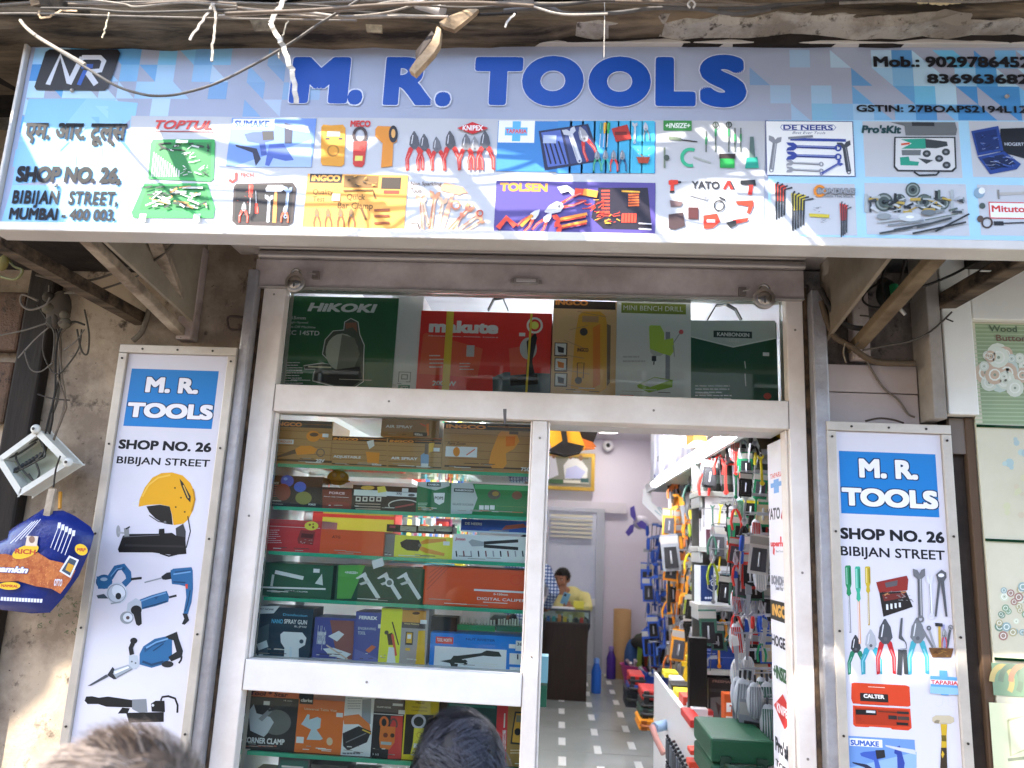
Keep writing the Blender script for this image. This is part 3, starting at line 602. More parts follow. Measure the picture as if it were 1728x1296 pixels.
tile('', S3, t16)
def t17(A):
    A.rect('#d2403a', 1552, 983, 1800, 1068); A.rect('#f0f0f2', 1557, 988, 1800, 1063); A.text('#cf3a34', 'Mitutoyo', 1566, 1000, 1792, 1046, .03); A.ell('#8aa4b8', 1508, 940, 26); A.ell('#eceef1', 1520, 930, 16); A.line('#b5b2ae', 15, [(1598, 945), (1790, 938)]); A.line('#85827e', 9, [(1600, 925), (1602, 970)]); A.ell('#4a5550', 1522, 1003, 15)
    A.ring('#4a3a32', 1545, 1085, 24, 9); A.ell('#5c4a40', 1512, 1066, 16); A.line('#26262a', 22, [(1578, 1088), (1625, 1088)]); A.line('#26262a', 7, [(1625, 1088), (1790, 1082)])
tile('', S3, t17)
# ------------------------------------------------------------------ shopfront: frame, glass, shutter, boards
FZ = .3
front = empty('shopfront', (-.15, 0, FZ), 'white painted wooden shopfront frame with glass windows and open doorway', 'shopfront')
def fbox(name, x0, z0, x1, z1, y0=-.03, y1=.06, m=None, par=front, bev=.004): return G().box((x0, y0, z0), (x1, y1, z1), m or CREAM).obj(name, par, bevel=bev)
fbox('post', -1.085, FZ, -1.004, 2.90); fbox('post', .744, FZ, .80, 2.88); fbox('mullion', -.103, FZ, -.054, 2.3585, -.028)
fbox('rail', -1.0035, 2.36, .7435, 2.455); fbox('rail', -1.0035, 1.448, -.1035, 1.543, m=WHITE); fbox('rail', -1.0035, FZ+.001, -.1035, .6)
fbox('rail', -1.0035, 2.815, .7435, 2.885, -.02)
fbox('bead', -1.0035, 1.5435, -.995, 2.3595, -.012, .03); fbox('bead', -.111, 1.5435, -.1035, 2.3595, -.012, .03)
fbox('bead', -.0535, FZ, -.046, 2.3595, -.012, .05); fbox('bead', .735, FZ, .7435, 2.3595, -.012, .05)
PG = glass('#f6fbf8', 0, 1.4)
for n_, x0, z0, x1, z1 in (('window_pane', -1.003, 2.456, .743, 2.814), ('window_pane', -.994, 1.544, -.112, 2.359), ('window_pane', -1.003, .601, -.104, 1.447)): G().box((x0, .014, z0), (x1, .02, z1), PG).obj(n_, front)
for x, z in ((-1.045, 2.78), (-1.045, 2.0), (-1.045, 1.2), (.772, 2.7), (.772, 1.9), (.772, 1.35), (-.078, 2.3), (-.078, 1.6), (-.6, 2.407), (.3, 2.407), (-.6, 1.495)): G().lathe((x, -.0302, z), [(.004, 0), (.004, .0015), (.002, .002)], '#8a8078', 8, (0, -1, 0)).obj('screw', front)
for c_, q_ in (('#6a6462', [(849, 690), (855, 690), (854, 715), (850, 715)]),):
    g = G(); A = Art(g, ID, (0, -.03, 0)); A.k = 5; A.poly(c_, q_); g.obj('frame_mark', front)
for (x0, z0, x1, z1) in ((-1.0045, 2.36, -1.0025, 2.455), (.7425, 2.36, .7445, 2.455), (-1.0045, 1.448, -1.0025, 1.543), (-.1045, 1.448, -.1025, 1.543)): G().box((x0, -.0306, z0), (x1, -.0301, z1), '#7d7068').obj('joint_seal', front)
# soffit of the doorway
G().box((-.053, .061, 2.36), (.743, .2, 2.44), mat('#d3ccc8', .5)).obj('door_soffit', front)
# brand strip on the inside of the door jamb
SX = .744
e = empty('brand_strip', (SX, .2, FZ), 'white vertical strip of brand stickers on the inner door jamb', 'sign')
g = G().box((SX-.004, .064, FZ), (SX+.02, .232, 2.34), mat('#e6e3ea', .35)); A = Art(g, C3, (SX-.004, .1, 0), (0, 1, 0), (0, 0, 1))
if A.N.x > 0: A.N = -A.N
A.U = Vector((0, 1, 0))
# U is mirrored for a viewer standing on the -X side: draw text right to left in +Y
class ArtM(Art):
    pass
A = Art(g, C3, (SX-.004, .1, 0), (0, -1, 0), (0, 0, 1)); 
A.k = 2
def st_text(f, c, body, x0, y0, x1, y1, **k):
    A.f = f; a = A.uv(x0, (y0+y1)/2); b = A.uv(x1, (y0+y1)/2); cz = (a[1]+b[1])/2; ym = abs(A.uv((x0+x1)/2, y0)[1]-A.uv((x0+x1)/2, y1)[1])/2
    A.uvtext(c, body, min(a[0], b[0]), cz-ym, max(a[0], b[0]), cz+ym, **k)
def st_rect(f, c, x0, y0, x1, y1):
    A.f = f; a = A.uv(x0, (y0+y1)/2); b = A.uv(x1, (y0+y1)/2); cz = (a[1]+b[1])/2; ym = abs(A.uv((x0+x1)/2, y0)[1]-A.uv((x0+x1)/2, y1)[1])/2
    A.uvpoly(c, [(a[0], cz-ym), (b[0], cz-ym), (b[0], cz+ym), (a[0], cz+ym)])
st_rect(C3, '#6f9fd6', 1415, 625, 1465, 760); st_rect(C3, '#6f9fd6', 1385, 655, 1500, 700); st_text(C3, '#d9706a', 'TAPARIA', 1380, 560, 1505, 610, bold=.03)
st_text(C3, '#3d3a42', 'YATO', 1352, 905, 1478, 1020, bold=.03); A.f = C3; A.line('#c04a4c', 14, [(1490, 1010), (1510, 880), (1540, 1020)])
st_text(C4, '#d8393c', 'uperhar', 1386, 70, 1552, 145, bold=.06); A.f = C4; A.line('#d8393c', 14, [(1485, 30), (1485, 80)]); A.line('#d8393c', 16, [(1420, 140), (1415, 205)]); st_text(C4, '#4a4650', 'Best Tools Ever', 1440, 165, 1545, 185, bold=.0)
st_text(C4, '#8d8d96', 'BONDHUS', 1395, 420, 1565, 505, bold=.035, out='#5a5a62', outw=.03); st_text(C4, '#3d3a42', 'Tools That Work', 1432, 520, 1560, 560, bold=.01)
st_rect(C4, '#2d2a26', 1386, 665, 1585, 860); st_text(C4, '#d9a24a', 'iNGCO', 1402, 700, 1572, 820, bold=.05)
st_text(C4, '#2e2b33', 'HOGERT', 1398, 1010, 1592, 1120, bold=.03)
st_text(C5, '#2f5a34', '+INSIZE+', 1415, 275, 1600, 410, bold=.05)
A.f = C5; A.poly('#c5302c', [(1505, 525), (1615, 770), (1525, 872), (1420, 630)]); st_text(C5, '#f0e6e6', 'KNIPEX', 1450, 650, 1580, 740, bold=.03)
st_text(C5, '#2b2931', "Pro'sKit", 1435, 1000, 1612, 1150, bold=.045)
st_text(C5, '#2b2931', 'TOTAL', 1440, 1230, 1610, 1300, bold=.04)
g.obj('strip_panel', e)
# silver rolling shutter guides and dark gap beside the frame
for x0, x1, sx, lab in ((-1.128, -1.118, -1.15, 'left'), (.83, .84, .845, 'right')): pass
SILV = mat('#aca9ab', .42, .45, noise=.45, scale=14, bump=.8, dark='#7c7776', coord='World')
tag(G().box((-1.133, -.07, 0), (-1.096, .0, 2.86), SILV).box((-1.15, -.02, 2.6), (-1.1335, -.0, 2.84), SILV).obj('shutter_guide', bevel=.006), 'lumpy silver painted shutter guide left of the shop window', 'shutter rail', 'silver shutter guides')
tag(G().box((.815, -.075, 0), (.862, .0, 2.83), SILV).box((.862, -.05, 0), (.872, -.01, 2.8), SILV).obj('shutter_guide', bevel=.006), 'lumpy silver painted shutter guide right of the shop door', 'shutter rail', 'silver shutter guides')
rust = mat('#1d1714', .9, noise=.8, scale=20, dark='#6b5540', coord='World')
tag(G().box((-1.095, -.03, 0), (-1.0855, .0, 2.9), rust).obj('rusty_gap_strip'), 'dark rusty strip between silver shutter guide and window post on the left', 'trim')
tag(G().box((.801, -.03, 0), (.814, .0, 2.85), rust).obj('rusty_gap_strip'), 'dark rusty strip between the doorway post and right shutter guide', 'trim')
PINKG = mat('#d6cac5', .5, .1, noise=.6, scale=5, bump=.15, dark='#8d7b74', coord='World')
shut = empty('rolling_shutter', (-.15, -.06, 2.8), 'rolled up grey pink metal shutter with pull handle above the shop window', 'shutter')
G().box((-1.115, -.05, 2.805), (.80, -.031, 2.905), PINKG).box((-1.115, -.056, 2.8), (.80, -.03, 2.8045), ALU).obj('bottom_rail', shut, bevel=.002)
g = G(); prof = []
for i in range(3): g.lathe((-1.1, -.062, 2.918+i*.030), [(.015, 0), (.015, 1.9)], mat('#a8a19d', .35, .6), 12, (1, 0, 0))
g.box((-1.1, -.045, 2.906), (.8, -.03, 3.0), PINKG); g.obj('slat_curtain', shut)
hp = at(888, 476, -.05)
G().box(hp+Vector((-.042, -.016, -.011)), hp+Vector((.042, -.001, .011)), ALU).box(hp+Vector((-.034, -.02, -.006)), hp+Vector((.034, -.0165, .006)), mat('#d8cfc8', .3, .5)).box(hp+Vector((-.055, -.006, -.008)), hp+Vector((-.043, -.0, .008)), ALU).box(hp+Vector((.043, -.006, -.008)), hp+Vector((.055, -.0, .008)), ALU).obj('handle', shut, bevel=.002)
def latch(px, py, dx):
    p = at(px, py, -.055); g = G(); g.box(p+Vector((-.012, -.012, -.014)), p+Vector((.012, .004, .014)), mat('#8d827b', .5, .5)); g.tube([p+Vector((0, -.014, 0)), p+Vector((dx, -.016, .004))], .003, ALU); g.obj('bolt', shut)
latch(534, 465, -.03); latch(1252, 493, .02)
for px, py, lab in ((500, 479, 'round steel disc padlock hanging at the left end of the shutter rail'), (1288, 506, 'round steel disc padlock hanging at the right end of the shutter rail')):
    p = at(px, py, -.075); e = empty('disc_padlock', p, lab, 'padlock', 'disc padlocks on the shutter')
    g = G(); g.lathe(p, [(.002, 0), (.033, 0), (.036, .004), (.036, .016), (.033, .02), (.002, .02)], mat('#b9b2aa', .3, .8, noise=.3, scale=30, dark='#7d7068'), 24, (0, -1, 0)); g.lathe(p+Vector((0, -.0202, 0)), [(.001, 0), (.024, 0), (.024, .0012), (.001, .0012)], mat('#a39b93', .25, .8), 20, (0, -1, 0)); g.box(p+Vector((-.002, -.0228, -.018)), p+Vector((.002, -.0215, -.006)), '#191716'); g.obj('body', e)
    G().tube([p+Vector((.018*math.cos(t), -.01, .028+.022*math.sin(t))) for t in [i*math.pi/8 for i in range(9)]], .005, mat('#c4beb6', .25, .9), 8).obj('shackle', e)
# shutter box strip under the sign
bx0, bx1 = at(368, 410, -.2).x, at(1440, 440, -.2).x
tag(G().box((bx0, -.22, 2.955), (bx1, .07, 3.2), mat('#bdb5b0', .5, .1, noise=.3, scale=4, dark='#6b625d', coord='World')).box((bx0-.01, -.235, 2.94), (bx1+.01, .07, 2.9545), mat('#b8aea8', .45, .2)).obj('shutter_box', bevel=.003), 'long grey shutter housing tucked under the sign board', 'shutter box')

# ------------------------------------------------------------------ vertical side boards
VIN = mat('#d6d3dc', .35, noise=.14, scale=3, dark='#bcb6b8', bump=.05, coord='World')
def board(name, x0, z0, x1, z1, label, fw=.03, y=-.07, side=.06):
    e = empty(name, ((x0+x1)/2, y, z0), label, 'sign'); g = G().box((x0+fw, y, z0+fw), (x1-fw, y+.03, z1-fw), VIN)
    f = G(); fr_ = mat('#cdc3b6', .4, .3, noise=.45, scale=6, dark='#9d9384', coord='World')
    f.box((x0, y-.012, z1-fw+.001), (x1, y+.07, z1), fr_).box((x0, y-.012, z0), (x1, y+.07, z0+fw-.001), fr_).box((x0, y-.0115, z0+fw), (x0+fw-.001, y+.07, z1-fw), fr_).box((x1-fw+.001, y-.0115, z0+fw), (x1, y+.07, z1-fw), fr_)
    f.obj('frame', e, bevel=.002)
    for i in range(9):
        for xx in (x0+fw/2, x1-fw/2): G().lathe((xx, y-.0125, z1-.05-i*.3), [(.004, 0), (.004, .002)], '#3b342e', 8, (0, -1, 0)).obj('screw', e)
    for k in (.2, .5, .8): G().lathe((x0+(x1-x0)*k, y-.0125, z1-fw/2), [(.004, 0), (.004, .002)], '#3b342e', 8, (0, -1, 0)).obj('screw', e)
    return e, g
BLU = mat('#1f7ac0', .32)
BY = -.07
def bpart(par, name, f, fn):
    g = G(); A = Art(g, f, (0, BY, 0)); A.k = 4; fn(A); g.obj(name, par)
lx0, lz1 = at(206, 582, BY).x, at(206, 582, BY).z; lx1 = -1.134
e1, g = board('side_board', lx0, .55, lx1, lz1, 'tall white board left of the window with yellow chop saw and blue power tools')
g.obj('face', e1)
def head(A, f, q, blue):
    A.f = f; A.rect(BLU, *blue)
def f1(A):
    A.rect(BLU, 880, 948, 1395+35, 1334-.0)   # overwritten below by plane-true corners
def l_head(A):
    a, b = A.uv(884, 950), A.uv(1460, 968); A.f = A5; c, d = A.uv(806, 152), A.uv(1393, 172); u0, u1 = (a[0]+c[0])/2, (b[0]+d[0])/2
    A.uvpoly(BLU, [(u0, (c[1]+d[1])/2), (u1, (c[1]+d[1])/2), (u1, (a[1]+b[1])/2), (u0, (a[1]+b[1])/2)])
    A.f = A4; w = mat('#ece9f2', .3); A.text(w, 'M. R.', 975, 1005, 1310, 1120, .048, out='#16304e', outw=.04); A.text(w, 'TOOLS', 852, 1172, 1405, 1292, .055, out='#16304e', outw=.04)
bpart(e1, 'heading', A4, l_head)
bpart(e1, 'lettering', A5, lambda A: A.text(INK, 'SHOP NO. 26', 792, 240, 1398, 328, .042))
bpart(e1, 'lettering', A5, lambda A: A.text(INK, 'BIBIJAN STREET', 778, 352, 1388, 425, .02))
def l_saw(A):
    y = mat('#dda222', .35); A.line('#d8d8d4', 5, [(920, 650), (880, 665), (885, 680), (920, 685)])
    pts = [(918, 688), (925, 640), (960, 560), (1010, 495), (1070, 465), (1140, 460), (1210, 480), (1262, 530), (1290, 590), (1295, 640), (1280, 710), (1250, 770), (1215, 800), (1150, 810), (1140, 740), (1125, 685), (1060, 672), (980, 676)]
    A.poly(y, pts); A.poly('#1c1a18', [(970, 685), (1060, 674), (1125, 686), (1138, 740), (1145, 808), (1090, 800), (1030, 765), (990, 725)])
    A.poly('#2a2622', [(1190, 500), (1215, 530), (1265, 620), (1262, 660), (1235, 630), (1200, 545)]); A.line('#c9a24a', 8, [(1215, 545), (1250, 630)])
    for x, yy in ((1160, 563), (1200, 628), (1165, 690), (1225, 722)): A.ell('#4a3a18', x, yy, 6)
    A.line('#1f2326', 7, [(1245, 750), (1262, 850), (1235, 960)]); A.poly('#3a3b3d', [(1165, 830), (1215, 800), (1232, 850), (1230, 905), (1170, 910)])
    A.poly('#161515', [(815, 880), (860, 868), (1060, 866), (1140, 860), (1170, 880), (1228, 890), (1236, 1000), (1150, 1008), (1010, 990), (790, 990), (782, 970)]); A.poly('#2b2a2a', [(830, 935), (1220, 945), (1222, 958), (826, 950)]); A.poly('#161515', [(1055, 835), (1090, 832), (1092, 870), (1052, 870)])
    A.ell('#9a9a9a', 785, 850, 14, 40); A.line('#a8a8a8', 12, [(785, 858), (840, 864)]); A.poly('#8a8a88', [(822, 830), (855, 828), (858, 885), (826, 885)]); A.line('#2a2a2a', 10, [(835, 835), (862, 820)]); A.line('#1f1f1f', 10, [(1060, 995), (1120, 1015), (1200, 995)])
def l_saw2(A):
    l_saw(A); A.line('#e8b94a', 12, [(945, 620), (985, 545), (1050, 495), (1130, 478)]); A.line('#b5821a', 10, [(1270, 720), (1292, 640), (1280, 570)]); A.line('#5a5a5c', 5, [(815, 888), (1060, 875)]); A.line('#3a3a3c', 6, [(990, 745), (1050, 785), (1110, 798)]); A.ell('#6a6a6c', 1095, 790, 9)
bpart(e1, 'tool_picture', A5, l_saw2)
BT = mat('#2f6491', .35); BT2 = mat('#244f76', .35)
def l_t2(A):     # circular saw, drill
    A.ell(BT2, 690, 1185, 55, 48); A.poly(BT, [(640, 1150), (740, 1140), (745, 1230), (650, 1232)]); A.line(BT, 42, [(725, 1165), (770, 1095), (815, 1085), (850, 1130), (855, 1170), (820, 1205)]); A.line(BT2, 18, [(740, 1150), (790, 1092), (830, 1100)])
    A.ell('#c3cad2', 775, 1262, 70, 72); A.ell('#dfe4ea', 790, 1245, 48, 45); A.ell('#2c3033', 785, 1280, 19, 22); A.poly('#3c4a55', [(640, 1275), (690, 1265), (720, 1296), (650, 1296)]); A.line('#26292c', 15, [(868, 1168), (940, 1160)]); A.line('#8d949a', 9, [(735, 1330), (800, 1318)])
    A.line('#8f9498', 9, [(958, 1190), (1080, 1158)]); A.poly('#22252a', [(1070, 1150), (1105, 1125), (1135, 1120), (1140, 1165), (1100, 1172), (1078, 1170)]); A.poly(BT, [(1130, 1110), (1150, 1098), (1270, 1088), (1278, 1110), (1280, 1230), (1270, 1320), (1245, 1400), (1215, 1400), (1235, 1290), (1230, 1215), (1190, 1205), (1140, 1200)]); A.poly('#c8452f', [(1228, 1200), (1245, 1200), (1245, 1232), (1230, 1228)]); A.line(BT2, 16, [(1160, 1125), (1265, 1112)])
    A.poly('#22252a', [(1210, 1395), (1240, 1395), (1255, 1440), (1225, 1470), (1205, 1465), (1222, 1430)])
def l_t2b(A):
    l_t2(A); A.line('#6d9ac4', 8, [(735, 1150), (775, 1100), (812, 1092)]); A.line('#6d9ac4', 9, [(1150, 1135), (1265, 1118)]); A.line('#1c3f5f', 8, [(1150, 1185), (1230, 1190)]); A.line('#1c3f5f', 7, [(1262, 1240), (1245, 1330), (1228, 1380)]); A.ell('#9fb8cc', 690, 1168, 24, 12); A.ring('#8d959c', 775, 1262, 60, 5)
bpart(e1, 'tool_picture', A5, l_t2b)
def l_t3(A):     # grinder, demolition hammer
    A.poly(BT, [(690, 180), (770, 150), (870, 122), (885, 160), (880, 195), (790, 225), (705, 245)]); A.poly(BT2, [(780, 160), (820, 150), (800, 180)]); A.line('#22252a', 14, [(885, 165), (935, 153)]); A.poly('#b5bcc4', [(610, 205), (665, 170), (700, 190), (705, 250), (640, 290), (600, 290)]); A.ell('#8d949a', 605, 300, 45, 42); A.ell('#d3d9e0', 612, 298, 32, 30); A.ell('#5a4a48', 612, 300, 12)
    A.ell('#1d2023', 668, 250, 36, 32); A.poly('#1d2023', [(645, 260), (700, 258), (705, 340), (685, 355), (668, 345)])
    A.poly(BT, [(690, 540), (715, 490), (790, 440), (880, 420), (905, 440), (905, 560), (860, 605), (770, 632), (690, 610)]); A.poly(BT2, [(720, 505), (790, 455), (870, 432), (862, 460), (780, 490), (725, 530)]); A.poly('#1f2326', [(860, 425), (938, 392), (950, 440), (978, 520), (970, 560), (900, 590), (880, 560), (935, 525), (915, 450), (880, 440)]); A.ell('#26292c', 875, 608, 40, 22); A.line('#26292c', 12, [(970, 555), (965, 580), (950, 602)])
    A.ell('#1d2023', 652, 452, 24, 20); A.line('#1d2023', 30, [(652, 455), (632, 500), (640, 545)]); A.poly('#b5bcc4', [(620, 550), (675, 548), (690, 610), (670, 640), (620, 635)]); A.poly('#9aa1a8', [(510, 645), (615, 610), (650, 640), (530, 705)]); A.poly('#d8dde3', [(520, 655), (615, 620), (620, 632), (525, 675)]); A.poly('#2a2e33', [(475, 680), (512, 625), (525, 640), (515, 670), (540, 705), (520, 708)]); A.poly('#4a4e54', [(345, 752), (470, 675), (485, 690), (370, 750)])
def l_t3b(A):
    l_t3(A); A.line('#6d9ac4', 9, [(700, 190), (780, 160), (865, 135)]); A.line('#1c3f5f', 8, [(715, 235), (800, 212), (872, 190)]); A.line('#6d9ac4', 10, [(735, 500), (800, 462), (880, 438)]); A.line('#1c3f5f', 14, [(710, 590), (770, 612), (850, 590)]); A.line('#1c3f5f', 7, [(780, 520), (850, 470)]); A.line('#eef1f4', 6, [(530, 665), (620, 628)]); A.line('#6a7076', 6, [(540, 695), (640, 640)]); A.ell('#5a6066', 640, 590, 6); A.ell('#5a6066', 665, 600, 6)
bpart(e1, 'tool_picture', A6, l_t3b)
def l_t4(A):
    b = '#161618'; A.poly(b, [(335, 822), (375, 820), (420, 830), (480, 822), (640, 845), (640, 895), (470, 890), (415, 872), (345, 872), (325, 850)]); A.poly('#7d8185', [(640, 842), (735, 838), (742, 925), (690, 930), (640, 905)]); A.poly(b, [(575, 895), (625, 900), (610, 935), (545, 935)]); A.poly(b, [(765, 870), (795, 850), (855, 850), (858, 925), (770, 922)]); A.line(b, 13, [(830, 850), (840, 825), (880, 820), (925, 835), (942, 880), (940, 930)]); A.ell('#c3c6ca', 778, 880, 9); A.poly(b, [(600, 930), (850, 925), (850, 990), (620, 995)])
bpart(e1, 'tool_picture', A6, l_t4)
rx0, rx1, rz1 = (at(1388, 716, BY).x+at(1420, 1296, BY).x)/2, (at(1602, 720, BY).x+at(1641, 1296, BY).x)/2, at(1500, 715, BY).z
e2, g = board('side_board', rx0, .55, rx1, rz1, 'tall white board right of the door with pliers, red tool case and yellow hammer'); g.obj('face', e2)
def r_head(A):
    A.rect(BLU, 326, 262, 1060, 748); w = mat('#ece9f2', .3); A.text(w, 'M. R.', 470, 318, 905, 475, .048, out='#16304e', outw=.04); A.text(w, 'TOOLS', 345, 527, 1052, 690, .055, out='#16304e', outw=.04)
bpart(e2, 'heading', C1, r_head)
bpart(e2, 'lettering', C1, lambda A: A.text(INK, 'SHOP NO. 26', 335, 820, 1098, 938, .042))
bpart(e2, 'lettering', C1, lambda A: A.text(INK, 'BIBIJAN STREET', 338, 955, 1102, 1060, .02))
def r_t1(A):
    for x0, y0, x1, y1, c, b in ((392, 1098, 402+8, 1590, '#2a8a58', '#8f8f94'), (462, 1105, 480, 1670, '#3aa888', '#d9a27c'), (535, 1105, 545, 1535, '#c2a82c', '#b59a3c')): a_driver(A, (x0, y0), (x1, y1), c, b, .045 if x0 != 462 else .035)
    A.poly('#8a2c26', [(597, 1220), (820, 1172), (832, 1200), (825, 1280), (620, 1296)]); A.poly('#5a5458', [(660, 1225), (755, 1205), (750, 1245), (670, 1260)]); A.poly('#26211f', [(620, 1296), (815, 1285), (865, 1400), (650, 1472)]); A.poly('#6b2a24', [(640, 1310), (800, 1296), (815, 1330), (655, 1360)])
    A.f = C2; a_bits(A, 640, 30, 800, 80, 10, ['#c98a5a', '#d8d8d8', '#888']); 
    for i in range(4): A.rect('#d8dadc', 655+i*30, 125-i*4, 672+i*30, 165-i*6)
    a_bits(A, 730, 60, 850, 120, 12, ['#8a8a8a', '#4a4644'])
    A.f = C1; a_wrench(A, (920, 1500), (910, 1120), '#6d6d70', .045); a_wrench(A, (1000, 1478), (985, 1170), '#d5d5dc', .03); 
    A.poly('#55565a', [(1030, 1165), (1070, 1128), (1105, 1150), (1108, 1185), (1090, 1215), (1115, 1470), (1100, 1470), (1065, 1220), (1035, 1470), (1020, 1470), (1045, 1220)]); A.ell('#e3e0ea', 1068, 1170, 22, 14)
bpart(e2, 'tool_picture', C1, r_t1)
def r_t2(A):
    for x, top, c, jaw, w in ((448, 345, '#277a5c', '#3a3b3e', .19), (555, 305, '#3a97a8', '#a9acb2', .2), (658, 230, '#b5282c', '#4d4f54', .15), (888, 222, '#45a3b2', '#75787c', .16)): a_pliers(A, (x, 628), (x-10, top), c, jaw, w)
    A.line('#3d4042', 34, [(750, 630), (758, 450)]); A.line('#3d4042', 30, [(800, 625), (788, 450)]); A.poly('#55585c', [(735, 445), (805, 440), (790, 395), (745, 370), (760, 225), (775, 222), (768, 350), (800, 400), (800, 445)])
    A.poly('#6b4a2a', [(960, 435), (1138, 440), (1120, 505), (985, 505)])
    for p, q, c in (((990, 435), (915, 300), '#77787c'), ((1005, 435), (955, 285), '#9a9ba0'), ((1040, 435), (1035, 265), '#c2a03c'), ((1075, 435), (1065, 270), '#8a8ab0'), ((1090, 435), (1115, 290), '#55565a')): A.line(c, 17, [p, q])
    A.rect('#2d2d30', 1005, 258, 1060, 285); a_pliers(A, (1070, 440), (1072, 300), '#b5282c', '#888', .12); A.ring('#55565a', 960, 295, 13, 8); A.ring('#88898d', 1115, 290, 14, 9); a_bits(A, 975, 440, 1125, 495, 16, ['#a5793c', '#4a3018', '#8a5a2c'])
    A.rect('#5f9fd6', 1032, 595, 1100, 775); A.rect('#5f9fd6', 968, 635, 1165, 745); 
    for i in range(6): A.rect('#8fbde4', 968, 720+i*8, 1168, 722+i*8)
    A.rect('#e3e0ea', 966, 660, 1170, 705); A.text('#cf3c3a', 'TAPARIA', 972, 664, 1166, 704, .03)
    A.line('#c3c3cc', 2, [(1000, 840), (1030, 855), (1055, 840), (1060, 790)]); A.line('#c3c3cc', 2, [(1095, 790), (1095, 840), (1120, 858), (1165, 850), (1168, 780)])
bpart(e2, 'tool_picture', C2, r_t2)
def r_t3(A):
    o = mat('#cf4526', .35); A.poly(o, [(410, 690), (430, 685), (800, 705), (825, 715), (832, 850), (815, 858), (420, 835), (408, 800)]); A.poly(o, [(420, 848), (830, 872), (840, 1010), (815, 1028), (700, 1020), (690, 1010), (540, 1000), (530, 1005), (440, 1000), (422, 985)]); A.poly('#a83418', [(432, 862), (818, 884), (826, 1000), (440, 980)]); A.rect('#2a2320', 470, 758, 674, 828); A.text('#ece6e0', 'CALTER', 495, 765, 645, 803, .045); A.rect('#e6c8b8', 528, 712, 648, 724); A.line('#a83418', 5, [(475, 838), (675, 848)])
    A.line('#1d1a1a', 36, [(440, 895), (588, 900)]); A.line('#c9ccd0', 16, [(515, 892), (580, 895)]); A.line('#6b2a1a', 10, [(600, 890), (740, 900)]); A.rect('#2f2a2a', 672, 918, 735, 950); A.rect('#2f2a2a', 735, 890, 820, 912); A.rect('#4a3a36', 738, 925, 822, 955); A.rect('#1d1a1a', 730, 968, 815, 992); a_bits(A, 440, 930, 500, 965, 8, ['#2f2a2a'])
    t = mat('#c2b59a', .4); A.poly(t, [(985, 935), (1010, 918), (1110, 920), (1140, 935), (1142, 965), (1115, 980), (1000, 975), (985, 960)]); A.poly('#8d826a', [(1000, 960), (1020, 950), (1040, 955), (1030, 978), (1002, 974)]); A.poly('#c9a62c', [(1045, 980), (1092, 982), (1088, 1065), (1090, 1200), (1048, 1200), (1052, 1065)]); A.rect('#6b5a1a', 1050, 1060, 1086, 1105); A.poly('#3d2f22', [(1048, 1150), (1088, 1150), (1094, 1320), (1042, 1320)]); A.poly('#c9a62c', [(1058, 1170), (1072, 1195), (1060, 1225), (1050, 1200)])
bpart(e2, 'tool_picture', C2, r_t3)
def r_t4(A):
    A.rect('#6d93cc', 388, 1065, 875, 1345); A.poly('#8fb0dc', [(388, 1296), (875, 1180), (875, 1345), (388, 1345)]); A.rect('#e8eaf2', 395, 1080, 632, 1150); A.text(BL, 'SUMAKE', 402, 1092, 608, 1145, .045)
    A.poly('#3f5cb0', [(470, 1190), (500, 1180), (640, 1168), (652, 1220), (600, 1235), (625, 1320), (585, 1330), (570, 1240), (480, 1210)]); A.poly(DK, [(580, 1168), (645, 1166), (652, 1220), (590, 1232)]); A.poly('#2c2f45', [(415, 1252), (520, 1270), (560, 1296), (560, 1330), (500, 1290), (420, 1262)]); A.poly('#34479a', [(720, 1150), (755, 1135), (790, 1260), (780, 1340), (740, 1340), (735, 1200), (715, 1190)]); A.poly('#c8ccda', [(650, 1130), (760, 1150), (860, 1165), (872, 1200), (780, 1180), (655, 1142)])
bpart(e2, 'tool_picture', C2, r_t4)

# ------------------------------------------------------------------ left edge: dark post, brickwork, brackets, wires
dp0, dp1 = at(18, 640, -.05).x, at(66, 640, -.05).x
tag(G().box((dp0, -.05, 0), (dp1, -.0, 3.1), DARKT).obj('dark_post', bevel=.01), 'dark weathered timber post standing at the left edge', 'post')
for i in range(11):
    x = dp0-.06
    g = G().box((x-.55, -.05, .2+i*.26), (x+.06, .0, .2+i*.26+.22), plaster('old_brick', '#5f4634', '#42301f', '#241a13', 7, 1.0)); 
    if i in (8, 9): tag(g.obj('brick_block', bevel=.01), ('upper' if i == 9 else 'lower')+' rough brown brick beside the dark post at the left edge', 'brick')
def strut(name, pts, w, h, m, label, cat='bracket'):
    g = G()
    for i in range(len(pts)-1): g.bar(pts[i], pts[i+1], w, h, m)
    return tag(g.obj(name, bevel=.003), label, cat)
xL = at(315, 565, 0).x
pw, pt_ = Vector((xL, -.005, 2.62)), Vector((xL, -.66, 2.745))
# left bracket: triangular side cheek under the sign
br = empty('sign_bracket', (xL, 0, 2.6), 'old white wooden bracket and side panel under the left end of the sign', 'bracket')
G().bar(pw, pt_, .036, .03, OLDW).obj('brace', br, bevel=.004)
q1 = at(340, 400, -.2); G().bar(at(312, 535, -.02), at(262, 402, -.42), .045, .03, OLDW).obj('brace', br, bevel=.003)
G().prism([(xL+.03, -.01, 2.66), (xL+.03, -.68, 2.75), (xL+.03, -.68, 3.2), (xL+.03, -.01, 3.2)], (.012, 0, 0), mat('#a69a86', .7, noise=.6, scale=4, dark='#75695a', coord='World')).obj('side_panel', br)
G().box((at(330, 470, -.02).x-.03, -.05, 2.6), (at(330, 470, -.02).x+.03, .0, 2.95), PL2).obj('upright', br, bevel=.005)
G().bar(at(-10, 402, -.62), at(240, 540, -.02), .05, .04, TIMBER).obj('brace', br)
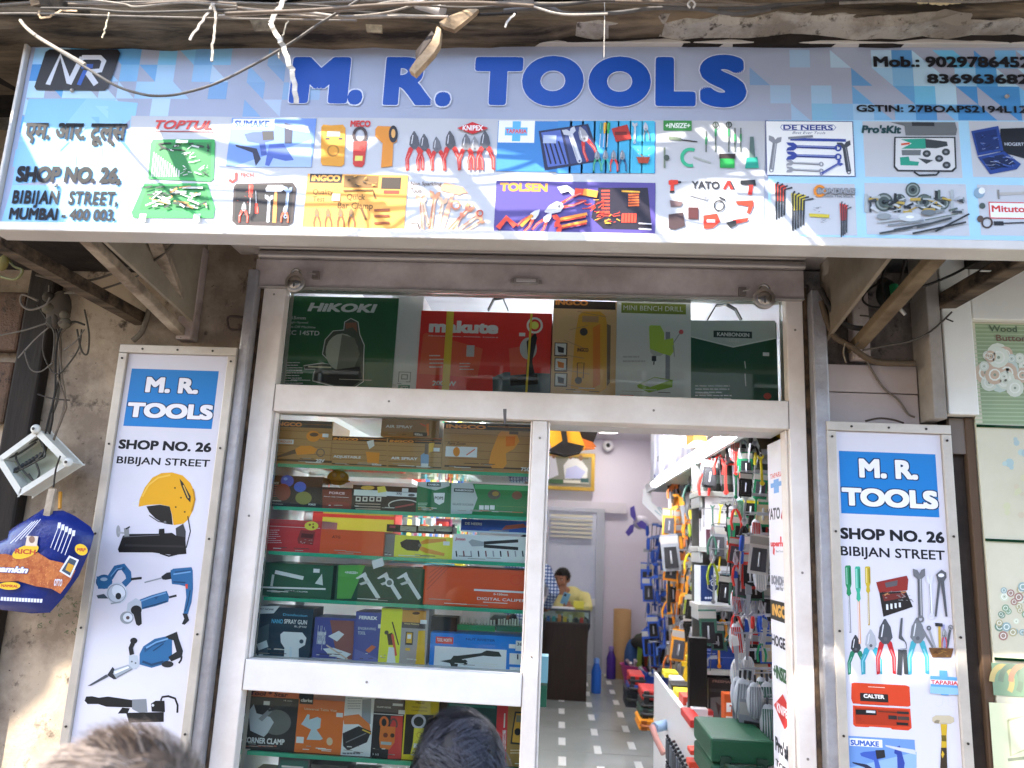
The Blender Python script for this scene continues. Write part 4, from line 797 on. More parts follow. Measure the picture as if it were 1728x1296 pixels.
# dark soffit boards left under the sign
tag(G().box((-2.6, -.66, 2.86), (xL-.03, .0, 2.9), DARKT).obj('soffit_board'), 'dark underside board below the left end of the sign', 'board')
xR = at(1432, 588, 0).x
br = empty('sign_bracket', (xR, 0, 2.62), 'peeling cream wooden bracket under the right end of the sign', 'bracket')
G().bar(at(1440, 590, -.01), Vector((xR+.02, -.66, 2.76)), .042, .03, mat('#7d6b52', .85, noise=.95, scale=9, bump=.5, dark='#5b4a36', coord='World')).obj('brace', br, bevel=.004)
G().prism([(xR-.09, -.01, 2.66), (xR-.09, -.68, 2.78), (xR-.09, -.68, 3.2), (xR-.09, -.01, 3.2)], (.012, 0, 0), mat('#8d7f6c', .7, noise=.6, scale=4, dark='#5f5344', coord='World')).obj('side_panel', br)
G().box((at(1448, 520, -.03).x-.028, -.05, 2.6), (at(1448, 520, -.03).x+.028, .0, 2.95), PL2).obj('upright', br, bevel=.005)
b8 = lambda x, y, Y: at(*B8(x, y), Y)
tag(G().bar(at(1560, 530, -.02), at(1770, 410, -.45), .06, .05, TIMBER).obj('dark_rafter', bevel=.006), 'dark timber rafter sloping out under the right end of the sign', 'rafter')
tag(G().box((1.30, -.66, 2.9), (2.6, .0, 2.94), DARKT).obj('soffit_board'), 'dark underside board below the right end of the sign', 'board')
# white boarding right of the door, grey box beam, neighbour's lit display
wb = mat('#b8aaa6', .55, noise=.35, scale=3, dark='#94867f', coord='World')
x0, x1 = at(1387, 650, -.03).x, at(1549, 660, -.03).x; z1, z0 = at(1460, 616, -.03).z, at(1460, 712, -.03).z
zm = at(1460, 663, -.03).z
tag(G().box((x0, -.03, zm+.002), (x1, .0, z1), wb).box((x0, -.029, z0-.05), (x1, .0, zm-.001), wb).obj('white_boarding', bevel=.002), 'two dirty white boards on the wall above the right side board', 'boarding')
x2, x3 = at(1556, 620, -.1).x, at(1588, 620, -.1).x; zb1 = at(1570, 708, -.1).z
tag(G().box((x1+.004, -.12, zb1), (x3, .0, 3.1), mat('#a1988f', .6, noise=.6, scale=5, dark='#6b6158', coord='World')).obj('grey_boxing', bevel=.004), 'dirty grey upright boxing between the boards and the neighbouring white box', 'boxing')
nx0 = at(1592, 600, -.1).x
cb = mat('#e6e3da', .4, noise=.2, scale=3, dark='#b9b2a4', coord='World')
zl = at(1610, 700, -.1).z; ztp = at(1640, 540, -.1).z
nb = empty('neighbour_display', (1.75, -.1, 0), 'frosted green glass display with button pictures in a white frame at the right edge', 'display')
xg = at(1640, 600, -.09).x
G().box((nx0, -.11, zl), (xg, .0, 3.0), cb).box((xg+.001, -.11, ztp), (2.7, .0, 3.0), cb).obj('white_frame', nb, bevel=.004)
fg = mat('#cfc9b2', .25, noise=.5, scale=3, dark='#b8b296', coord='World')
g = G().box((xg+.001, -.08, .4), (2.7, -.05, ztp-.001), fg); A = Art(g, ID, (0, -.08, 0)); A.k = 2
f6 = fr(1560, 480, 1.588)
def tex(A, x0, y0, x1, y1, n, cols, r0, r1, lo=1):
    for i in range(n):
        A.k = 4+i % 24; x, y = rnd.uniform(x0, x1), rnd.uniform(y0, y1); r = rnd.uniform(r0, r1); A.ell(rnd.choice(cols), x, y, r, r, 12)
        if lo and r > 3: A.k += 1; A.ring('#e3e6da', x, y, r*.55, r*.16, 10); A.ell('#8d9a86', x, y, r*.15, n=8)
pale = lambda h: grad(h, '#b9c7ae', .45)
A.rect('#8fa07a', 1645, 546, 1800, 720)
for i in range(26): A.k = 3; A.line('#a5b592', 2, [(1645, 550+i*6.6), (1800, 552+i*6.6)])
A.k = 4
tex(A, 1660, 590, 1728, 655, 26, [pale(c) for c in ('#f0efe6', '#e8e4dc', '#d8a08a', '#e9e6dd', '#c9d6d8')], 8, 20)
A.k = 30; A.text('#5a6a50', 'Wood', 1668, 549, 1716, 561, .02); A.text('#7a5a48', 'Buttons', 1680, 565, 1740, 577, .01)
A.k = 33
tex(A, 1690, 740, 1760, 790, 12, [pale(c) for c in ('#8fa8b8', '#a8bcc4')], 3, 8, 0); tex(A, 1698, 800, 1760, 900, 14, [pale(c) for c in ('#c9b88a', '#c9a58a')], 2, 7, 0)
tex(A, 1685, 985, 1750, 1075, 34, [pale(c) for c in ('#5a7a5a', '#8a3a3a', '#3d5a4a', '#a58a5a', '#6b8a9a', '#d8d0b8')], 5, 9)
A.k = 36; A.rect('#7d9478', 1672, 1118, 1800, 1180); A.rect('#d3d6b0', 1668, 1185, 1800, 1330)
for x, c in ((1690, '#b58a3c'), (1705, '#3d4a3a'), (1722, '#a5553c'), (1738, '#4a5a4a')): A.ring(pale(c), x, 1150, 17, 9, 14, 26, 180, 400)
A.line('#b5b58f', 4, [(1700, 1215), (1740, 1205), (1735, 1262), (1705, 1275), (1700, 1215)]); A.line('#8d9278', 5, [(1700, 1282), (1735, 1278)])
g.obj('glass_panel', nb)
g = G()
for py in (720, 912, 1112): z = at(1690, py, -.082).z; g.box((xg+.002, -.086, z-.004), (2.7, -.081, z+.004), glass('#7fc0a0'))
g.obj('glass_joints', nb)
xp0, xp1 = at(1612, 900, -.06).x, at(1660, 1000, -.06).x
op = mat('#3a2f27', .75, noise=.6, scale=9, dark='#1b1612', coord='World')
tag(G().box((xp0, -.05, 0), (xg-.002, .01, zl-.004), op).box((xg-.03, -.075, 0), (xg-.0025, -.051, zl-.004), mat('#54402f', .7)).obj('brown_post', bevel=.003), 'dark brown post between the right side board and the frosted display', 'post')
tag(G().box((xp0+.0, -.07, zl-.12), (xp0+.16, -.052, zl-.006), mat('#6d6158', .6)).obj('grey_cover_plate'), 'small grey plate at the top of the dark brown post', 'plate')
# ------------------------------------------------------------------ goods behind the glass
GAIN = 2.2  # top window colours lifted further to offset the dim light under the sign
def carton(f, x0, y0, x1, y1, Y, dep, col, label, fn=None, cat='box', name='product_carton', zb=None, group='cartons in the shop window', rough=.35, h=None):
    a, b = at(*f(x0, y0), Y), at(*f(x1, y1), Y); z0 = b.z if zb is None else zb
    g = G().box((a.x, Y, z0), (b.x, Y+dep, a.z), mat(col, rough))
    A = Art(g, f, (0, Y, 0)); A.k = 2
    if fn: fn(A)
    w_, h_ = b.x-a.x, a.z-b.z
    A.f = ID; A.k += 1
    for i in range(rnd.randint(3, 6)):
        u, v = a.x+rnd.uniform(.05, .6)*w_, z0+rnd.uniform(.03, .16)*h_; l = rnd.uniform(.06, .3)*w_; A.uvpoly(rnd.choice(['#c9c4ba', '#8d867c', '#3a3532']), [(u, v), (u+l, v), (u+l, v+.0022), (u, v+.0022)])
    if rnd.random() < .35: u, v = a.x+rnd.uniform(.7, .85)*w_, z0+rnd.uniform(.6, .8)*h_; A.uvpoly('#d8d6cf', [(u, v), (u+.022, v), (u+.022, v+.013), (u, v+.013)])
    o = tag(g.obj(name), label, cat, group); o.rotation_euler.z = R(rnd.uniform(-1, 1)); return o
# shelf heights: green edged glass shelves
GE = mat('#1f7a5c', .12, spec=.8); GT = glass('#c9eadb', .02)
def zrow(f, pts, Y): return sum(at(*f(*p), Y).z for p in pts)/len(pts)
SHY = .075
sh1 = zrow(B3, ((130, 325), (1650, 378)), SHY); sh2 = zrow(B3, ((105, 582), (1640, 622)), SHY); sh3 = zrow(B4, ((130, 45), (1630, 92)), SHY); sh4 = zrow(B4, ((100, 308), (1615, 345)), SHY)
sh6 = zrow(B5, ((45, 445), (1040, 505)), SHY)
for z, d, lab in ((sh1, .36, 'top green edged glass shelf, under the orange and wood patterned cartons'), (sh2, .36, 'second green edged glass shelf from the top, under the balloon pictures'), (sh3, .36, 'third green edged glass shelf, under the red and orange cartons'), (sh4, .36, 'fourth green edged glass shelf, under the caliper cartons'), (sh6, .36, 'green edged glass shelf in the lowest window')):
    g = G().box((-1.0, SHY-.012, z-.010), (-.1, SHY-.0005, z+.002), GE).box((-1.0, SHY, z-.006), (-.1, SHY+d, z), GT); tag(g.obj('glass_shelf'), lab, 'shelf', 'glass shelves in the shop window')
tag(G().box((-1.0, .07, 1.5), (-.1, .46, 1.54), ROOMW).obj('showcase_floor'), 'white floor board of the main window showcase', 'shelf')
tag(G().box((-1.0, .07, 2.42), (.74, .46, 2.45), ROOMW).obj('top_ledge'), 'white ledge carrying the big cartons in the top window', 'shelf')
tag(G().box((-1.09, .07, .3), (-1.02, .46, 2.42), ROOMW).obj('white_partition'), 'white side panel at the left end of the window showcase', 'panel')
tag(G().box((-.10, .062, .3), (-.075, .44, 2.355), glass('#dff2ea')).obj('showcase_end_glass'), 'glass end of the window showcase beside the doorway', 'panel')
W_, K_, O_ = mat('#e9e6e2', .4), mat('#1d1b1c', .35), mat('#d8692a', .35)
tz = 2.4505
def u1(A):
    A.text(W_, 'HiKOKI', 400, 300, 785, 360, .045, .2); A.text(W_, '355mm', 285, 375, 385, 396, .01); A.text(W_, 'High-Speed', 282, 404, 398, 422, .0); A.text(W_, 'Cut-Off Machine', 280, 428, 440, 446, .0); A.text(W_, 'CC 14STD', 277, 455, 462, 486, .015); A.dashes('#b9c6b4', 255, 635, 375, 765, 9, .35)
    o = [(430, 700), (425, 740), (560, 775), (660, 778), (710, 745), (712, 600), (715, 540), (690, 480), (680, 410), (640, 390), (605, 410), (600, 455), (540, 460), (495, 510), (480, 590), (540, 650), (480, 640), (375, 655), (380, 675), (440, 675), (430, 700)]
    A.poly('#3d4238', o); A.line('#d5dbcd', 5, o); A.ell('#8f9084', 590, 580, 92, 105); A.poly('#5c5d52', [(590, 480), (660, 500), (690, 590), (650, 690), (560, 680)]); A.poly('#1f1d1e', [(440, 690), (690, 660), (705, 735), (650, 768), (560, 765), (435, 735)]); A.line('#c9a28d', 8, [(400, 660), (530, 665)]); A.poly('#6d4a3a', [(608, 415), (672, 412), (676, 470), (650, 440), (612, 450)])
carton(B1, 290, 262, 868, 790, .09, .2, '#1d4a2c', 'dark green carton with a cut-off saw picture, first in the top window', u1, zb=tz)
def u2(A): A.rect('#4a5a50', 907, 688, 972, 748); A.rect('#dcdcda', 911, 692, 968, 744); A.rect('#4a5a50', 922, 703, 957, 733); A.rect('#dcdcda', 927, 708, 952, 728); A.rect('#2f6a55', 905, 762, 968, 798); A.text(W_, 'JCD', 912, 768, 960, 785, .02, .2)
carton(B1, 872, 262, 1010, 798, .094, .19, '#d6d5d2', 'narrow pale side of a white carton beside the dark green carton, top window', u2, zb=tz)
def u3(A):
    A.poly('#c9472f', [(1045, 480), (1060, 470), (1380, 560), (1350, 720), (1020, 700)]); A.text(W_, 'makute', 1080, 398, 1465, 478, .055); A.text(W_, 'PROFESSIONAL POWER TOOLS', 1075, 484, 1465, 500, .02); A.f = B2
    A.poly('#3d4a4e', [(-160, 720), (-90, 690), (162, 700), (164, 815), (-160, 800)]); A.poly('#c24634', [(-70, 560), (30, 540), (60, 700), (-60, 710)]); A.poly('#141415', [(-62, 720), (90, 700), (95, 760), (-60, 768)]); A.poly('#1a1a1c', [(30, 640), (60, 620), (80, 720), (25, 740)]); A.ell('#8a8d8c', 40, 560, 48, 62); A.poly('#1a1a1c', [(30, 520), (80, 470), (90, 500), (60, 640), (40, 640)]); A.ring('#e0a8a0', 76, 430, 40, 12); A.ell('#d8b04a', 76, 430, 22)
    A.f = B1; A.text(W_, '2000W', 1098, 738, 1228, 770, .03); A.dashes('#e8b8ac', 1080, 595, 1170, 680, 4, .3); A.dashes('#e8b8ac', 1250, 640, 1330, 690, 3, .3); A.rect('#8f9092', 1290, 540, 1330, 605)
    A.rect('#e0912c', 1178, 350, 1190, 800); A.f = B2; A.line('#e0912c', 12, [(58, 365), (28, 815)])
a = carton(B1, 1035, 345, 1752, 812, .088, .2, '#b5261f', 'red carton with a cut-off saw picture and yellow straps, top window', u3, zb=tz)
def u4(A):
    A.rect('#241b15', 182, 288, 527, 342); A.text(O_, 'iNGCO', 190, 285, 372, 318, .05); A.poly('#e07a2a', [(320, 372), (345, 350), (440, 350), (470, 375), (480, 430), (475, 780), (430, 810), (275, 780), (300, 480)]); A.rect('#8a6a4a', 340, 375, 430, 412); A.poly('#c05f1c', [(400, 440), (440, 420), (440, 760), (400, 780)]); A.poly('#5a4a3c', [(478, 420), (500, 430), (495, 750), (478, 770)])
    A.ell('#2a2320', 348, 465, 22); A.ell('#2a2320', 318, 738, 20); A.text('#3d2416', 'iNGCO', 312, 555, 374, 578, .05); A.line('#3d2416', 5, [(312, 640), (312, 720), (345, 725), (350, 640), (312, 640)])
    for i, c in enumerate(('#2a2a2c', '#c9622a', '#3a3a3c')): y = 525+i*85; A.rect('#3a2f28', 185, y, 255, y+80); A.rect('#dcd6cc', 190, y+5, 248, y+72); A.poly(c, [(200, y+20), (238, y+30), (236, y+60), (205, y+55)])
    for i in range(6): A.line('#7d6349', 3, [(185+rnd.uniform(0, 200), 350+i*80), (260+rnd.uniform(0, 250), 330+i*80+rnd.uniform(0, 80))])
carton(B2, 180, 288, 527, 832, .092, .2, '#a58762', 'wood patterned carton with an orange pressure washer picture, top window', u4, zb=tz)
def u5(A):
    A.rect('#5f6a26', 560, 302, 922, 368); A.text('#cfd4b0', 'MINI BENCH DRILL', 572, 316, 905, 352, .0); A.dashes('#8d8c8c', 568, 600, 700, 650, 2, .4)
    A.poly('#8aa03c', [(715, 435), (725, 428), (778, 430), (800, 470), (800, 590), (720, 570), (716, 480)]); A.poly('#8d8f8a', [(720, 560), (795, 590), (780, 600), (740, 600), (722, 580)]); A.rect('#2d2d2f', 730, 600, 755, 630); A.line('#2d2d2f', 7, [(743, 630), (741, 650)]); A.rect('#6d7076', 808, 465, 832, 740); A.poly('#8aa03c', [(800, 510), (850, 500), (858, 570), (835, 600), (800, 590)]); A.line('#77797c', 5, [(850, 530), (890, 470)]); A.ell('#b5484c', 895, 466, 13); A.line('#77797c', 5, [(850, 540), (858, 605)])
    A.poly('#6d8530', [(648, 765), (745, 718), (848, 735), (845, 775), (715, 806), (652, 778)]); A.poly('#b5b8b8', [(665, 758), (745, 722), (830, 738), (720, 775)]); A.rect('#c4553c', 552, 818, 628, 838)
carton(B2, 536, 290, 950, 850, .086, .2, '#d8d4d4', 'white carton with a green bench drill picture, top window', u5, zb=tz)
def u6(A):
    A.poly('#8d9390', [(947, 402), (1422, 402), (1425, 500), (1185, 548), (947, 490)]); A.line('#b9bdba', 7, [(947, 492), (1185, 550), (1425, 500)]); A.rect('#1d2a24', 1075, 458, 1292, 502); A.text('#d5d8d4', 'KANBONXIN', 1095, 467, 1276, 494, .03); A.text('#d5d8d4', '143102', 1150, 507, 1220, 524, .0); A.dashes('#b5c2b8', 972, 765, 1190, 855, 5, .4); A.ell('#a8483c', 1378, 825, 22, 18); A.line('#d5d8d4', 5, [(1250, 630), (1255, 670)]); A.line('#d5d8d4', 5, [(1252, 700), (1256, 770)])
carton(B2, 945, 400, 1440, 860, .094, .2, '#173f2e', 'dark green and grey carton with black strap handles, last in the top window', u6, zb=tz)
for f, pts, lab in ((B2, ((1042, 400), (1090, 318), (1150, 312), (1200, 340), (1232, 400)), 'black strap handle standing up from the dark green and grey carton'), (B1, ((1408, 345), (1440, 282), (1490, 275), (1520, 345)), 'black strap handle standing up from the red carton')):
    P = [at(*f(*p), .19) for p in pts]; g = G()
    for i in range(len(P)-1): g.bar(P[i], P[i+1], .004, .026, BLACK, up=(0, 1, 0))
    tag(g.obj('strap_handle'), lab, 'handle strap')
# main window, row 1
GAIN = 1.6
WD = mat('#94724a', .4); KH = mat('#1d1814', .4)
def ingco(A, x0, y0, x1, y1, hh, tx0, tx1, body=None):
    A.rect(KH, x0, y0, x1, y0+hh); A.text(O_, 'iNGCO', x0+8, y0+hh*.22, x0+(x1-x0)*.48, y0+hh*.78, .055); A.rect(O_, x0+(x1-x0)*.5, y0+hh*.5, x1, y0+hh*.6)
    for i in range(5): A.line('#6d5236', 3, [(x0, y0+hh+(y1-y0-hh)*i/5+8), (x1, y0+hh+(y1-y0-hh)*(i+.6)/5)])
    A.rect('#3a332b', x0, y1-(y1-y0)*.16, x1, y1-(y1-y0)*.06); A.rect(O_, x0, y1-(y1-y0)*.055, x1, y1)
def w1(A):
    ingco(A, 148, 63, 483, 332, 52, 0, 0); A.poly('#4f463d', [(135, 285), (270, 235), (275, 260), (140, 292)]); A.poly('#dd7a2c', [(270, 235), (300, 215), (360, 215), (400, 235), (380, 262), (280, 268)]); A.ell('#dd7a2c', 375, 160, 40, 32); A.ell('#3a302a', 380, 150, 26, 12); A.poly('#dd7a2c', [(410, 150), (445, 140), (440, 180), (415, 175)]); A.ring('#5c5248', 418, 256, 22, 6); A.rect('#e5dccb', 152, 176, 260, 206); A.text('#b5722f', 'CORDLESS', 158, 182, 252, 200, .02); A.text(W_, '20V', 392, 292, 440, 313, .03)
carton(B3, 150, 62, 470, 332, .085, .22, '#94724a', 'wood patterned carton with an orange blower, marked 20V, left end of the top shelf', w1, zb=sh1+.0025)
def w2(A): ingco(A, 483, 158, 800, 345, 36, 0, 0); A.poly('#dd7a2c', [(680, 250), (760, 255), (755, 320), (690, 325)]); A.poly('#cfc6ba', [(685, 190), (725, 180), (730, 215), (700, 235)]); A.text(W_, 'ADJUSTABLE', 492, 270, 650, 290, .03); A.text(W_, '400cc', 710, 317, 770, 332, .03)
carton(B3, 476, 156, 797, 345, .09, .2, '#94724a', 'wood patterned carton with an orange spray gun, second on the top shelf', w2, zb=sh1+.0025)
def w3(A): ingco(A, 815, 172, 1125, 358, 34, 0, 0); A.poly('#6d86a0', [(1005, 270), (1028, 255), (1052, 270), (1050, 340), (1005, 338)]); A.rect('#dfe4e8', 1008, 318, 1046, 345); A.poly('#c99a4a', [(1055, 200), (1085, 198), (1075, 250), (1052, 255)]); A.rect('#5a4a40', 1030, 205, 1045, 265); A.text(W_, 'AIR SPRAY', 832, 278, 985, 300, .03)
c3 = carton(B3, 806, 170, 1122, 358, .09, .2, '#94724a', 'wood patterned carton with a blue bottled spray tool, third on the top shelf', w3, zb=sh1+.0025)
def w3b(A): A.text(W_, 'AIR SPRAY', 800, 92, 955, 115, .03); A.poly('#dd6a2c', [(1035, 90), (1050, 85), (1052, 155), (1038, 158)]); A.line('#c8402c', 6, [(1000, 85), (1030, 100)]); A.rect(KH, 960, 135, 1040, 160); A.text(W_, '400cc', 965, 140, 1012, 155, .03); A.rect(O_, 782, 162, 1125, 172)
carton(B3, 778, 48, 1108, 170, .105, .18, '#7d6040', 'wood patterned carton lying across two others on the top shelf', w3b)
def w4(A):
    ingco(A, 1142, 76, 1645, 375, 56, 0, 0); A.poly('#e07f35', [(1455, 150), (1475, 130), (1560, 135), (1580, 190), (1545, 235), (1500, 260), (1505, 320), (1485, 348), (1420, 345), (1400, 320), (1415, 250), (1440, 190)]); A.poly('#c96520', [(1500, 160), (1555, 160), (1552, 215), (1500, 220)]); A.rect('#4a3c30', 1520, 130, 1572, 150); A.rect('#e3ddd2', 1150, 218, 1235, 280); A.ell('#dd7a2c', 1212, 250, 20, 28); A.rect('#e3ddd2', 1238, 220, 1330, 284); A.line('#b5553c', 6, [(1270, 270), (1320, 235)]); A.text('#4a3d2f', 'Paint Zoom', 1160, 192, 1265, 212, .01, .3); A.text(W_, '750', 1588, 340, 1640, 365, .03)
carton(B3, 1140, 75, 1648, 375, .085, .24, '#94724a', 'large wood patterned carton with an orange sprayer, right end of the top shelf', w4, zb=sh1+.0025)
# row 2
def w5(A):
    A.text('#d8d0c8', 'FORCE', 122, 425, 175, 440, .03); A.dashes('#c9605a', 122, 445, 190, 520, 6, .35); A.ell('#2c4a9c', 225, 420, 38, 34); A.ell('#6d8fd0', 215, 408, 12, 9); A.ell('#7a3024', 200, 485, 45, 50); A.ell('#6b6a2c', 320, 520, 48, 38); A.ell('#3550a0', 300, 455, 36, 30); A.text(W_, 'FORCE', 350, 552, 390, 564, .03)
carton(B3, 120, 385, 418, 582, .085, .2, '#141016', 'black carton with dark balloon pictures, left end of the second shelf', w5, zb=sh2+.0025)
def w6(A):
    A.poly('#6b2a18', [(430, 470), (600, 470), (605, 585), (430, 580)]); A.text('#e0a0a0', 'FORCE', 470, 482, 560, 500, .035); A.text(W_, 'Piston ring compressor', 438, 508, 585, 520, .015, .15); A.ell('#7a2a1c', 520, 560, 70, 20)
carton(B3, 424, 455, 606, 586, .085, .2, '#2a1812', 'dark red-brown carton under the yellow helmet on the second shelf', w6, zb=sh2+.0025)
def blob(name, f, els, Y, label, cat):
    g = G()
    for (x, y, r, ry, c, dy) in els: p = at(*f(x, y), Y+dy); k = (p-CAM).length/FPX/3.456; g.ell(p, (r*k, r*k*.8, ry*k), mat(c, .25), 16, 10)
    return tag(g.obj(name), label, cat)
blob('safety_helmet', B3, [(412, 446, 58, 40, '#c9382a', 0), (412, 462, 66, 10, '#b52e22', 0)], .16, 'shiny red rounded helmet between the balloon carton and the yellow one', 'helmet')
blob('safety_helmet', B3, [(520, 402, 62, 42, '#c9963c', 0), (520, 420, 70, 10, '#b07f2c', 0), (500, 385, 14, 14, '#dba070', -.03), (545, 388, 14, 14, '#dba070', -.03)], .19, 'yellow ochre helmet on top of the dark red-brown carton', 'helmet')
blob('safety_helmet', B3, [(330, 440, 45, 38, '#3a66c0', 0), (330, 455, 52, 9, '#2c52a8', 0)], .3, 'blue helmet half hidden behind the black balloon carton', 'helmet')
def w7(A):
    A.rect('#cfc6b8', 612, 470, 800, 512); A.rect('#c5c3c6', 800, 482, 985, 515); A.ell('#b5903c', 690, 460, 40, 12); A.poly('#d8b04a', [(745, 455), (790, 450), (800, 482), (750, 490)])
    for i in range(4): A.rect('#bcb3a8', 622+i*40, 512, 648+i*40, 540); A.rect('#3a302a', 628+i*40, 518, 642+i*40, 534)
    for y in (552, 568, 582): A.line('#a08d7c', 5, [(620, y), (765, y+4)])
    A.ring('#b9b3ac', 900, 560, 88, 6, 16, 30, 160, 330); A.line('#8a3a3a', 10, [(850, 575), (960, 555)]); A.text('#3a3636', '772', 858, 488, 888, 504, .03); A.ell('#4d4a4a', 945, 503, 20, 8)
carton(B3, 606, 442, 982, 604, .085, .22, '#241a16', 'dark brown carton with a pale band and small icons, middle of the second shelf', w7, zb=sh2+.0025)
def w8(A):
    A.poly('#9da29f', [(988, 425), (1172, 425), (1172, 450), (1090, 475), (988, 450)]); A.rect('#27332d', 1040, 428, 1120, 455); A.text('#c8ccc8', 'KANBON', 1048, 434, 1112, 449, .03); A.poly('#c3c6c2', [(1078, 490), (1145, 490), (1140, 545), (1112, 560), (1085, 545)]); A.text('#27332d', 'POPS', 1086, 510, 1136, 530, .03); A.dashes('#a8bfae', 988, 548, 1050, 575, 3, .4); A.dashes('#c98a5a', 988, 575, 1090, 595, 2, .4)
carton(B3, 986, 425, 1172, 612, .085, .16, '#17603c', 'green carton with a grey top and shield badge, second shelf', w8, zb=sh2+.0025)
def w9(A):
    A.poly('#a2a6a4', [(1183, 432), (1305, 432), (1335, 520), (1300, 612), (1178, 612)]); A.rect('#2a3630', 1198, 462, 1312, 488); A.text('#c8ccc8', 'KANBONXIN', 1206, 467, 1305, 483, .03); A.text('#5a635e', 'GLASS SUCKER', 1190, 548, 1312, 566, .02); A.rect('#3a8f5c', 1320, 440, 1650, 480); A.ell('#4a4a42', 1432, 500, 38, 28); A.ell('#8a7038', 1440, 495, 20, 14); A.ell('#6b4a38', 1565, 505, 30, 24)
    for i in range(3): A.rect('#d8dcd8', 1345+i*32, 562, 1370+i*32, 588)
    A.rect('#d0b83a', 1442, 566, 1620, 574); A.rect('#c9552f', 1345, 595, 1600, 603)
carton(B3, 1178, 430, 1648, 626, .085, .2, '#1d6b3c', 'long green carton with a silver panel, right end of the second shelf', w9, zb=sh2+.0025)
# row 3
def w10(A):
    A.rect('#a83a3a', 92, 645, 412, 680); A.rect('#d8a8a4', 90, 680, 412, 698); A.ell('#e0b43a', 362, 682, 40, 26); A.ell('#7a4a1c', 352, 676, 7); A.ell('#7a4a1c', 372, 690, 7); A.ell('#7a4a1c', 372, 672, 5); A.dashes('#e0a8a8', 90, 705, 190, 790, 7, .35); A.poly('#7a2420', [(280, 760), (300, 705), (385, 715), (370, 795), (285, 785)]); A.poly('#4a1816', [(305, 725), (375, 732), (368, 755), (300, 750)]); a_bits(A, 295, 760, 365, 785, 8, ['#c8a8a0', '#888'])
carton(B3, 94, 640, 410, 805, .085, .2, '#b02a2c', 'red carton with a yellow oval badge, left end of the third shelf', w10, zb=sh3+.0025)
def w11(A): A.text('#5a2412', 'ATG', 488, 738, 535, 756, .02)
carton(B3, 424, 700, 785, 848, .085, .2, '#d94a20', 'plain bright orange carton on the third shelf', w11, zb=sh3+.0025)
carton(B3, 788, 728, 848, 845, .1, .18, '#6b6663', 'narrow grey carton end squeezed between the orange and yellow cartons, third shelf', None, zb=sh3+.0025)
def w12(A): A.poly('#1d1a18', [(880, 778), (915, 760), (990, 765), (1005, 795), (985, 830), (920, 825), (888, 805)]); A.poly('#c07f2f', [(998, 775), (1030, 760), (1145, 755), (1150, 772), (1040, 785), (1005, 790)]); A.poly('#c07f2f', [(1000, 800), (1040, 815), (1140, 842), (1135, 858), (1030, 840), (992, 822)]); A.ell('#55504a', 995, 795, 10)
carton(B3, 852, 735, 1186, 862, .085, .2, '#d9b93a', 'yellow carton with black and orange crimping pliers on the third shelf', w12, zb=sh3+.0025)
def w13(A):
    A.rect('#a33a5a', 822, 680, 855, 695)
    for x in (885, 990, 1095): A.rect('#d5d2d4', x, 682, x+90, 716); a_bits(A, x+5, 686, x+85, 712, 6, ['#8a8a8f', '#c8b0a8'])
carton(B3, 806, 672, 1186, 732, .16, .12, '#23191d', 'black and maroon carton showing above the yellow crimping pliers carton', w13)
def w14(A): A.rect('#23468f', 1365, 645, 1638, 722); A.text('#d8dce8', 'DE NEERS', 1262, 660, 1360, 680, .03); A.poly('#a5503c', [(1475, 705), (1500, 680), (1600, 670), (1625, 690), (1540, 700)]); A.rect('#a8b4d4', 1242, 716, 1638, 724)
carton(B3, 1240, 640, 1640, 728, .12, .16, '#1f3a86', 'blue carton lying on top of the white cutter carton, third shelf', w14)
def w15(A):
    A.rect('#e6e2e0', 1205, 738, 1278, 800); A.text('#a8324a', 'Jonson', 1203, 748, 1262, 768, .03, .15); A.poly('#8d8f92', [(1280, 775), (1300, 760), (1370, 775), (1372, 800), (1300, 802)]); A.line('#2a2524', 18, [(1370, 782), (1570, 770)]); A.line('#2a2524', 18, [(1370, 800), (1570, 815)]); 
    for i in range(10): A.line(['#2a2a2c', '#6a3a3a', '#8a8a8e'][i % 3], 8, [(1208+i*43, 828), (1212+i*43, 862)])
carton(B3, 1192, 728, 1640, 878, .085, .2, '#d5d3d2', 'white carton with long black cable cutters, right end of the third shelf', w15, zb=sh3+.0025)
# row 4
def w16(A): A.line('#c3c6c2', 20, [(215, 150), (375, 185)]); A.line('#a8aca8', 14, [(205, 165), (195, 230)]); A.line('#d3d6d2', 9, [(140, 236), (500, 246)]); A.text('#c3cfc4', 'DIGITAL CALIPER', 270, 252, 400, 266, .01); A.poly('#b5b8b5', [(440, 215), (480, 160), (485, 225)])
carton(B4, 135, 95, 528, 318, .085, .2, '#1d4a32', 'dark green caliper carton, left end of the fourth shelf', w16, zb=sh4+.0025)
def w17(A):
    A.poly('#4a8a3a', [(570, 112), (720, 112), (640, 300), (560, 300)]); A.text('#d5dfcf', '+INSIZE+', 605, 145, 678, 162, .03)
    for x in (695, 815, 925): A.line('#b9bcba', 22, [(x+15, 165), (x+100, 300)]); A.poly('#c8cbc8', [(x-30, 185), (x+25, 150), (x+35, 170), (x-20, 190)]); A.poly('#a8aba8', [(x-10, 215), (x+40, 195), (x+45, 212), (x, 225)])
    A.ell('#d8dad8', 855, 210, 24); A.ell('#55605a', 855, 210, 15)
carton(B4, 562, 110, 1042, 318, .085, .2, '#163d2c', 'green carton with three caliper pictures, middle of the fourth shelf', w17, zb=sh4+.0025)
def w18(A):
    for i in range(4): A.line('#a8391c', 6, [(1065+i*6, 250-i*32), (1190-i*20, 122)])
    A.rect('#e8dcd2', 1330, 256, 1625, 260); A.text('#e8c8b8', '0-150mm', 1440, 268, 1520, 284, .02); A.text(W_, 'DIGITAL CALIPER', 1348, 290, 1620, 320, .01); A.ring('#c03c1c', 1565, 195, 28, 5)
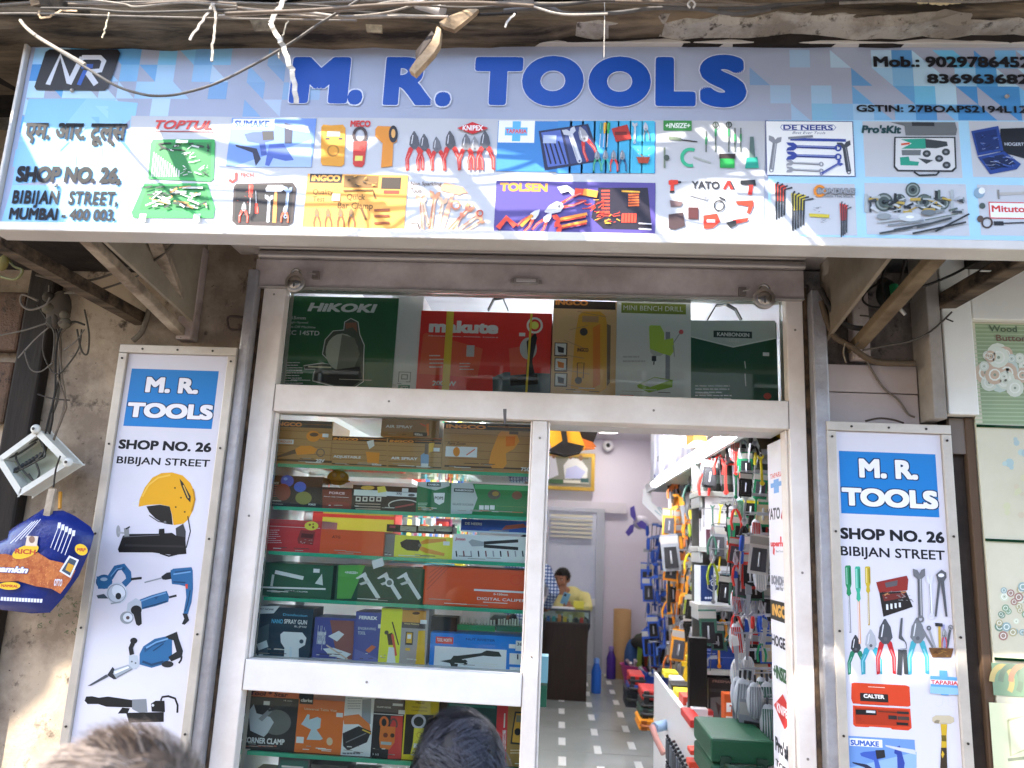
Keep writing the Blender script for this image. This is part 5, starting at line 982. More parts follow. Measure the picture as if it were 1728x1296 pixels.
carton(B4, 1046, 115, 1626, 340, .085, .2, '#d9481f', 'bright orange digital caliper carton, right end of the fourth shelf', w18, zb=sh4+.0025)
# row 5 (floor of the showcase)
wz = 1.5405
def w19(A):
    A.poly('#d8dce0', [(90, 342), (240, 340), (205, 382), (85, 385)]); A.text('#2a3a48', 'SMART HOME', 96, 350, 205, 366, .02, .15); A.poly('#3a4a52', [(85, 480), (180, 440), (170, 640), (75, 640)]); A.text('#4a9fc4', 'Disinfection', 258, 382, 392, 402, .0); A.text('#4a9fc4', 'NANO', 195, 412, 255, 440, .02); A.text(W_, 'SPRAY GUN', 265, 414, 390, 446, .02); A.text(W_, 'RL-JP102', 322, 450, 388, 464, .0); A.poly('#d5dade', [(242, 500), (260, 485), (365, 490), (388, 520), (380, 560), (345, 580), (345, 640), (262, 635), (265, 575), (245, 545)]); A.line('#b5bcc2', 12, [(300, 570), (298, 635)]); A.ell('#2a3a48', 360, 540, 12); A.poly('#bcc6ca', [(110, 555), (165, 532), (175, 570), (120, 590)]); A.text('#c8d0d4', 'BLUE', 68, 606, 145, 626, .04)
carton(B4, 88, 340, 402, 640, .085, .12, '#152a38', 'dark blue spray gun carton at the bottom left of the main window', w19, zb=wz)
def w20(A): A.text('#d8d0d8', 'hobbyist', 455, 450, 490, 590, .02); A.poly('#7a4a44', [(520, 420), (655, 425), (650, 640), (560, 640)]); A.poly('#c8ccd0', [(510, 510), (570, 480), (600, 500), (560, 540)]); A.poly('#bfc4cc', [(480, 580), (540, 575), (640, 610), (600, 640), (520, 620)]); A.line('#b5a08a', 8, [(500, 560), (620, 640)])
carton(B4, 438, 402, 652, 650, .1, .12, '#40437c', 'purple hobby tool carton at the bottom of the main window', w20, zb=wz)
def w21(A): A.text('#e0e2ea', 'FERREX', 685, 395, 785, 420, .04); A.text('#b0bcd8', 'ENGRAVING', 680, 458, 778, 478, .0); A.text('#b0bcd8', 'TOOL', 678, 482, 720, 502, .01); A.poly('#4a5490', [(660, 580), (800, 640), (795, 662), (655, 658)]); A.poly('#b0572f', [(720, 590), (755, 560), (780, 570), (740, 605)])
carton(B4, 668, 372, 806, 662, .09, .12, '#2f3e7e', 'blue engraving tool carton at the bottom of the main window', w21, zb=wz)
def w22(A): A.poly('#3a2a1c', [(840, 500), (870, 490), (880, 560), (848, 560)]); A.line('#b5402c', 14, [(870, 500), (890, 620)]); A.poly('#dcdcd2', [(850, 570), (880, 575), (888, 660), (838, 660)]); A.line('#2a2a1c', 7, [(870, 430), (905, 560)]); A.ell('#3a3a2a', 838, 490, 12)
carton(B4, 812, 352, 906, 672, .085, .12, '#d9bf2c', 'narrow yellow carton at the bottom of the main window', w22, zb=wz)
def w23(A): A.rect('#b5803a', 930, 362, 1058, 440); A.ell('#4a2a1c', 1005, 382, 22, 8); A.rect('#4a4444', 926, 430, 1056, 470); A.text('#c8a86a', 'Wood Moisture', 938, 434, 1022, 448, .02); A.rect('#3a3230', 948, 485, 985, 560); A.rect('#d8962c', 953, 490, 980, 550); A.rect('#c8ccd0', 957, 500, 976, 525); A.poly('#d89a2c', [(1018, 480), (1056, 478), (1052, 678), (1000, 676)]); A.rect('#d8962c', 945, 575, 970, 592)
carton(B4, 922, 352, 1058, 680, .085, .12, '#8a8482', 'grey and yellow moisture meter carton at the bottom of the main window', w23, zb=wz)
def w24(A):
    A.rect('#b5352f', 1116, 512, 1212, 555); A.text(W_, 'TOOL WORTH', 1122, 520, 1204, 544, .02); A.text('#1f3a6a', 'NUT RIVETER', 1285, 520, 1448, 542, .02); A.rect('#e3e8ec', 1110, 565, 1508, 700); A.poly('#2a3230', [(1140, 650), (1200, 640), (1215, 620), (1240, 620), (1370, 605), (1400, 590), (1470, 598), (1485, 625), (1440, 625), (1380, 620), (1260, 640), (1290, 655), (1280, 670), (1240, 665), (1235, 690), (1205, 690), (1195, 662)]); A.ell('#2a3230', 1278, 658, 16); A.rect('#d5dce2', 1565, 535, 1620, 595); A.text('#2a3848', '360', 1572, 545, 1615, 565, .02); A.rect('#d5dce2', 1530, 605, 1620, 672); A.line('#2a3848', 8, [(1575, 612), (1575, 640)]); A.rect('#d5dce2', 1530, 682, 1620, 716)
carton(B4, 1088, 488, 1622, 716, .085, .16, '#1f6cb4', 'blue and white riveter carton at the bottom right of the main window', w24, zb=wz)
def tray(f, x0, y0, x1, y1, Y, col, label, n=9, bits=True):
    a, b = at(*f(x0, y0), Y), at(*f(x1, y1), Y); g = G().box((a.x, Y, b.z), (b.x, Y+.07, b.z+(a.z-b.z)*.45), mat(col, .3))
    if bits:
        for i in range(n): x = a.x+(b.x-a.x)*(i+.5)/n; g.lathe((x, Y+.03, b.z+(a.z-b.z)*.45), [(.0035, 0), (.0035, (a.z-b.z)*rnd.uniform(.4, .6))], mat(rnd.choice(['#c3c6c2', '#a8aaa8', '#d8d8d2']), .3, .7), 6)
    else: g.box((a.x, Y, b.z+(a.z-b.z)*.45), (b.x, Y+.07, a.z), mat(col, .4))
    tag(g.obj('bit_tray'), label, 'tray')
tray(B4, 1085, 398, 1230, 486, .14, '#1b1d1c', 'black tray at the left above the blue and white riveter carton', bits=False)
tray(B4, 1238, 405, 1445, 486, .14, '#2a7a4a', 'green tray of drill bits, nearer the black tray above the riveter carton', 12)
tray(B4, 1458, 412, 1610, 490, .14, '#35604a', 'dark green tray of drill bits at the far right above the riveter carton', 10)
tag(G().box(at(*B4(778, 100), .04)-Vector((.012, 0, .014)), at(*B4(815, 100), .04)+Vector((.004, .002, .012)), W_, rot=Matrix.Rotation(R(-20), 3, 'Y')).obj('paper_tag'), 'small white paper tag tilted at the glass under the third shelf', 'tag')
# low window
lz = sh6+.0025
def v1(A):
    A.rect('#c9683f', 78, 108, 372, 162); A.text('#4a2a1c', 'Tool * Star', 105, 115, 312, 152, .03, .1); A.text('#e0ded8', '16 mm', 290, 166, 335, 176, .0); A.ell('#5a5a56', 250, 290, 80, 70); A.poly('#a3a8ac', [(85, 245), (125, 190), (140, 240), (215, 260), (235, 290), (200, 350), (180, 370), (105, 335), (100, 270)]); A.poly('#77797c', [(150, 270), (215, 210), (225, 230), (170, 285)]); A.line('#2a2a2a', 12, [(205, 225), (330, 190)]); A.rect('#d8d8d4', 180, 172, 212, 196); A.text('#e6e4de', 'CORNER CLAMP', 68, 368, 292, 415, .035); A.dashes('#8a4a3a', 60, 416, 300, 432, 1, .6)
carton(B5, 72, 105, 352, 438, .085, .14, '#232020', 'black corner clamp carton at the left of the lowest window', v1, zb=lz)
def v2(A):
    A.rect('#1f1b1a', 382, 122, 450, 192); A.text(W_, 'clarke', 385, 158, 446, 180, .03); A.text('#f0c8a8', 'Universal Table Vise', 405, 208, 580, 232, .0); A.poly('#9fb0b5', [(400, 280), (420, 245), (432, 248), (430, 275), (475, 260), (495, 270), (490, 320), (470, 330), (505, 380), (490, 388), (415, 385), (440, 330), (385, 300)]); A.rect('#dcd8cf', 360, 368, 398, 405); A.ell('#d8a888', 542, 395, 17, 22)
carton(B5, 374, 160, 605, 460, .085, .14, '#d9601f', 'orange table vise carton in the lowest window', v2, zb=lz)
def v3(A):
    A.dashes('#8d9094', 640, 155, 720, 225, 5, .4); A.poly('#7d8288', [(720, 165), (770, 160), (765, 300), (715, 295)]); A.poly('#d06a30', [(615, 255), (700, 245), (760, 300), (770, 360), (700, 300), (620, 300)]); A.poly('#1f1e20', [(612, 350), (700, 310), (770, 340), (745, 400), (640, 445), (615, 420)]); A.line('#6d6d70', 5, [(630, 400), (740, 350)]); A.line('#d8a23a', 7, [(720, 330), (765, 350)]); A.dashes('#6d7074', 612, 455, 750, 470, 1, .7)
carton(B5, 628, 145, 768, 482, .085, .14, '#d3d4d6', 'white carton with a black vice picture in the lowest window', v3, zb=lz)
def v4(A):
    A.rect('#4a4648', 790, 165, 948, 240); A.text('#dcdcdc', 'CLAMP METER', 802, 200, 880, 214, .03); A.rect('#dcdcdc', 890, 185, 945, 202); A.rect('#c8c8cc', 785, 244, 948, 250); A.poly('#b5342f', [(880, 255), (946, 255), (935, 490), (862, 490)]); A.ring('#c9622a', 842, 290, 20, 12, 14, 28); A.ring('#5a3a34', 895, 300, 18, 10, 14, 28, 180, 400); A.poly('#d9682a', [(822, 310), (905, 315), (900, 400), (870, 440), (820, 430), (815, 380)]); A.ell('#6b3018', 850, 360, 13); A.ell('#3a2418', 888, 362, 12); A.rect('#8d9a9c', 825, 395, 882, 415); A.text(W_, '3 1/2', 778, 460, 812, 472, .0)
carton(B5, 790, 160, 942, 492, .085, .14, '#1d1a1c', 'black and red clamp meter carton in the lowest window', v4, zb=lz)
def v5(A):
    A.text('#7a5a1c', 'MECO', 1014, 172, 1062, 190, .03); A.text('#7a5a1c', 'TRMS AC/DC', 990, 200, 1078, 214, .01); A.text('#7a5a1c', 'CLAMPMETER', 990, 220, 1078, 232, .01); A.poly('#1f2422', [(960, 245), (1112, 250), (1100, 468), (945, 465)]); A.ring('#a8a6b0', 1030, 285, 34, 13); A.poly('#d9b43a', [(1005, 320), (1060, 322), (1045, 400), (1050, 465), (985, 462), (998, 400)]); A.ring('#a5862a', 1035, 360, 15, 4); A.rect('#c3d8d8', 1003, 405, 1035, 432)
carton(B5, 958, 158, 1122, 495, .085, .14, '#d6ac28', 'yellow clamp meter carton in the lowest window', v5, zb=lz)
carton(B5, 1128, 170, 1180, 500, .1, .12, '#2a2622', 'dark narrow carton beside the yellow clamp meter carton, lowest window', None, zb=lz)
carton(B5, 1190, 175, 1462, 520, .1, .14, '#123f36', 'deep green carton behind the dark haired head, lowest window', lambda A: A.rect('#1f6a5a', 1200, 185, 1455, 215), zb=lz)
def v6(A): A.rect('#e0bcb4', 1503, 240, 1507, 320); A.text(W_, 'DIGITAL', 1496, 330, 1512, 440, .02)
carton(B5, 1466, 186, 1520, 525, .085, .14, '#b52a2c', 'narrow red carton near the right edge of the lowest window', v6, zb=lz)
def v7(A): A.poly('#2a2420', [(1560, 230), (1612, 232), (1612, 415), (1535, 408), (1545, 330)]); A.poly('#b5862c', [(1568, 240), (1606, 242), (1604, 405), (1545, 398), (1552, 330)]); A.rect('#6d6a58', 1568, 250, 1602, 290); A.ell('#1f1b18', 1575, 342, 18, 20); A.dashes('#d8a888', 1535, 440, 1600, 470, 2, .4)
carton(B5, 1524, 196, 1608, 528, .085, .14, '#8a6a34', 'gold brown multimeter carton at the right edge of the lowest window', v7, zb=lz)
lx = at(*B5(40, 600), .1).x
cols = ['#5a5a2a', '#4a4c50', '#3a3634', '#6b6f72', '#a85a2a', '#2f5a50', '#8a8d90', '#5f4a3a', '#3a4a60', '#77402c']
nm = ['olive', 'slate', 'charcoal', 'grey', 'rust orange', 'teal', 'pale grey', 'brown', 'navy', 'brick red']
x = -.99
for i in range(9):
    w = .085+.02*(i % 3); h = .2+.02*((i*7) % 4)
    g = G().box((x, .09, sh6-.012-.26), (x+w, .2, sh6-.012-.26+h), mat(cols[i], .4)); A = Art(g, ID, (0, .09, 0)); A.k = 2
    zt_ = sh6-.272+h; A.uvpoly(cols[(i+4) % 10], [(x+.006, zt_-.05), (x+w-.006, zt_-.05), (x+w-.006, zt_-.012), (x+.006, zt_-.012)]); A.uvpoly('#b9b5ae', [(x+.012, zt_-.036), (x+w-.02, zt_-.036), (x+w-.02, zt_-.03), (x+.012, zt_-.03)]); A.uvpoly('#2a2725', [(x+.015, zt_-.12), (x+w-.015, zt_-.13), (x+w-.03, zt_-.07), (x+.03, zt_-.065)])
    tag(g.obj('product_carton'), nm[i]+' carton under the green edged shelf at the bottom of the lowest window', 'box', 'cartons in the shop window'); x += w+.004
tag(G().box((-1.0, .07, sh6-.30), (-.1, .46, sh6-.274), ROOMW).obj('showcase_board'), 'white board under the cartons at the bottom of the lowest window', 'shelf')
# clutter of small goods on the racks along the left wall, seen through the showcase
bright = ['#c9352c', '#e0b43a', '#2f62b0', '#e6e3de', '#2a2a2c', '#d8742a', '#2f8a5a', '#8a8d92', '#c9c2b0', '#3a9aa8', '#7a2a4a']
bn = ['red', 'yellow', 'blue', 'white', 'black', 'orange', 'green', 'grey', 'cream', 'cyan', 'plum']
lv = ['top', 'second', 'third', 'fourth']
for r_, z in enumerate((2.62, 2.23, 1.9, 1.58)):
    tag(G().box((-1.3, 1.1, z-.02), (-.72, 4.6, z), mat('#d8d5d8', .4)).box((-1.3, 1.1, z-.3), (-1.28, 4.6, z-.02), '#c9c6cc').obj('wall_shelf'), lv[r_]+' white shelf of the stocked rack on the left inside wall', 'shelf')
    y = 1.13; k = 0
    while y < 4.5:
        w = rnd.uniform(.07, .16); h = rnd.uniform(.1, .22); ci = rnd.randrange(11); c2 = bright[(ci+rnd.randrange(1, 11)) % 11]
        g = G().box((-1.2, y, z+.0005), (-.78+rnd.uniform(-.05, .04), y+w, z+h), mat(bright[ci], .4)); g.box((-1.15, y-.002, z+h*.35), (-.80, y-.0005, z+h*.7), c2).box((-.739, y+w*.15, z+h*.3), (-.7385, y+w*.85, z+h*.75), c2)
        tag(g.obj('product_pack'), '%s pack on the %s shelf of the left inside rack' % (bn[ci], lv[r_]), 'box', bn[ci]+' packs on the '+lv[r_]+' left rack shelf'); y += w+rnd.uniform(.004, .03); k += 1
# ------------------------------------------------------------------ inside the shop
GAIN = 1.15
LG = emis('#f4f6ff', 28)
loft = empty('loft_shelf', (1.15, 2.6, 2.5), 'white loft shelf over the right inside wall with tube lights under its edge', 'loft')
LX = .84
g = G(); 
for i in range(5): g.box((LX, .5+i*.9, 2.5), (1.5, .5+i*.9+.893, 2.54), mat('#7f867c', .45))
g.obj('underside_panels', loft); G().box((LX-.03, .5, 2.48), (LX-.001, 5.0, 2.56), '#dcdcdc').obj('edge_trim', loft)
for i, y in enumerate((1.12, 2.08, 3.2)):
    t = empty('tube_light', (LX-.05, y, 2.50), ('nearest' if i == 0 else 'middle' if i == 1 else 'farthest')+' glowing white tube light on the edge of the right loft', 'light', 'tube lights on the loft edge')
    G().tube([(LX-.052, y, 2.502), (LX-.052, y+.95, 2.502)], .016, LG, 10).obj('tube', t); G().box((LX-.045, y-.03, 2.496), (LX-.0305, y+.98, 2.525), '#e6e6e6').obj('batten', t)
loft2 = empty('loft_shelf', (-1.0, 2.6, 2.85), 'white loft shelf over the left inside rack with a tube light', 'loft')
G().box((-1.3, .55, 2.9), (-.62, 5.0, 2.94), '#cfd2d0').obj('underside_panels', loft2)
for i, y in enumerate((.95, 2.4)):
    t = empty('tube_light', (-.6, y, 2.86), ('nearer' if i == 0 else 'farther')+' glowing tube light under the left loft, seen through the window', 'light', 'tube lights under the left loft')
    G().tube([(-.63, y, 2.87), (-.63, y+.95, 2.87)], .016, LG, 10).obj('tube', t); G().box((-.645, y-.03, 2.886), (-.615, y+.98, 2.8995), '#e6e6e6').obj('batten', t)
p = at(1027, 727, 6.0); p = atz(1027, 727, 3.45)
t = empty('downlight', p, 'round white glowing downlight in the shop ceiling', 'light')
G().lathe((p.x, p.y, 3.445), [(.001, 0), (.13, 0), (.13, .004), (.001, .004)], emis('#fff6ea', 14), 24, (0, 0, -1)).obj('lens', t); G().lathe((p.x, p.y, 3.4499), [(.15, 0), (.15, .006), (.132, .008), (.132, .0)], '#e6e6e6', 24, (0, 0, -1)).obj('rim', t)
def boxpx(x0, y0, x1, y1, Y, dep, m, g=None, f=ID):
    a, b = at(*f(x0, y0), Y), at(*f(x1, y1), Y); return (g or G()).box((a.x, Y, b.z), (b.x, Y+dep, a.z), m)
# cartons standing on the loft
lb = [((1072, 720, 1098, 800), 4.0, '#d8d8e0', 'tall white fluted carton at the back of the right loft'), ((1100, 705, 1107+20, 798), 3.3, '#e0e0e8', 'white fluted carton second from the back of the right loft'), ((1150, 690, 1170, 760), 2.0, '#dcdce6', 'white fluted carton at the middle of the right loft'), ((1056, 745, 1078, 825), 4.6, '#d5d5dc', 'white carton with blue lettering at the far end of the right loft')]
for (q, Y, c, lab) in lb:
    a, b = at(q[0], q[1], Y), at(q[2], q[3], Y); w = b.x-a.x; x0 = LX+.01+(.0 if q[0] > 1060 else .0)
    g = G().box((x0, Y, 2.561), (x0+w, Y+.3, 2.561+.5), mat(c, .5))
    for k in range(3): g.box((x0+w*(k+.2)/3, Y-.006, 2.57), (x0+w*(k+.7)/3, Y-.0005, 3.05), '#c9c9d2')
    if q[0] == 1056: g.box((x0, Y-.004, 2.60), (x0+w, Y-.0008, 2.63), '#3a4a8a').box((x0+w*.2, Y-.004, 2.75), (x0+w*.8, Y-.0008, 2.8), '#33363c')
    tag(g.obj('loft_carton'), lab, 'box', 'cartons on the loft')
g = G()
for i in range(14): g.ell((LX+.12+rnd.uniform(-.07, .07), 2.75+rnd.uniform(-.12, .12), 2.64+i*.028), (rnd.uniform(.06, .1), rnd.uniform(.06, .1), rnd.uniform(.05, .08)), mat('#ddd5d6', .35), 9, 6)
tag(g.obj('plastic_sack'), 'crumpled translucent white plastic sack on the right loft', 'sack')
tag(boxpx(1170, 708, 1192, 745, 1.75, .25, mat('#c98a1f', .5)).obj('yellow_carton'), 'yellow carton on the right loft near the doorway', 'box')
# back wall: door, picture, camera, fan
YB = 8.22
dr = empty('glass_door', (at(970, 1000, YB).x, YB, .3), 'grey aluminium framed frosted glass door in the back wall', 'door')
AL2 = mat('#a8abb4', .35, .4)
d0, d1, d2 = at(919, 900, YB).x, at(1014, 900, YB).x, at(1020, 900, YB).x
zt2 = at(970, 857, YB).z; zm2 = at(990, 1014, YB).z
g = G().box((d0-.5, YB-.03, zt2-.05), (d2, YB+.06, zt2), AL2).box((d1-.06, YB-.03, .3), (d2, YB+.06, zt2-.0505), AL2).box((d0-.5, YB-.03, zm2-.06), (d1-.0605, YB+.06, zm2+.03), mat('#e0e0e6', .35)).box((d0-.02, YB-.03, zm2+.0305), (d0+.06, YB+.06, zt2-.0505), AL2).box((d0-.5, YB-.02, .3), (d1-.0605, YB+.06, .42), AL2); g.obj('frame', dr)
G().box((d0-.5, YB+.0, zm2+.031), (d1-.061, YB+.01, zt2-.051), mat('#b9c0d6', .3, noise=.5, scale=2.5, dark='#dfe2ec', coord='World')).obj('frosted_pane', dr); G().box((d0-.5, YB, .421), (d1-.061, YB+.02, zm2-.061), mat('#b0b4ba', .5)).obj('lower_panel', dr)
g = G()
for i in range(6): z = at(950, 868+i*7, YB-.04).z; g.box((d0+.08, YB-.05, z-.03), (d1-.12, YB-.035, z), mat(['#d6d2c0', '#c9c6b8'][i % 2], .5))
tag(g.obj('roller_blind'), 'half rolled cream blind at the top of the frosted back door', 'blind')
pf = empty('framed_picture', at(960, 830, 8.2), 'gold framed picture of white robed figures high on the back wall', 'picture')
YP = 8.17; a, b = at(905, 762, YP), at(1003, 829, YP)
gd = mat('#b5923f', .4, .4); G().box((a.x, YP, b.z), (b.x, YP+.04, b.z+.05), gd).box((a.x, YP, a.z-.05), (b.x, YP+.04, a.z), gd).box((b.x-.05, YP, b.z+.0505), (b.x, YP+.04, a.z-.0505), gd).box((a.x, YP, b.z+.0505), (a.x+.05, YP+.04, a.z-.0505), gd).obj('frame', pf)
g = G().box((a.x+.051, YP+.02, b.z+.051), (b.x-.051, YP+.035, a.z-.051), '#8f8f86'); A = Art(g, B6, (0, YP+.02, 0)); A.k = 20; A.step = .0008
A.rect('#77724f', 100, 280, 350, 320); A.poly('#d5d6e6', [(90, 300), (140, 300), (160, 420), (90, 450)]); A.poly('#e3e3ee', [(190, 360), (230, 310), (300, 320), (345, 380), (340, 440), (200, 445)]); A.poly('#b8bce0', [(210, 380), (270, 360), (330, 400), (300, 445), (200, 440)]); A.ell('#8a6a50', 235, 300, 14, 20); A.ell('#8a6a50', 300, 312, 14, 18); A.ell('#8a6a50', 130, 300, 12, 16); A.rect('#4a6a4a', 100, 445, 190, 475); A.rect('#d8d4c8', 190, 450, 350, 475); A.rect('#3a5a5a', 300, 440, 350, 470)
g.obj('print', pf)
cc = empty('dome_camera', at(1026, 752, 8.2), 'small white dome camera on the back wall', 'camera'); p = at(1026, 752, 8.18)
G().ell(p, (.075, .06, .08), mat('#dcdae2', .4)).obj('body', cc); G().ell(p+Vector((0, -.05, 0)), (.03, .03, .035), '#1a1a1c').obj('lens', cc)
fn = empty('wall_fan', at(1080, 885, 7.6), 'wall fan with purple blades on the back right of the shop', 'fan'); p = at(1072, 882, 7.5)
g = G()
for k in range(3):
    q = Matrix.Rotation(R(k*120+20), 3, Vector((-.75, -.6, 0)).normalized()); ax = Vector((-.75, -.6, 0)).normalized(); u = ax.orthogonal(); pts = [p+q@(u*.02), p+q@(u*.08+ax.cross(u)*.05), p+q@(u*.16+ax.cross(u)*.04), p+q@(u*.17-ax.cross(u)*.02), p+q@(u*.07-ax.cross(u)*.025)]; g.prism(pts, ax*.006, mat('#5a4fa5', .35))
g.obj('blades', fn); G().lathe(p+Vector((.02, .02, 0)), [(.0, 0), (.07, .0), (.09, .05), (.08, .14), (.03, .18)], mat('#d3d0de', .4), 14, (.75, .6, .1)).obj('motor', fn); G().tube([p+Vector((.12, .12, 0)), p+Vector((.2, .45, -.1)), p+Vector((.25, .7, -.1))], .02, '#c9c6d4').obj('arm', fn)
# slanted white fascia board at the far end of the loft
g = G(); P = [at(*C3(*q), 4.9) for q in ((145, 720), (225, 700), (230, 850), (455, 1045), (345, 1060), (140, 860))]; g.prism(P, (.0, .03, 0), mat('#e3e8e8', .4)); A = Art(g, C3, (0, 4.9, 0)); A.k = 4; A.line('#8fb0b5', 10, [(285, 900), (330, 960)]); A.line('#8fb0b5', 10, [(300, 895), (370, 965)]); A.line('#8fb0b5', 8, [(260, 930), (320, 980)])
tag(g.obj('angled_board'), 'white angled board hanging under the far end of the right loft', 'board')
# counter, cash desk things
ct = empty('counter', (0, 6.55, .3), 'dark brown wooden counter with a glass display top at the back of the shop', 'counter')
cx0, cx1 = -.75, at(989, 1185, 6.33).x; cz0, cz1 = at(960, 1051, 6.33).z, at(960, 1030, 6.33).z
DW = mat('#2c1f19', .4, noise=.5, scale=5, dark='#1a110d', coord='World', stretch=(6, 6, .6))
G().box((cx0, 6.33, .3), (cx1, 6.85, cz0), DW).obj('cabinet', ct, bevel=.004); g = G().box((cx0, 6.33, cz1), (cx1+.02, 6.85, cz1+.01), glass('#d5e8e0')).box((cx0, 6.331, cz0+.001), (cx1+.02, 6.337, cz1-.001), glass('#e8f4ee')); g.obj('glass_top', ct)
G().box((cx0, 6.32, cz1-.012), (cx1+.024, 6.329, cz1+.012), '#3a4248').box((cx1+.005, 6.32, cz0), (cx1+.024, 6.329, cz1-.0125), '#3a4248').box((cx0, 6.32, cz0-.01), (cx1+.024, 6.329, cz0+.006), '#3a3230').obj('trim', ct)
for i in range(9):
    x = cx1-.05-i*.062; tag(G().box((x-.04, 6.4, cz0+.001), (x, 6.48, cz0+rnd.uniform(.03, .075)), bright[(i*4) % 11]).obj('small_pack'), bn[(i*4) % 11]+' small pack inside the glass counter top', 'box', 'small packs in the counter')
p = at(952, 1025, 6.5); tag(G().box((p.x-.14, 6.42, cz1+.0105), (p.x+.12, 6.62, cz1+.016), '#e3e0e2').box((p.x-.10, 6.44, cz1+.0165), (p.x+.1, 6.58, cz1+.02), '#efeef0').obj('paper_pad'), 'white sheets of paper on the glass counter top', 'paper')
tag(G().box((at(968, 1010, 6.6).x, 6.55, cz1+.0105), (at(985, 1030, 6.6).x, 6.62, cz1+.09), '#d3c94a').obj('yellow_pad', bevel=.003), 'small yellow block on the counter beside the paper', 'stationery')
def bottle(px, py, ptop, Y, c, lab):
    p = at(px, py, Y); p.z = .3; h = at(px, ptop, p.y).z-.3; e = empty('water_bottle', p, lab, 'bottle', 'water bottles on the floor'); r = h*.15
    G().lathe(p, [(r*.9, 0), (r, .01), (r, h*.62), (r*.55, h*.82), (r*.5, h*.85)], mat(c, .25), 16).obj('body', e); G().lathe(p+Vector((0, 0, h*.851)), [(r*.58, 0), (r*.58, h*.12), (r*.3, h*.149)], mat(grad(c, '#ffffff', .3), .4), 14).obj('cap', e)
bottle(1006, 1149, 1110, 6.9, '#2f6ac9', 'bright blue water bottle on the floor by the counter'); bottle(1031, 1132, 1090, 7.95, '#4a2f8a', 'purple water bottle on the floor by the cardboard roll')
p = at(1049, 1126, 8.05); p.z = .3; hh = at(1049, 1028, p.y).z-.3; tag(G().lathe(p, [(.115, 0), (.115, hh), (.09, hh), (.09, hh-.02)], mat('#a5825a', .7), 24).obj('cardboard_roll'), 'tall brown cardboard roll standing against the lilac back wall', 'roll')
g = G(); p = at(1083, 1126, 7.7); p.z = .3
for (dx, dy, dz, rx, ry, rz, c) in ((0, .1, .3, .17, .15, .3, '#2f3a2a'), (.1, .05, .35, .14, .12, .26, '#8a3a2c'), (-.12, .05, .28, .1, .12, .25, '#3a5a8a'), (.05, -.05, .5, .2, .12, .1, '#3a3836')): g.ell(p+Vector((dx, dy, dz)), (rx, ry, rz), mat(c, .8), 12, 8)
for dx in (-.06, .08): g.bar(p+Vector((dx, -.1, .05)), p+Vector((dx+.03, -.12, .52)), .06, .02, '#7a9a3a', up=(0, 1, 0))
tag(g.obj('rucksack'), 'dark green and red rucksack with lime straps on the floor at the back', 'bag')
def basket(px, py, r, h, c, lab, fill):
    p = atz(px, py+16, .3); e = empty('plastic_basket', p, lab, 'basket', 'plastic baskets'); m = mat(c, .35)
    G().lathe(p, [(r*.75, 0), (r, h), (r*1.08, h+.01), (r*1.02, h+.012), (r*.94, h), (r*.7, .02)], m, 20).obj('tub', e); g = G()
    for i in range(14): a = rnd.uniform(0, 6.28); d = rnd.uniform(0, r*.75); q = p+Vector((d*math.cos(a), d*math.sin(a), h*.85)); g.bar(q, q+Vector((rnd.uniform(-.1, .1), rnd.uniform(-.1, .1), rnd.uniform(.02, .14))), .03, .03, rnd.choice(fill))
    g.obj('contents', e)
basket(1074, 1138, .2, .22, '#c0478f', 'pink plastic basket of small goods on the floor at the back', ['#d8d4d4', '#b5a8b0']); basket(1104, 1158, .17, .22, '#2a52b8', 'blue plastic basket of tools on the floor by the hanging tools', ['#2a2a2c', '#c8ccd0', '#3a62c0'])
# stack of tool cases on the floor before the low cabinet
def toolcase(c, x0, y0, x1, y1, Y, lab, c2='#2a2a2c', dep=.3):
    a, b = at(x0, y0, Y), at(x1, y1, Y); e = empty('tool_case', ((a.x+b.x)/2, Y, b.z), lab, 'tool case', 'tool cases stacked on the floor'); zm = (a.z+b.z)/2
    G().box((a.x, Y, b.z), (b.x, Y+dep, zm-.003), mat(c, .4)).obj('lower_shell', e, bevel=.012); G().box((a.x, Y, zm+.003), (b.x, Y+dep, a.z), mat(c, .4)).obj('lid', e, bevel=.012)
    for t in (.22, .78): x = a.x+(b.x-a.x)*t; G().box((x-.02, Y-.014, zm-.035), (x+.02, Y-.0005, zm+.03), c2).obj('latch', e)
    xm = (a.x+b.x)/2; G().tube([(xm-.07, Y-.005, zm+.0), (xm-.06, Y-.04, zm), (xm+.06, Y-.04, zm), (xm+.07, Y-.005, zm)], .011, c2).obj('handle', e)
toolcase('#d98a1f', 1078, 1214, 1118, 1235, 3.3, 'orange tool case at the bottom of the floor stack', '#8a4a1c'); toolcase('#223a30', 1080, 1196, 1120, 1213, 3.35, 'dark green tool case above the orange one in the floor stack'); toolcase('#2a3230', 1082, 1184, 1120, 1196, 3.4, 'black green tool case in the middle of the floor stack'); toolcase('#a52f2a', 1083, 1164, 1120, 1184, 3.4, 'dark red tool case on top of the floor stack')
toolcase('#22242a', 1056, 1165, 1085, 1196, 4.6, 'black open topped tool case beside the stack'); toolcase('#b8322c', 1062, 1138, 1088, 1158, 4.6, 'red tool tray on the black case at the back')
toolcase('#1d3a8a', 1060, 1157, 1088, 1166, 4.55, 'blue tool case lying between the red tray and the black case')
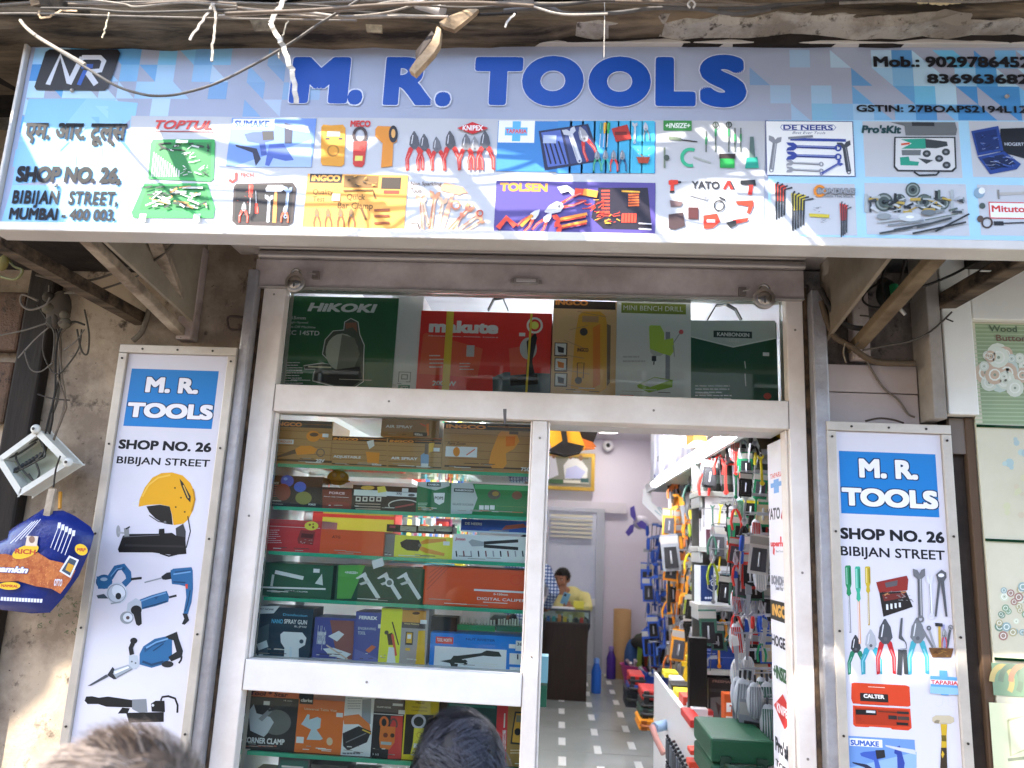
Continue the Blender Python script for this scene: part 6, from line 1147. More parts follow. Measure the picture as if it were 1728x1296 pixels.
# right side: low white cabinets, racks
CW = mat('#dcdad8', .35); RW = mat('#9fa19b', .45)
xa = .66
cab = empty('low_cabinet', (1.05, 2.0, .3), 'long low white cabinet along the right side of the shop', 'cabinet')
za = at(1112, 1148, 2.6).z
g = G().box((xa, 1.25, .3), (xa+.02, 2.9, za), CW).box((xa+.0205, 1.25, .3), (1.45, 1.27, za), CW).box((xa+.02, 1.2705, za-.12), (1.45, 2.9, za-.1), CW); g.obj('carcass', cab)
g = G()
for i in range(9):
    for j in range(5): y = 1.33+i*.075; z = .42+j*.13; g.tube([(xa-.001, y, z), (xa-.03, y, z-.01), (xa-.045, y, z+.03)], .008, '#2a2c30', 6); g.box((xa-.05, y-.025, z-.09), (xa-.035, y+.02, z+.01), mat(['#4a4f56', '#5f6670', '#33363c'][(i+j) % 3], .4))
o = g.obj('hook_tools', cab)
cab2 = empty('low_cabinet', (1.1, .9, .3), 'near low white cabinet by the doorway under the green tool case', 'cabinet')
z2 = at(1185, 1262, .95).z
G().box((.70, .42, .3), (1.45, .44, z2-.001), CW).box((.70, .42, z2), (1.45, 1.15, z2+.02), CW).box((.68, .42, .3), (.6995, 1.15, z2+.02), CW).obj('carcass', cab2, bevel=.003)
toolcase('#174a30', 1200, 1245, 1310, 1340, .62, 'big dark green tool case on the near white cabinet by the doorway', '#1f3a2c', .4)
tag(boxpx(1165, 1215, 1187, 1230, 1.3, .3, mat('#b5302a', .4)).obj('red_tray', bevel=.005), 'red tray on the end of the long low white cabinet', 'tray')
tag(boxpx(1186, 1238, 1230, 1252, .9, .2, mat('#4a66a8', .4)).obj('blue_pack'), 'blue flat pack on the near cabinet beside the green tool case', 'pack')
for i, (q, c, lab) in enumerate((((1165, 1266, 1190, 1276), '#d8402c', 'upper orange red block on the end of the low white cabinet'), ((1163, 1286, 1188, 1298), '#d8482c', 'lower orange red block on the end of the low white cabinet'))): tag(boxpx(*q, 1.15, .09, mat(c, .4)).obj('red_block', bevel=.004), lab, 'block')
rk = empty('display_rack', (1.1, 2.1, .3), 'white display rack with five shelves facing the doorway on the right', 'rack')
RY = 1.9
rxa, rxb = at(1178, 900, RY).x, 1.46
shz = [at(1178, y, RY).z for y in (828, 922, 1020, 1128, 1222)]
g = G().box((rxa+.02, RY+.32, .9), (rxb, RY+.34, 2.55), mat('#5f605c', .5)); g.obj('back_panel', rk)
for z in shz: G().box((rxa, RY, z-.03), (rxb, RY+.3, z), RW).box((rxa+.01, RY+.02, z-.09), (rxa+.03, RY+.3, z-.031), '#9a9c98').obj('shelf', rk, bevel=.003)
def onrack(i, x0, y0, x1, col, lab, fn=None, Y=RY+.02, dep=.2, zoff=.0005, cat='box', f=ID):
    a, b = at(*f(x0, y0), Y), at(*f(x1, y0), Y); g = G().box((a.x, Y, shz[i]+zoff), (b.x, Y+dep, a.z), mat(col, .4)); A = Art(g, f, (0, Y, 0)); A.k = 3
    if fn: fn(A)
    return tag(g.obj('rack_carton'), lab, cat, 'cartons on the display rack')
for i in range(2):
    x = (1202, 1226)[i]; p = at(x, 822, RY+.1); g = G().lathe((p.x, RY+.1, shz[0]+.0005), [(.05-.01*i, 0), (.05-.01*i, .26), (.035, .28)], mat('#22241f' if i == 0 else '#2c3630', .4), 14); g.lathe((p.x, RY+.1, shz[0]+.05), [(.0505-.01*i, 0), (.0505-.01*i, .05)], '#5a6a60', 14); tag(g.obj('black_canister'), ('taller black' if i == 0 else 'slim dark green')+' canister on the top shelf of the display rack', 'canister')
def k1(A): A.f = C3; A.text('#33333a', 'makute', 880, 785, 1050, 812, .05); A.line('#4a4a52', 9, [(960, 890), (1160, 850)]); A.rect('#a8a6ac', 885, 860, 950, 905); A.ell('#2a2a30', 962, 945, 18); A.ell('#6a6a70', 910, 945, 14); A.ell('#3a3a40', 1012, 945, 14, 16)
onrack(1, 1190, 836, 1275, '#d3d2d4', 'white carton with dark lettering on the second shelf of the display rack', k1, f=ID)
def k2(A):
    A.rect('#1f3568', 705, 312, 832, 665); A.poly('#1a2c58', [(772, 480), (830, 440), (888, 478), (886, 535), (832, 570), (775, 535)]); A.line('#c8d0e0', 6, [(772, 480), (830, 440), (888, 478), (886, 535), (832, 570), (775, 535), (772, 480)]); A.ring('#c8d0e0', 830, 488, 22, 8); A.rect('#4a7080', 905, 380, 985, 465); A.rect('#6a8f9f', 915, 390, 960, 440)
    for x in (755, 780, 803): A.ell('#c8d0e0', x, 628, 11)
    A.dashes('#5a5f6a', 920, 640, 1030, 655, 1, .5)
onrack(2, 700, 312, 1045, '#cfd3d6', 'white and navy carton with a hexagon badge on the middle rack shelf', k2, f=C4)
def k3(A): A.ell('#2a3a6a', 885, 195, 35, 28); A.text('#b8c6e0', 'POLISHER', 755, 125, 850, 138, .02); A.rect('#8f9ac4', 710, 92, 800, 104); A.line('#5f7ab8', 5, [(720, 165), (1080, 175)])
onrack(3, 700, 85, 1100, '#223f86', 'blue carton on the fourth shelf of the display rack', k3, f=C5)
def k4(A): A.text('#7a5a50', 'FREEMANS', 820, 385, 1050, 425, .04); A.rect('#2f2a2a', 790, 470, 1070, 520); A.poly('#5a5655', [(800, 560), (920, 550), (915, 760), (800, 770)]); A.poly('#3a2420', [(850, 600), (900, 640), (880, 740)])
onrack(4, 780, 365, 1100, '#1d1512', 'black carton with faded lettering standing on the bottom rack shelf', k4, f=C5, Y=RY+.06)
def k5(A): A.rect('#d4c9c0', 950, 740, 1068, 900); A.rect('#c0b2a8', 962, 755, 1058, 800); A.poly('#dcd8d2', [(955, 610), (1065, 610), (1060, 700), (955, 700)]); A.line('#b54a1c', 20, [(985, 640), (1010, 640), (1010, 700)]); A.dashes('#6a5a54', 965, 810, 1055, 880, 5, .4)
p = at(*C5(935, 525), 1.45); q = at(*C5(1072, 915), 1.45); g = G().box((p.x, 1.45, q.z), (q.x, 1.53, p.z), mat('#c95a26', .4)); A = Art(g, C5, (0, 1.45, 0)); A.k = 3; k5(A); tag(g.obj('rack_carton'), 'tall orange and white carton standing before the bottom rack shelf', 'box', 'cartons on the display rack')
p = at(*C5(770, 690), 1.6); q = at(*C5(830, 850), 1.6); g = G().box((p.x-.09, 1.6, q.z), (p.x, 1.66, p.z+.35), mat('#16130f', .35)).box((p.x, 1.6, q.z), (q.x, 1.66, p.z), mat('#b5302c', .4)); A = Art(g, C5, (0, 1.6, 0)); A.k = 3; A.text(W_, 'MAX', 765, 730, 822, 830, .05); tag(g.obj('rack_carton'), 'black carton with a red label leaning at the left of the bottom rack shelf', 'box', 'cartons on the display rack')
for i, (x0, c, nme) in enumerate(((1192, '#5a3a44', 'maroon'), (1206, '#6d6f72', 'grey'), (1222, '#d9d6d6', 'white with an orange foot'), (1250, '#d3d0ce', 'white'))):
    onrack(1, x0, 893, x0+(12 if i < 2 else 26), c, nme+' small carton at the front edge of the second rack shelf', (lambda A: A.rect('#d0582c', 1223, 912, 1248, 921)) if i == 2 else None, Y=RY-.0, dep=.015)
GAIN = 1.0
# ------------------------------------------------------------------ cables and scraps along the roof edge
def cable(f, pts, Y, r, c, label, cat='cable', name='cable', group=None, n=5, wob=0, rough=.8):
    c = grad(c, '#2a241e', .16)
    g = G().tube(cpath(f, pts, Y, n, wob), r*.8, mat(c, rough, noise=.4, scale=30, dark='#3a332c', coord='World'), 6); return tag(g.obj(name), label, cat, group)
LW, TW, GW, DK2 = '#9a9085', '#857464', '#66605a', '#2a2624'
cable(W1, [(-60, 100), (270, 98), (700, 112), (1200, 125), (1728, 136), (2600, 150)], -.93, .0032, LW, 'thin pale straight wire running just below the roof edge at the left', n=3)
cable(W1, [(150, 150), (190, 200), (270, 265), (400, 345), (620, 470)], [-.86, -.88, -.9, -.92, -.93], .006, '#b8ad9f', 'thick pale end of the drooping cable at the top left corner of the sign')
cable(S1, [(300, 255), (420, 330), (560, 415), (680, 455), (770, 466), (880, 455), (1050, 405), (1250, 305), (1420, 205), (1560, 110), (1728, 10), (1800, -40)], [-.93]*5+[-.92]*4+[-.95, -.97, -.98], .0042, '#77726e', 'dark drooping cable sweeping across the left part of the sign', n=6)
top = [((-40, 40), (300, 15), (700, 20), (1300, 12), (1728, 28)), ((500, 30), (900, 40), (1350, 12), (1728, 30)), ((600, -10), (900, 30), (1000, 50), (1350, 20), (1728, 45)), ((300, 60), (640, 65), (1000, 90), (1728, 70))]
for i, q in enumerate(top): cable(W1, q, -.86-.03*i, rnd.uniform(.0035, .006), [LW, TW, '#b8ac9c', GW][i], ['uppermost pale cable on the left roof edge', 'tan cable in the left bundle on the roof edge', 'cream cable crossing down in the left bundle', 'grey cable lowest of the left bundle on the roof edge'][i], group='cables along the roof edge')
lab2 = ['white', 'tan', 'dark', 'cream', 'grey', 'pale']
mid = [((-40, 10), (400, 25), (800, 5), (1300, 20), (1800, 5)), ((-40, 35), (300, 65), (600, 55), (900, 40), (1100, 5)), ((-40, 60), (300, 85), (700, 70), (1200, 95), (1700, 75)), ((100, 50), (500, 95), (800, 90), (1000, 60), (1200, -10)), ((300, 20), (700, 40), (1000, 20), (1400, 45), (1800, 20)), ((-40, 95), (400, 70), (700, 100), (1000, 95), (1300, 100)), ((560, 60), (760, 55), (1000, 10), (1200, 30)), ((0, 80), (500, 60), (900, 30), (1400, 15), (1800, 35))]
for i, q in enumerate(mid): cable(W2, q, -.84-.022*i, rnd.uniform(.0028, .006), [LW, TW, DK2, '#b8ab9b', GW, '#c4b7a8', LW, TW][i], '%s cable, one of the tangle on the roof edge above M and R' % ['white', 'tan', 'black', 'cream', 'grey', 'beige', 'short pale', 'thick tan'][i], group='cables along the roof edge')
rt = [((-40, 15), (300, 25), (700, 10), (1200, 30), (1728, 30)), ((-40, 70), (250, 50), (380, 90), (700, 85), (950, 55), (1250, 60), (1500, 92), (1728, 60)), ((0, 40), (350, 35), (600, 5), (900, 10), (1300, -5)), ((700, 8), (1000, 12), (1350, 5), (1728, 40)), ((150, 40), (350, 95), (650, 92)), ((1380, 60), (1600, 55), (1800, 30))]
for i, q in enumerate(rt): cable(W3, q, -.88-.02*i, [.005, .0065, .004, .004, .0035, .005][i], [LW, '#6d6a6a', '#55504c', TW, '#e0d5c8', '#4a4644'][i], '%s cable lying on the roof edge above the OOL letters' % ['pale', 'thick dark grey', 'thin charcoal', 'tan', 'short cream', 'short black'][i], group='cables along the roof edge')
r4 = [((-40, 70), (200, 30), (450, 5), (700, 8), (1100, -10)), ((-40, 40), (150, 25), (400, 15)), ((500, 20), (900, 5), (1400, 10), (1728, -10))]
for i, q in enumerate(r4): cable(W4, q, -.9-.02*i, .0045, ['#3f3c3a', GW, LW][i], '%s cable on the roof edge above the phone number' % ['black arched', 'short grey', 'pale'][i], group='cables along the roof edge')
tag(G().tube([at(*W2(1120, 15), -.88), at(*W2(1270, 60), -.9)], .016, mat('#b8b2ac', .4, noise=.3, scale=9, dark='#6a625a'), 12).obj('pipe_end'), 'short grey pipe end among the cables above the letter R', 'pipe')
def tie(f, pts, Y, w, c, label, wob=.002):
    P = cpath(f, pts, Y, 4, wob); g = G()
    for i in range(len(P)-1): g.bar(P[i], P[i+1]+(P[i+1]-P[i])*.1, w*.75, .0025, mat(c, .6, noise=.5, scale=30, dark='#5c5145', coord='World'), up=(0, 1, .2))
    tag(g.obj('cable_tie'), label, 'cable tie', 'loose ties hanging from the roof edge')
tie(W1, [(1545, 20), (1530, 70), (1460, 180), (1385, 290)], -.95, .008, '#b8ad9f', 'cream loose tie slanting down left from the roof edge')
tie(W1, [(1560, 20), (1570, 120), (1565, 230), (1550, 330), (1545, 445)], -.955, .008, '#ada08f', 'cream loose tie hanging straight down beside the slanting one')
tie(W1, [(790, 80), (785, 150), (765, 220), (745, 275)], -.94, .004, '#cbbd9c', 'short thin string hanging above the logo')
tie(W1, [(290, 75), (300, 130), (380, 110), (450, 75), (560, 78)], -.93, .006, '#d8b48a', 'curled tan strip on the thin wire above the logo')
tie(W2, [(350, -10), (310, 60), (270, 130), (300, 200), (340, 270), (375, 360), (400, 450), (415, 600)], -.96, .016, '#cfc6b8', 'long clear tape strip hanging in front of the letter M', .003)
tie(W2, [(370, 120), (340, 180), (335, 240), (318, 300), (316, 340)], -.95, .004, '#8d8779', 'wisp of thread beside the long tape strip')
tie(W2, [(1690, 80), (1650, 120), (1632, 158)], -.93, .006, '#e0d8cc', 'small white strip on the roof edge right of the torn flap')
cable(W3, [(628, -10), (630, 100), (628, 220), (626, 380)], -.9, .0013, '#e0dad2', 'fine white thread hanging over the letter O', cat='thread', name='thread')
def loop(f, x, y, r, Y, c, lab): cable(f, [(x-r*.4, y+r), (x-r, y), (x, y-r), (x+r, y), (x+r*.5, y+r)], Y, .003, c, lab, cat='cable tie', name='cable_tie', group='loose ties hanging from the roof edge')
loop(W3, 1205, 28, 24, -.95, '#e6ddd0', 'small white tie loop round the cables above the letter L')
# torn timber flap
g = G(); fl_ = mat('#b59a78', .85, noise=.7, scale=14, bump=.8, dark='#4a3826', coord='World')
def slabpx(f, pts, Y, th, m, g): P = [at(*f(x, y), Y if not isinstance(Y, list) else Y[i]) for i, (x, y) in enumerate(pts)]; g.prism(P, (0, th, .004), m)
slabpx(W2, [(1248, 130), (1300, 95), (1440, 42), (1478, 55), (1400, 120), (1335, 172), (1270, 150)], [-.97, -.95, -.9, -.9, -.93, -.95, -.97], .02, fl_, g)
slabpx(W2, [(1235, 150), (1258, 170), (1248, 255), (1215, 310), (1105, 430), (1072, 408), (1110, 350), (1190, 270), (1222, 200)], [-.97, -.975, -.985, -.99, -1.0, -1.0, -.99, -.98, -.97], .025, fl_, g)
slabpx(W2, [(1205, 180), (1222, 200), (1188, 272), (1112, 350), (1108, 300), (1160, 235)], [-.95, -.955, -.96, -.97, -.965, -.955], .02, mat('#2a201a', .8), g)
tag(g.obj('torn_flap'), 'torn splintered wooden flap dangling from the roof edge over the letter R', 'flap')
g = G(); slabpx(W2, [(820, 140), (915, 145), (912, 190), (825, 185)], -.815, .01, mat('#a8916f', .9, noise=.5, scale=40, bump=.6), g); tag(g.obj('mortar_patch'), 'small square tan patch on the roof beam above the R', 'patch')
g = G(); slabpx(W2, [(140, 110), (262, 105), (270, 180), (170, 180)], -.816, .01, mat('#8d7a60', .9, noise=.7, scale=30, bump=.8), g); tag(g.obj('mortar_patch'), 'rough mortar patch on the roof beam left of the letter M', 'patch')
g = G()
for i in range(16): p = at(*W4(1000+rnd.uniform(0, 330), rnd.uniform(-6, 14)), -.86+rnd.uniform(-.04, .04)); g.ell(p, (.012, .01, .008), mat('#cdb88f', .8), 8, 5)
tag(g.obj('debris_heap', ), 'pale yellow crumbs of debris on the roof edge at the upper right', 'debris')
g = G(); slabpx(W1, [(560, -30), (1090, -30), (1070, 6), (640, 12)], -.8, .05, mat('#3f74c4', .5), g); tag(g.obj('blue_tarp_edge'), 'edge of a blue tarpaulin on the roof at the top left', 'tarpaulin')
slab_ = G().bar(at(*W1(250, 5), -.95), at(*W1(640, 85), -.8), .03, .02, TIMBER); tag(slab_.obj('roof_batten'), 'sloping wooden batten end at the top left of the roof edge', 'batten')
# cables crossing the lane overhead (their shadows lie across the sign)
def span(P, r, label, c='#3a3836'): tag(G().tube([Vector(p) for p in P], r, mat(c), 6).obj('cable'), label, 'cable', 'cables crossing the lane')
for i, (x, z, r) in enumerate(((-1.0, 3.78, .018), (-.98, 4.25, .012), (-.35, 3.92, .009), (-.1, 3.85, .008), (-1.55, 4.05, .010))):
    span([(x, -.95, z-.02), (x-.12, -2.2, z-.12+.02*i), (x-.2, -3.6, z-.05), (x-.3, OPP+.02, z+.3)], r, ['thick', 'second thick', 'thin', 'second thin', 'leftmost'][i]+' black cable crossing the lane above the camera')
SV = Vector((.60, .42, -.68))
def shade_cable(pts, d, r, label): tag(G().tube([p-SV*(d/.42) for p in cpath(ID, pts, SY, 5)], r*2.2, mat('#3a3632'), 7).obj('cable'), label, 'cable', 'cables slung before the roof')
shade_cable([(120, 90), (235, 165), (310, 230), (430, 270), (560, 285), (690, 262), (760, 235), (900, 150)], .42, .008, 'sagging black cable slung parallel to the roof edge overhead')
shade_cable([(430, 150), (560, 195), (720, 215), (850, 232), (1000, 285), (1100, 300), (1200, 250)], .5, .013, 'thick twisted black cable slung before the roof edge overhead')
shade_cable([(940, 140), (1000, 205), (1085, 300), (1110, 340)], .46, .016, 'thick short cable end hanging off the roof overhead')
shade_cable([(590, 300), (690, 215), (740, 165)], .4, .006, 'thin cable stub rising off the roof overhead')
shade_cable([(1150, 150), (1235, 212), (1310, 250)], .44, .005, 'thin stray cable over the right half of the roof edge')
shade_cable([(1130, 170), (1160, 215), (1185, 255)], .44, .006, 'second stray cable over the right half of the roof edge')
shade_cable([(700, 300), (740, 330), (790, 380)], .46, .005, 'third stray cable over the middle of the roof edge')
# ------------------------------------------------------------------ left wall: bundle of wires, junction box, hanging bag
wires = [[(330, 400), (330, 560), (390, 700), (400, 900), (380, 1150), (330, 1296), (290, 1480)], [(250, 530), (310, 620), (380, 720), (395, 980), (350, 1180), (345, 1290), (300, 1500)], [(500, 640), (430, 690), (395, 760), (410, 1000), (430, 1150), (400, 1296), (330, 1490)], [(560, 660), (480, 640), (400, 700), (370, 860), (365, 1100), (320, 1296), (280, 1470)], [(300, 690), (285, 830), (330, 950), (380, 985), (430, 950), (520, 820), (540, 690)], [(510, 690), (540, 830), (580, 850), (590, 720), (560, 560)], [(250, 500), (150, 460), (140, 520), (200, 560), (300, 530), (330, 480)], [(0, 730), (150, 700), (310, 650)], [(120, 880), (230, 760), (320, 680)], [(160, 830), (200, 950), (270, 970), (350, 910)], [(240, 330), (420, 370), (620, 360), (830, 290), (1030, 230), (1160, 110)], [(430, 450), (600, 440), (780, 390), (920, 330), (1040, 210)], [(250, 1120), (350, 1150), (460, 1160)], [(420, 830), (500, 770), (560, 690)], [(350, 900), (360, 720), (310, 640)], [(380, 1000), (440, 1180), (420, 1260), (390, 1340)]]
wn = ['thick grey cable', 'dark cable', 'tan cable', 'black cable', 'large drooping loop', 'narrow double loop', 'curled loop by the soffit', 'wire running off to the left', 'slanting thin wire', 'loose lower loop', 'upper grey wire swinging to the bracket', 'second grey wire swinging to the bracket', 'short tie wire', 'stray wire', 'bent wire', 'crooked brown wire']
for i, q in enumerate(wires):
    tail = i < 4; Y = -.1-.012*i if i not in (10, 11) else [-.15, -.2, -.25, -.3, -.35, -.4][:len(q)] if len(q) == 6 else [-.15, -.2, -.25, -.3, -.35]
    cable(A4, q, Y, [.006, .005, .005, .0045, .0035, .004, .005, .0035, .003, .003, .005, .0045, .003, .0025, .003, .003][i], ['#6d655c', '#3a342e', '#8a7a68', '#2a2724', '#4a443c', '#4a443c', '#8a8278', '#7a7268', '#8a8278', '#6d655c', '#5f574e', '#6d655c', '#3a342e', '#7a7268', '#5a5248', '#6b5a48'][i], wn[i]+' in the left wall tangle', group='wires on the left wall')
g = G()
g.ell(at(*A4(390, 560), -.13), (.045, .02, .07), mat('#4a4036', .8))
for i in range(7): p = at(*A4(rnd.uniform(320, 460), rnd.uniform(450, 670)), -.14); g.ell(p, (rnd.uniform(.012, .03), .015, rnd.uniform(.01, .03)), mat(rnd.choice(['#3a332b', '#5a5244', '#6d6a4a', '#4a4036']), .8), 8, 6)
tag(g.obj('wire_joint'), 'taped grimy knot of wire joints high on the left wall', 'wire joint')
g = G(); g.ell(at(*A4(20, 250), -.5), (.016, .012, .025), mat('#6d6030', .8)); g.tube(cpath(A4, [(20, 180), (90, 270), (150, 300), (100, 360), (0, 340)], -.48), .004, '#6d6a40'); tag(g.obj('dry_creeper'), 'yellowish bit of dry creeper under the sign at the left edge', 'plant')
cable(A4, [(-20, 80), (150, 170), (400, 290), (620, 430), (930, 610)], [-.6, -.5, -.35, -.2, -.03], .014, '#5a5440', 'mossy rope-like pipe sloping under the sign at the left', cat='pipe', name='pipe')
# junction box
JY = -.16; je = empty('junction_box', at(60, 780, JY), 'open white plastic junction box hanging tilted on the left wall with wires inside', 'junction box')
P = [at(*A5(*q), JY) for q in ((-25, 375), (250, 175), (465, 395), (125, 612))]; cen = sum(P, Vector())/4; wp = mat('#d8d6cc', .4, noise=.2, scale=20, dark='#a09a8c')
g = G(); IN = [cen+(p-cen)*.84 for p in P]
for i in range(4):
    j = (i+1) % 4; g.prism([P[i], P[j], IN[j], IN[i]], (0, .07, 0), wp)
g.obj('rim', je, bevel=.003); g = G(); g.prism([cen+(p-cen)*.85 for p in P], (0, .008, 0), mat('#b5b8a2', .5)); o = g.obj('back_plate', je); o.location.y += .06
for q in (P[1], P[2]): G().ell(q+Vector((-.004, -.004, 0)), (.016, .012, .016), wp).lathe(q+Vector((-.004, -.0165, 0)), [(.005, 0), (.005, .002)], '#3a3632', 8, (0, -1, 0)).obj('screw_lug', je)
g = G()
for q in ([(250, 240), (130, 300), (110, 380), (200, 500), (260, 520)], [(260, 230), (300, 340), (250, 380), (160, 430), (90, 460)], [(30, 370), (120, 340), (240, 260)], [(240, 400), (260, 470), (230, 520), (190, 470)], [(280, 250), (290, 320), (240, 380)]): g.tube(cpath(A5, q, JY+.02), .0035, '#3a3830', 6)
g.obj('inner_wires', je)
g = G(); p0, p1 = at(*A5(85, 460), JY+.03), at(*A5(270, 345), JY+.03)
for i in range(9): g.ell(p0.lerp(p1, i/8), (.009, .008, .010), mat('#2a2a28', .5), 8, 6)
g.obj('terminal_strip', je)
cable(A5, [(400, 350), (370, 440), (355, 560)], -.17, .0035, '#3a3630', 'wire leaving the junction box down to the wooden slat')
# wooden slat hook and the snack sack
tag(G().bar(at(*A5(350, 570), -.2), at(*A5(290, 870), -.22), .022, .012, OLDW, up=(0, 1, 0)).bar(at(*A5(290, 870), -.22), at(*A5(310, 1010), -.23), .02, .012, OLDW, up=(0, 1, 0)).obj('wooden_slat'), 'pale bent wooden slat hanging over the blue and orange sack', 'slat')
tag(G().bar(at(*A5(400, 590), -.1), at(*A5(395, 700), -.12), .008, .008, mat('#c98a2a', .5), up=(0, 1, 0)).obj('yellow_strap'), 'yellow strap end behind the wooden slat', 'strap')
SKY = -.19
def sack():
    out = [(-160, 990), (60, 890), (80, 830), (180, 770), (290, 700), (350, 715), (420, 712), (500, 750), (600, 820), (625, 870), (600, 960), (560, 1060), (520, 1150), (420, 1290), (330, 1390), (210, 1395), (0, 1370), (-160, 1340)]
    P = [Vector((at(*A5(x, y), SKY).x, 0, at(*A5(x, y), SKY).z)) for x, y in out]; c = sum(P, Vector())/len(P); g = G(); rings = 7
    blue = mat('#1f2f78', .22, noise=.3, scale=18, dark='#18245c', bump=.4, coord='World'); vs = []; n = len(P)
    for side in (-1, 1):
        k = len(g.v); ring = []
        for r in range(rings+1):
            t = 1-r/rings; b = .055*math.sqrt(max(0, 1-t*t*t))
            for p in P: q = c+(p-c)*t; w = rnd.uniform(-.003, .003) if 0 < r else 0; ring.append((q.x, SKY+side*(b+w), q.z))
        fs = [(r*n+i, r*n+(i+1) % n, (r+1)*n+(i+1) % n, (r+1)*n+i) for r in range(rings) for i in range(n)]
        g.add(ring, fs, blue, True)
    return g, c
g, sc_c = sack(); se = empty('snack_sack', at(90, 1045, SKY), 'blue and orange printed plastic snack sack hanging on the left wall', 'sack'); g.obj('sack_body', se)
def sackart():
    g = G(); A = Art(g, A5, (0, SKY-.0585, 0)); A.k = 2
    grain = plaster('sack_grain', '#c0713a', '#a8552a', '#e0a060', 40, .4)
    A.poly(grain, [(-60, 1005), (40, 1000), (150, 1030), (250, 990), (330, 1040), (420, 1060), (500, 1110), (470, 1170), (400, 1265), (340, 1230), (240, 1215), (120, 1180), (-60, 1190)])
    for i in range(5): x = 395+i*24; A.line('#d8dae6', 5, [(x, 800+i*12), (x-60, 960+i*12)]); A.rect('#d8dae6', x-10, 792+i*13, x+4, 830+i*13)
    for i in range(4): A.line('#d8dae6', 5, [(270-i*18, 770+i*6), (170-i*34, 890+i*14)])
    A.ell('#e0b82c', 170, 985, 92, 40, rot=-20); A.text('#b53a2a', 'RICH', 105, 965, 235, 1005, .04); A.rect('#d8c8b8', 180, 880, 245, 950); A.ell('#8a6a5a', 213, 905, 20, 24)
    A.ell('#e0b82c', 540, 972, 44, 36, rot=30); A.text('#b53a2a', 'MRP', 515, 960, 568, 985, .04); A.poly('#d8dae6', [(460, 1010), (525, 1040), (470, 1160), (395, 1115)]); A.poly('#3a4a5a', [(465, 1025), (510, 1045), (465, 1145), (410, 1112)]); A.poly('#c9962a', [(455, 1060), (495, 1078), (470, 1125), (435, 1105)])
    A.text('#e6e6f2', 'namkin', -30, 1075, 185, 1130, .05, .25, out='#1f2f78'); A.ell('#e0b82c', 65, 1212, 72, 26); A.text('#b53a2a', 'NAMKAL', 12, 1200, 122, 1224, .04); A.text('#d8dae6', 'OTTO', 365, 1165, 410, 1215, .03)
    for i in range(14): A.rect('#d8dae6', 10+i*20, 1285+i*1, 22+i*20, 1310+i)
    g.obj('printed_front', se)
sackart()
g = G()
for i in range(40):
    x = rnd.uniform(370, 700); y = rnd.uniform(1270, 1550); A = Art(g, A5, (0, -.0005, 0)); A.k = 1+i % 5
    if i % 2: A.ring('#4a5a3a', x-140, y, rnd.uniform(8, 16), 4, 8, a0=rnd.uniform(0, 90), a1=rnd.uniform(180, 330))
    else: A.line('#4a5a3a', 4, [(x-140, y), (x-130+rnd.uniform(-15, 20), y-rnd.uniform(5, 25)), (x-115, y+rnd.uniform(-5, 10))])
tag(g.obj('wall_scribble'), 'dark green hand scribbles on the plaster under the hanging sack', 'writing')
# hook on the wall, pipe behind bracket
cable(A4, [(1620, 610), (1520, 605), (1510, 650), (1530, 690), (1610, 690)], -.03, .005, '#5a4a44', 'small rusty wall hook right of the bracket', cat='hook', name='wall_hook')
cable(A4, [(990, 560), (960, 660), (930, 720), (880, 765)], -.06, .012, '#8a8070', 'short grey pipe bending behind the left bracket', cat='pipe', name='pipe')
# ------------------------------------------------------------------ right corner wires
rw = [([(190, 290), (260, 420), (330, 520), (420, 570), (500, 580)], -.1, .011, '#2a2624', 'thick black cable with white flecks right of the shutter guide'), ([(200, 380), (240, 520), (300, 640), (400, 700), (520, 790), (640, 830), (880, 835)], -.08, .013, '#6b5844', 'brown pipe sagging above the white boards'), ([(800, 300), (950, 270), (1150, 190), (1300, 110), (1420, 60)], -.25, .005, '#1d1a18', 'black wire rising to the right end of the sign'), ([(700, 20), (660, 150), (640, 260), (690, 500)], -.2, .005, '#1f1b18', 'black wire hanging left of the green connector'), ([(830, 20), (790, 160), (770, 250)], -.22, .006, '#2a2522', 'dark cable down to the green connector'), ([(650, 230), (540, 300), (500, 370), (560, 420), (660, 425)], -.18, .0045, '#1f1b18', 'black loop left of the green connector'), ([(750, 310), (830, 320), (850, 370), (790, 410)], -.2, .004, '#1f1b18', 'small loop right of the green connector'), ([(450, 700), (560, 580), (560, 500), (480, 485)], -.1, .0035, '#5a5048', 'bent grey wire near the foot of the right bracket'), ([(500, 740), (650, 710), (850, 670), (1000, 600), (1150, 460)], -.12, .004, '#5f574e', 'grey wire looping to the neighbouring display'), ([(530, 820), (650, 1010), (760, 1100), (830, 1200), (880, 1225)], -.035, .004, '#8a7e72', 'stray pale wire trailing over the white boards'), ([(370, 690), (360, 760), (380, 830)], -.09, .003, '#a89a84', 'short string hanging from the brown pipe'), ([(520, 1255), (620, 1235), (720, 1245), (800, 1270)], -.06, .004, '#4a3a30', 'thin brown cable arching over the right side board'), ([(1110, 510), (1160, 530)], -.12, .003, '#3a342e', 'wire stub at the corner of the white box')]
for q, Y, r, c, lab in rw: cable(B8, q, Y, r, c, lab, group='wires under the right end of the sign')
g = G(); p = at(*B8(745, 370), -.22); q = at(*B8(790, 470), -.22); gm = mat('#1f7a4a', .4)
g.tube([at(*B8(725, 270), -.2), at(*B8(750, 400), -.22)], .014, gm, 8); g.tube([at(*B8(735, 320), -.235), at(*B8(755, 390), -.235)], .009, mat('#c8c4bc', .4), 8); g.tube([at(*B8(755, 420), -.24), at(*B8(810, 480), -.24)], .006, mat('#cfcac0', .3, .6), 8); g.ell(at(*B8(680, 330), -.17), (.035, .03, .05), mat('#1f2620', .6)); g.ell(at(*B8(650, 250), -.17), (.02, .02, .02), mat('#3a2f22', .7))
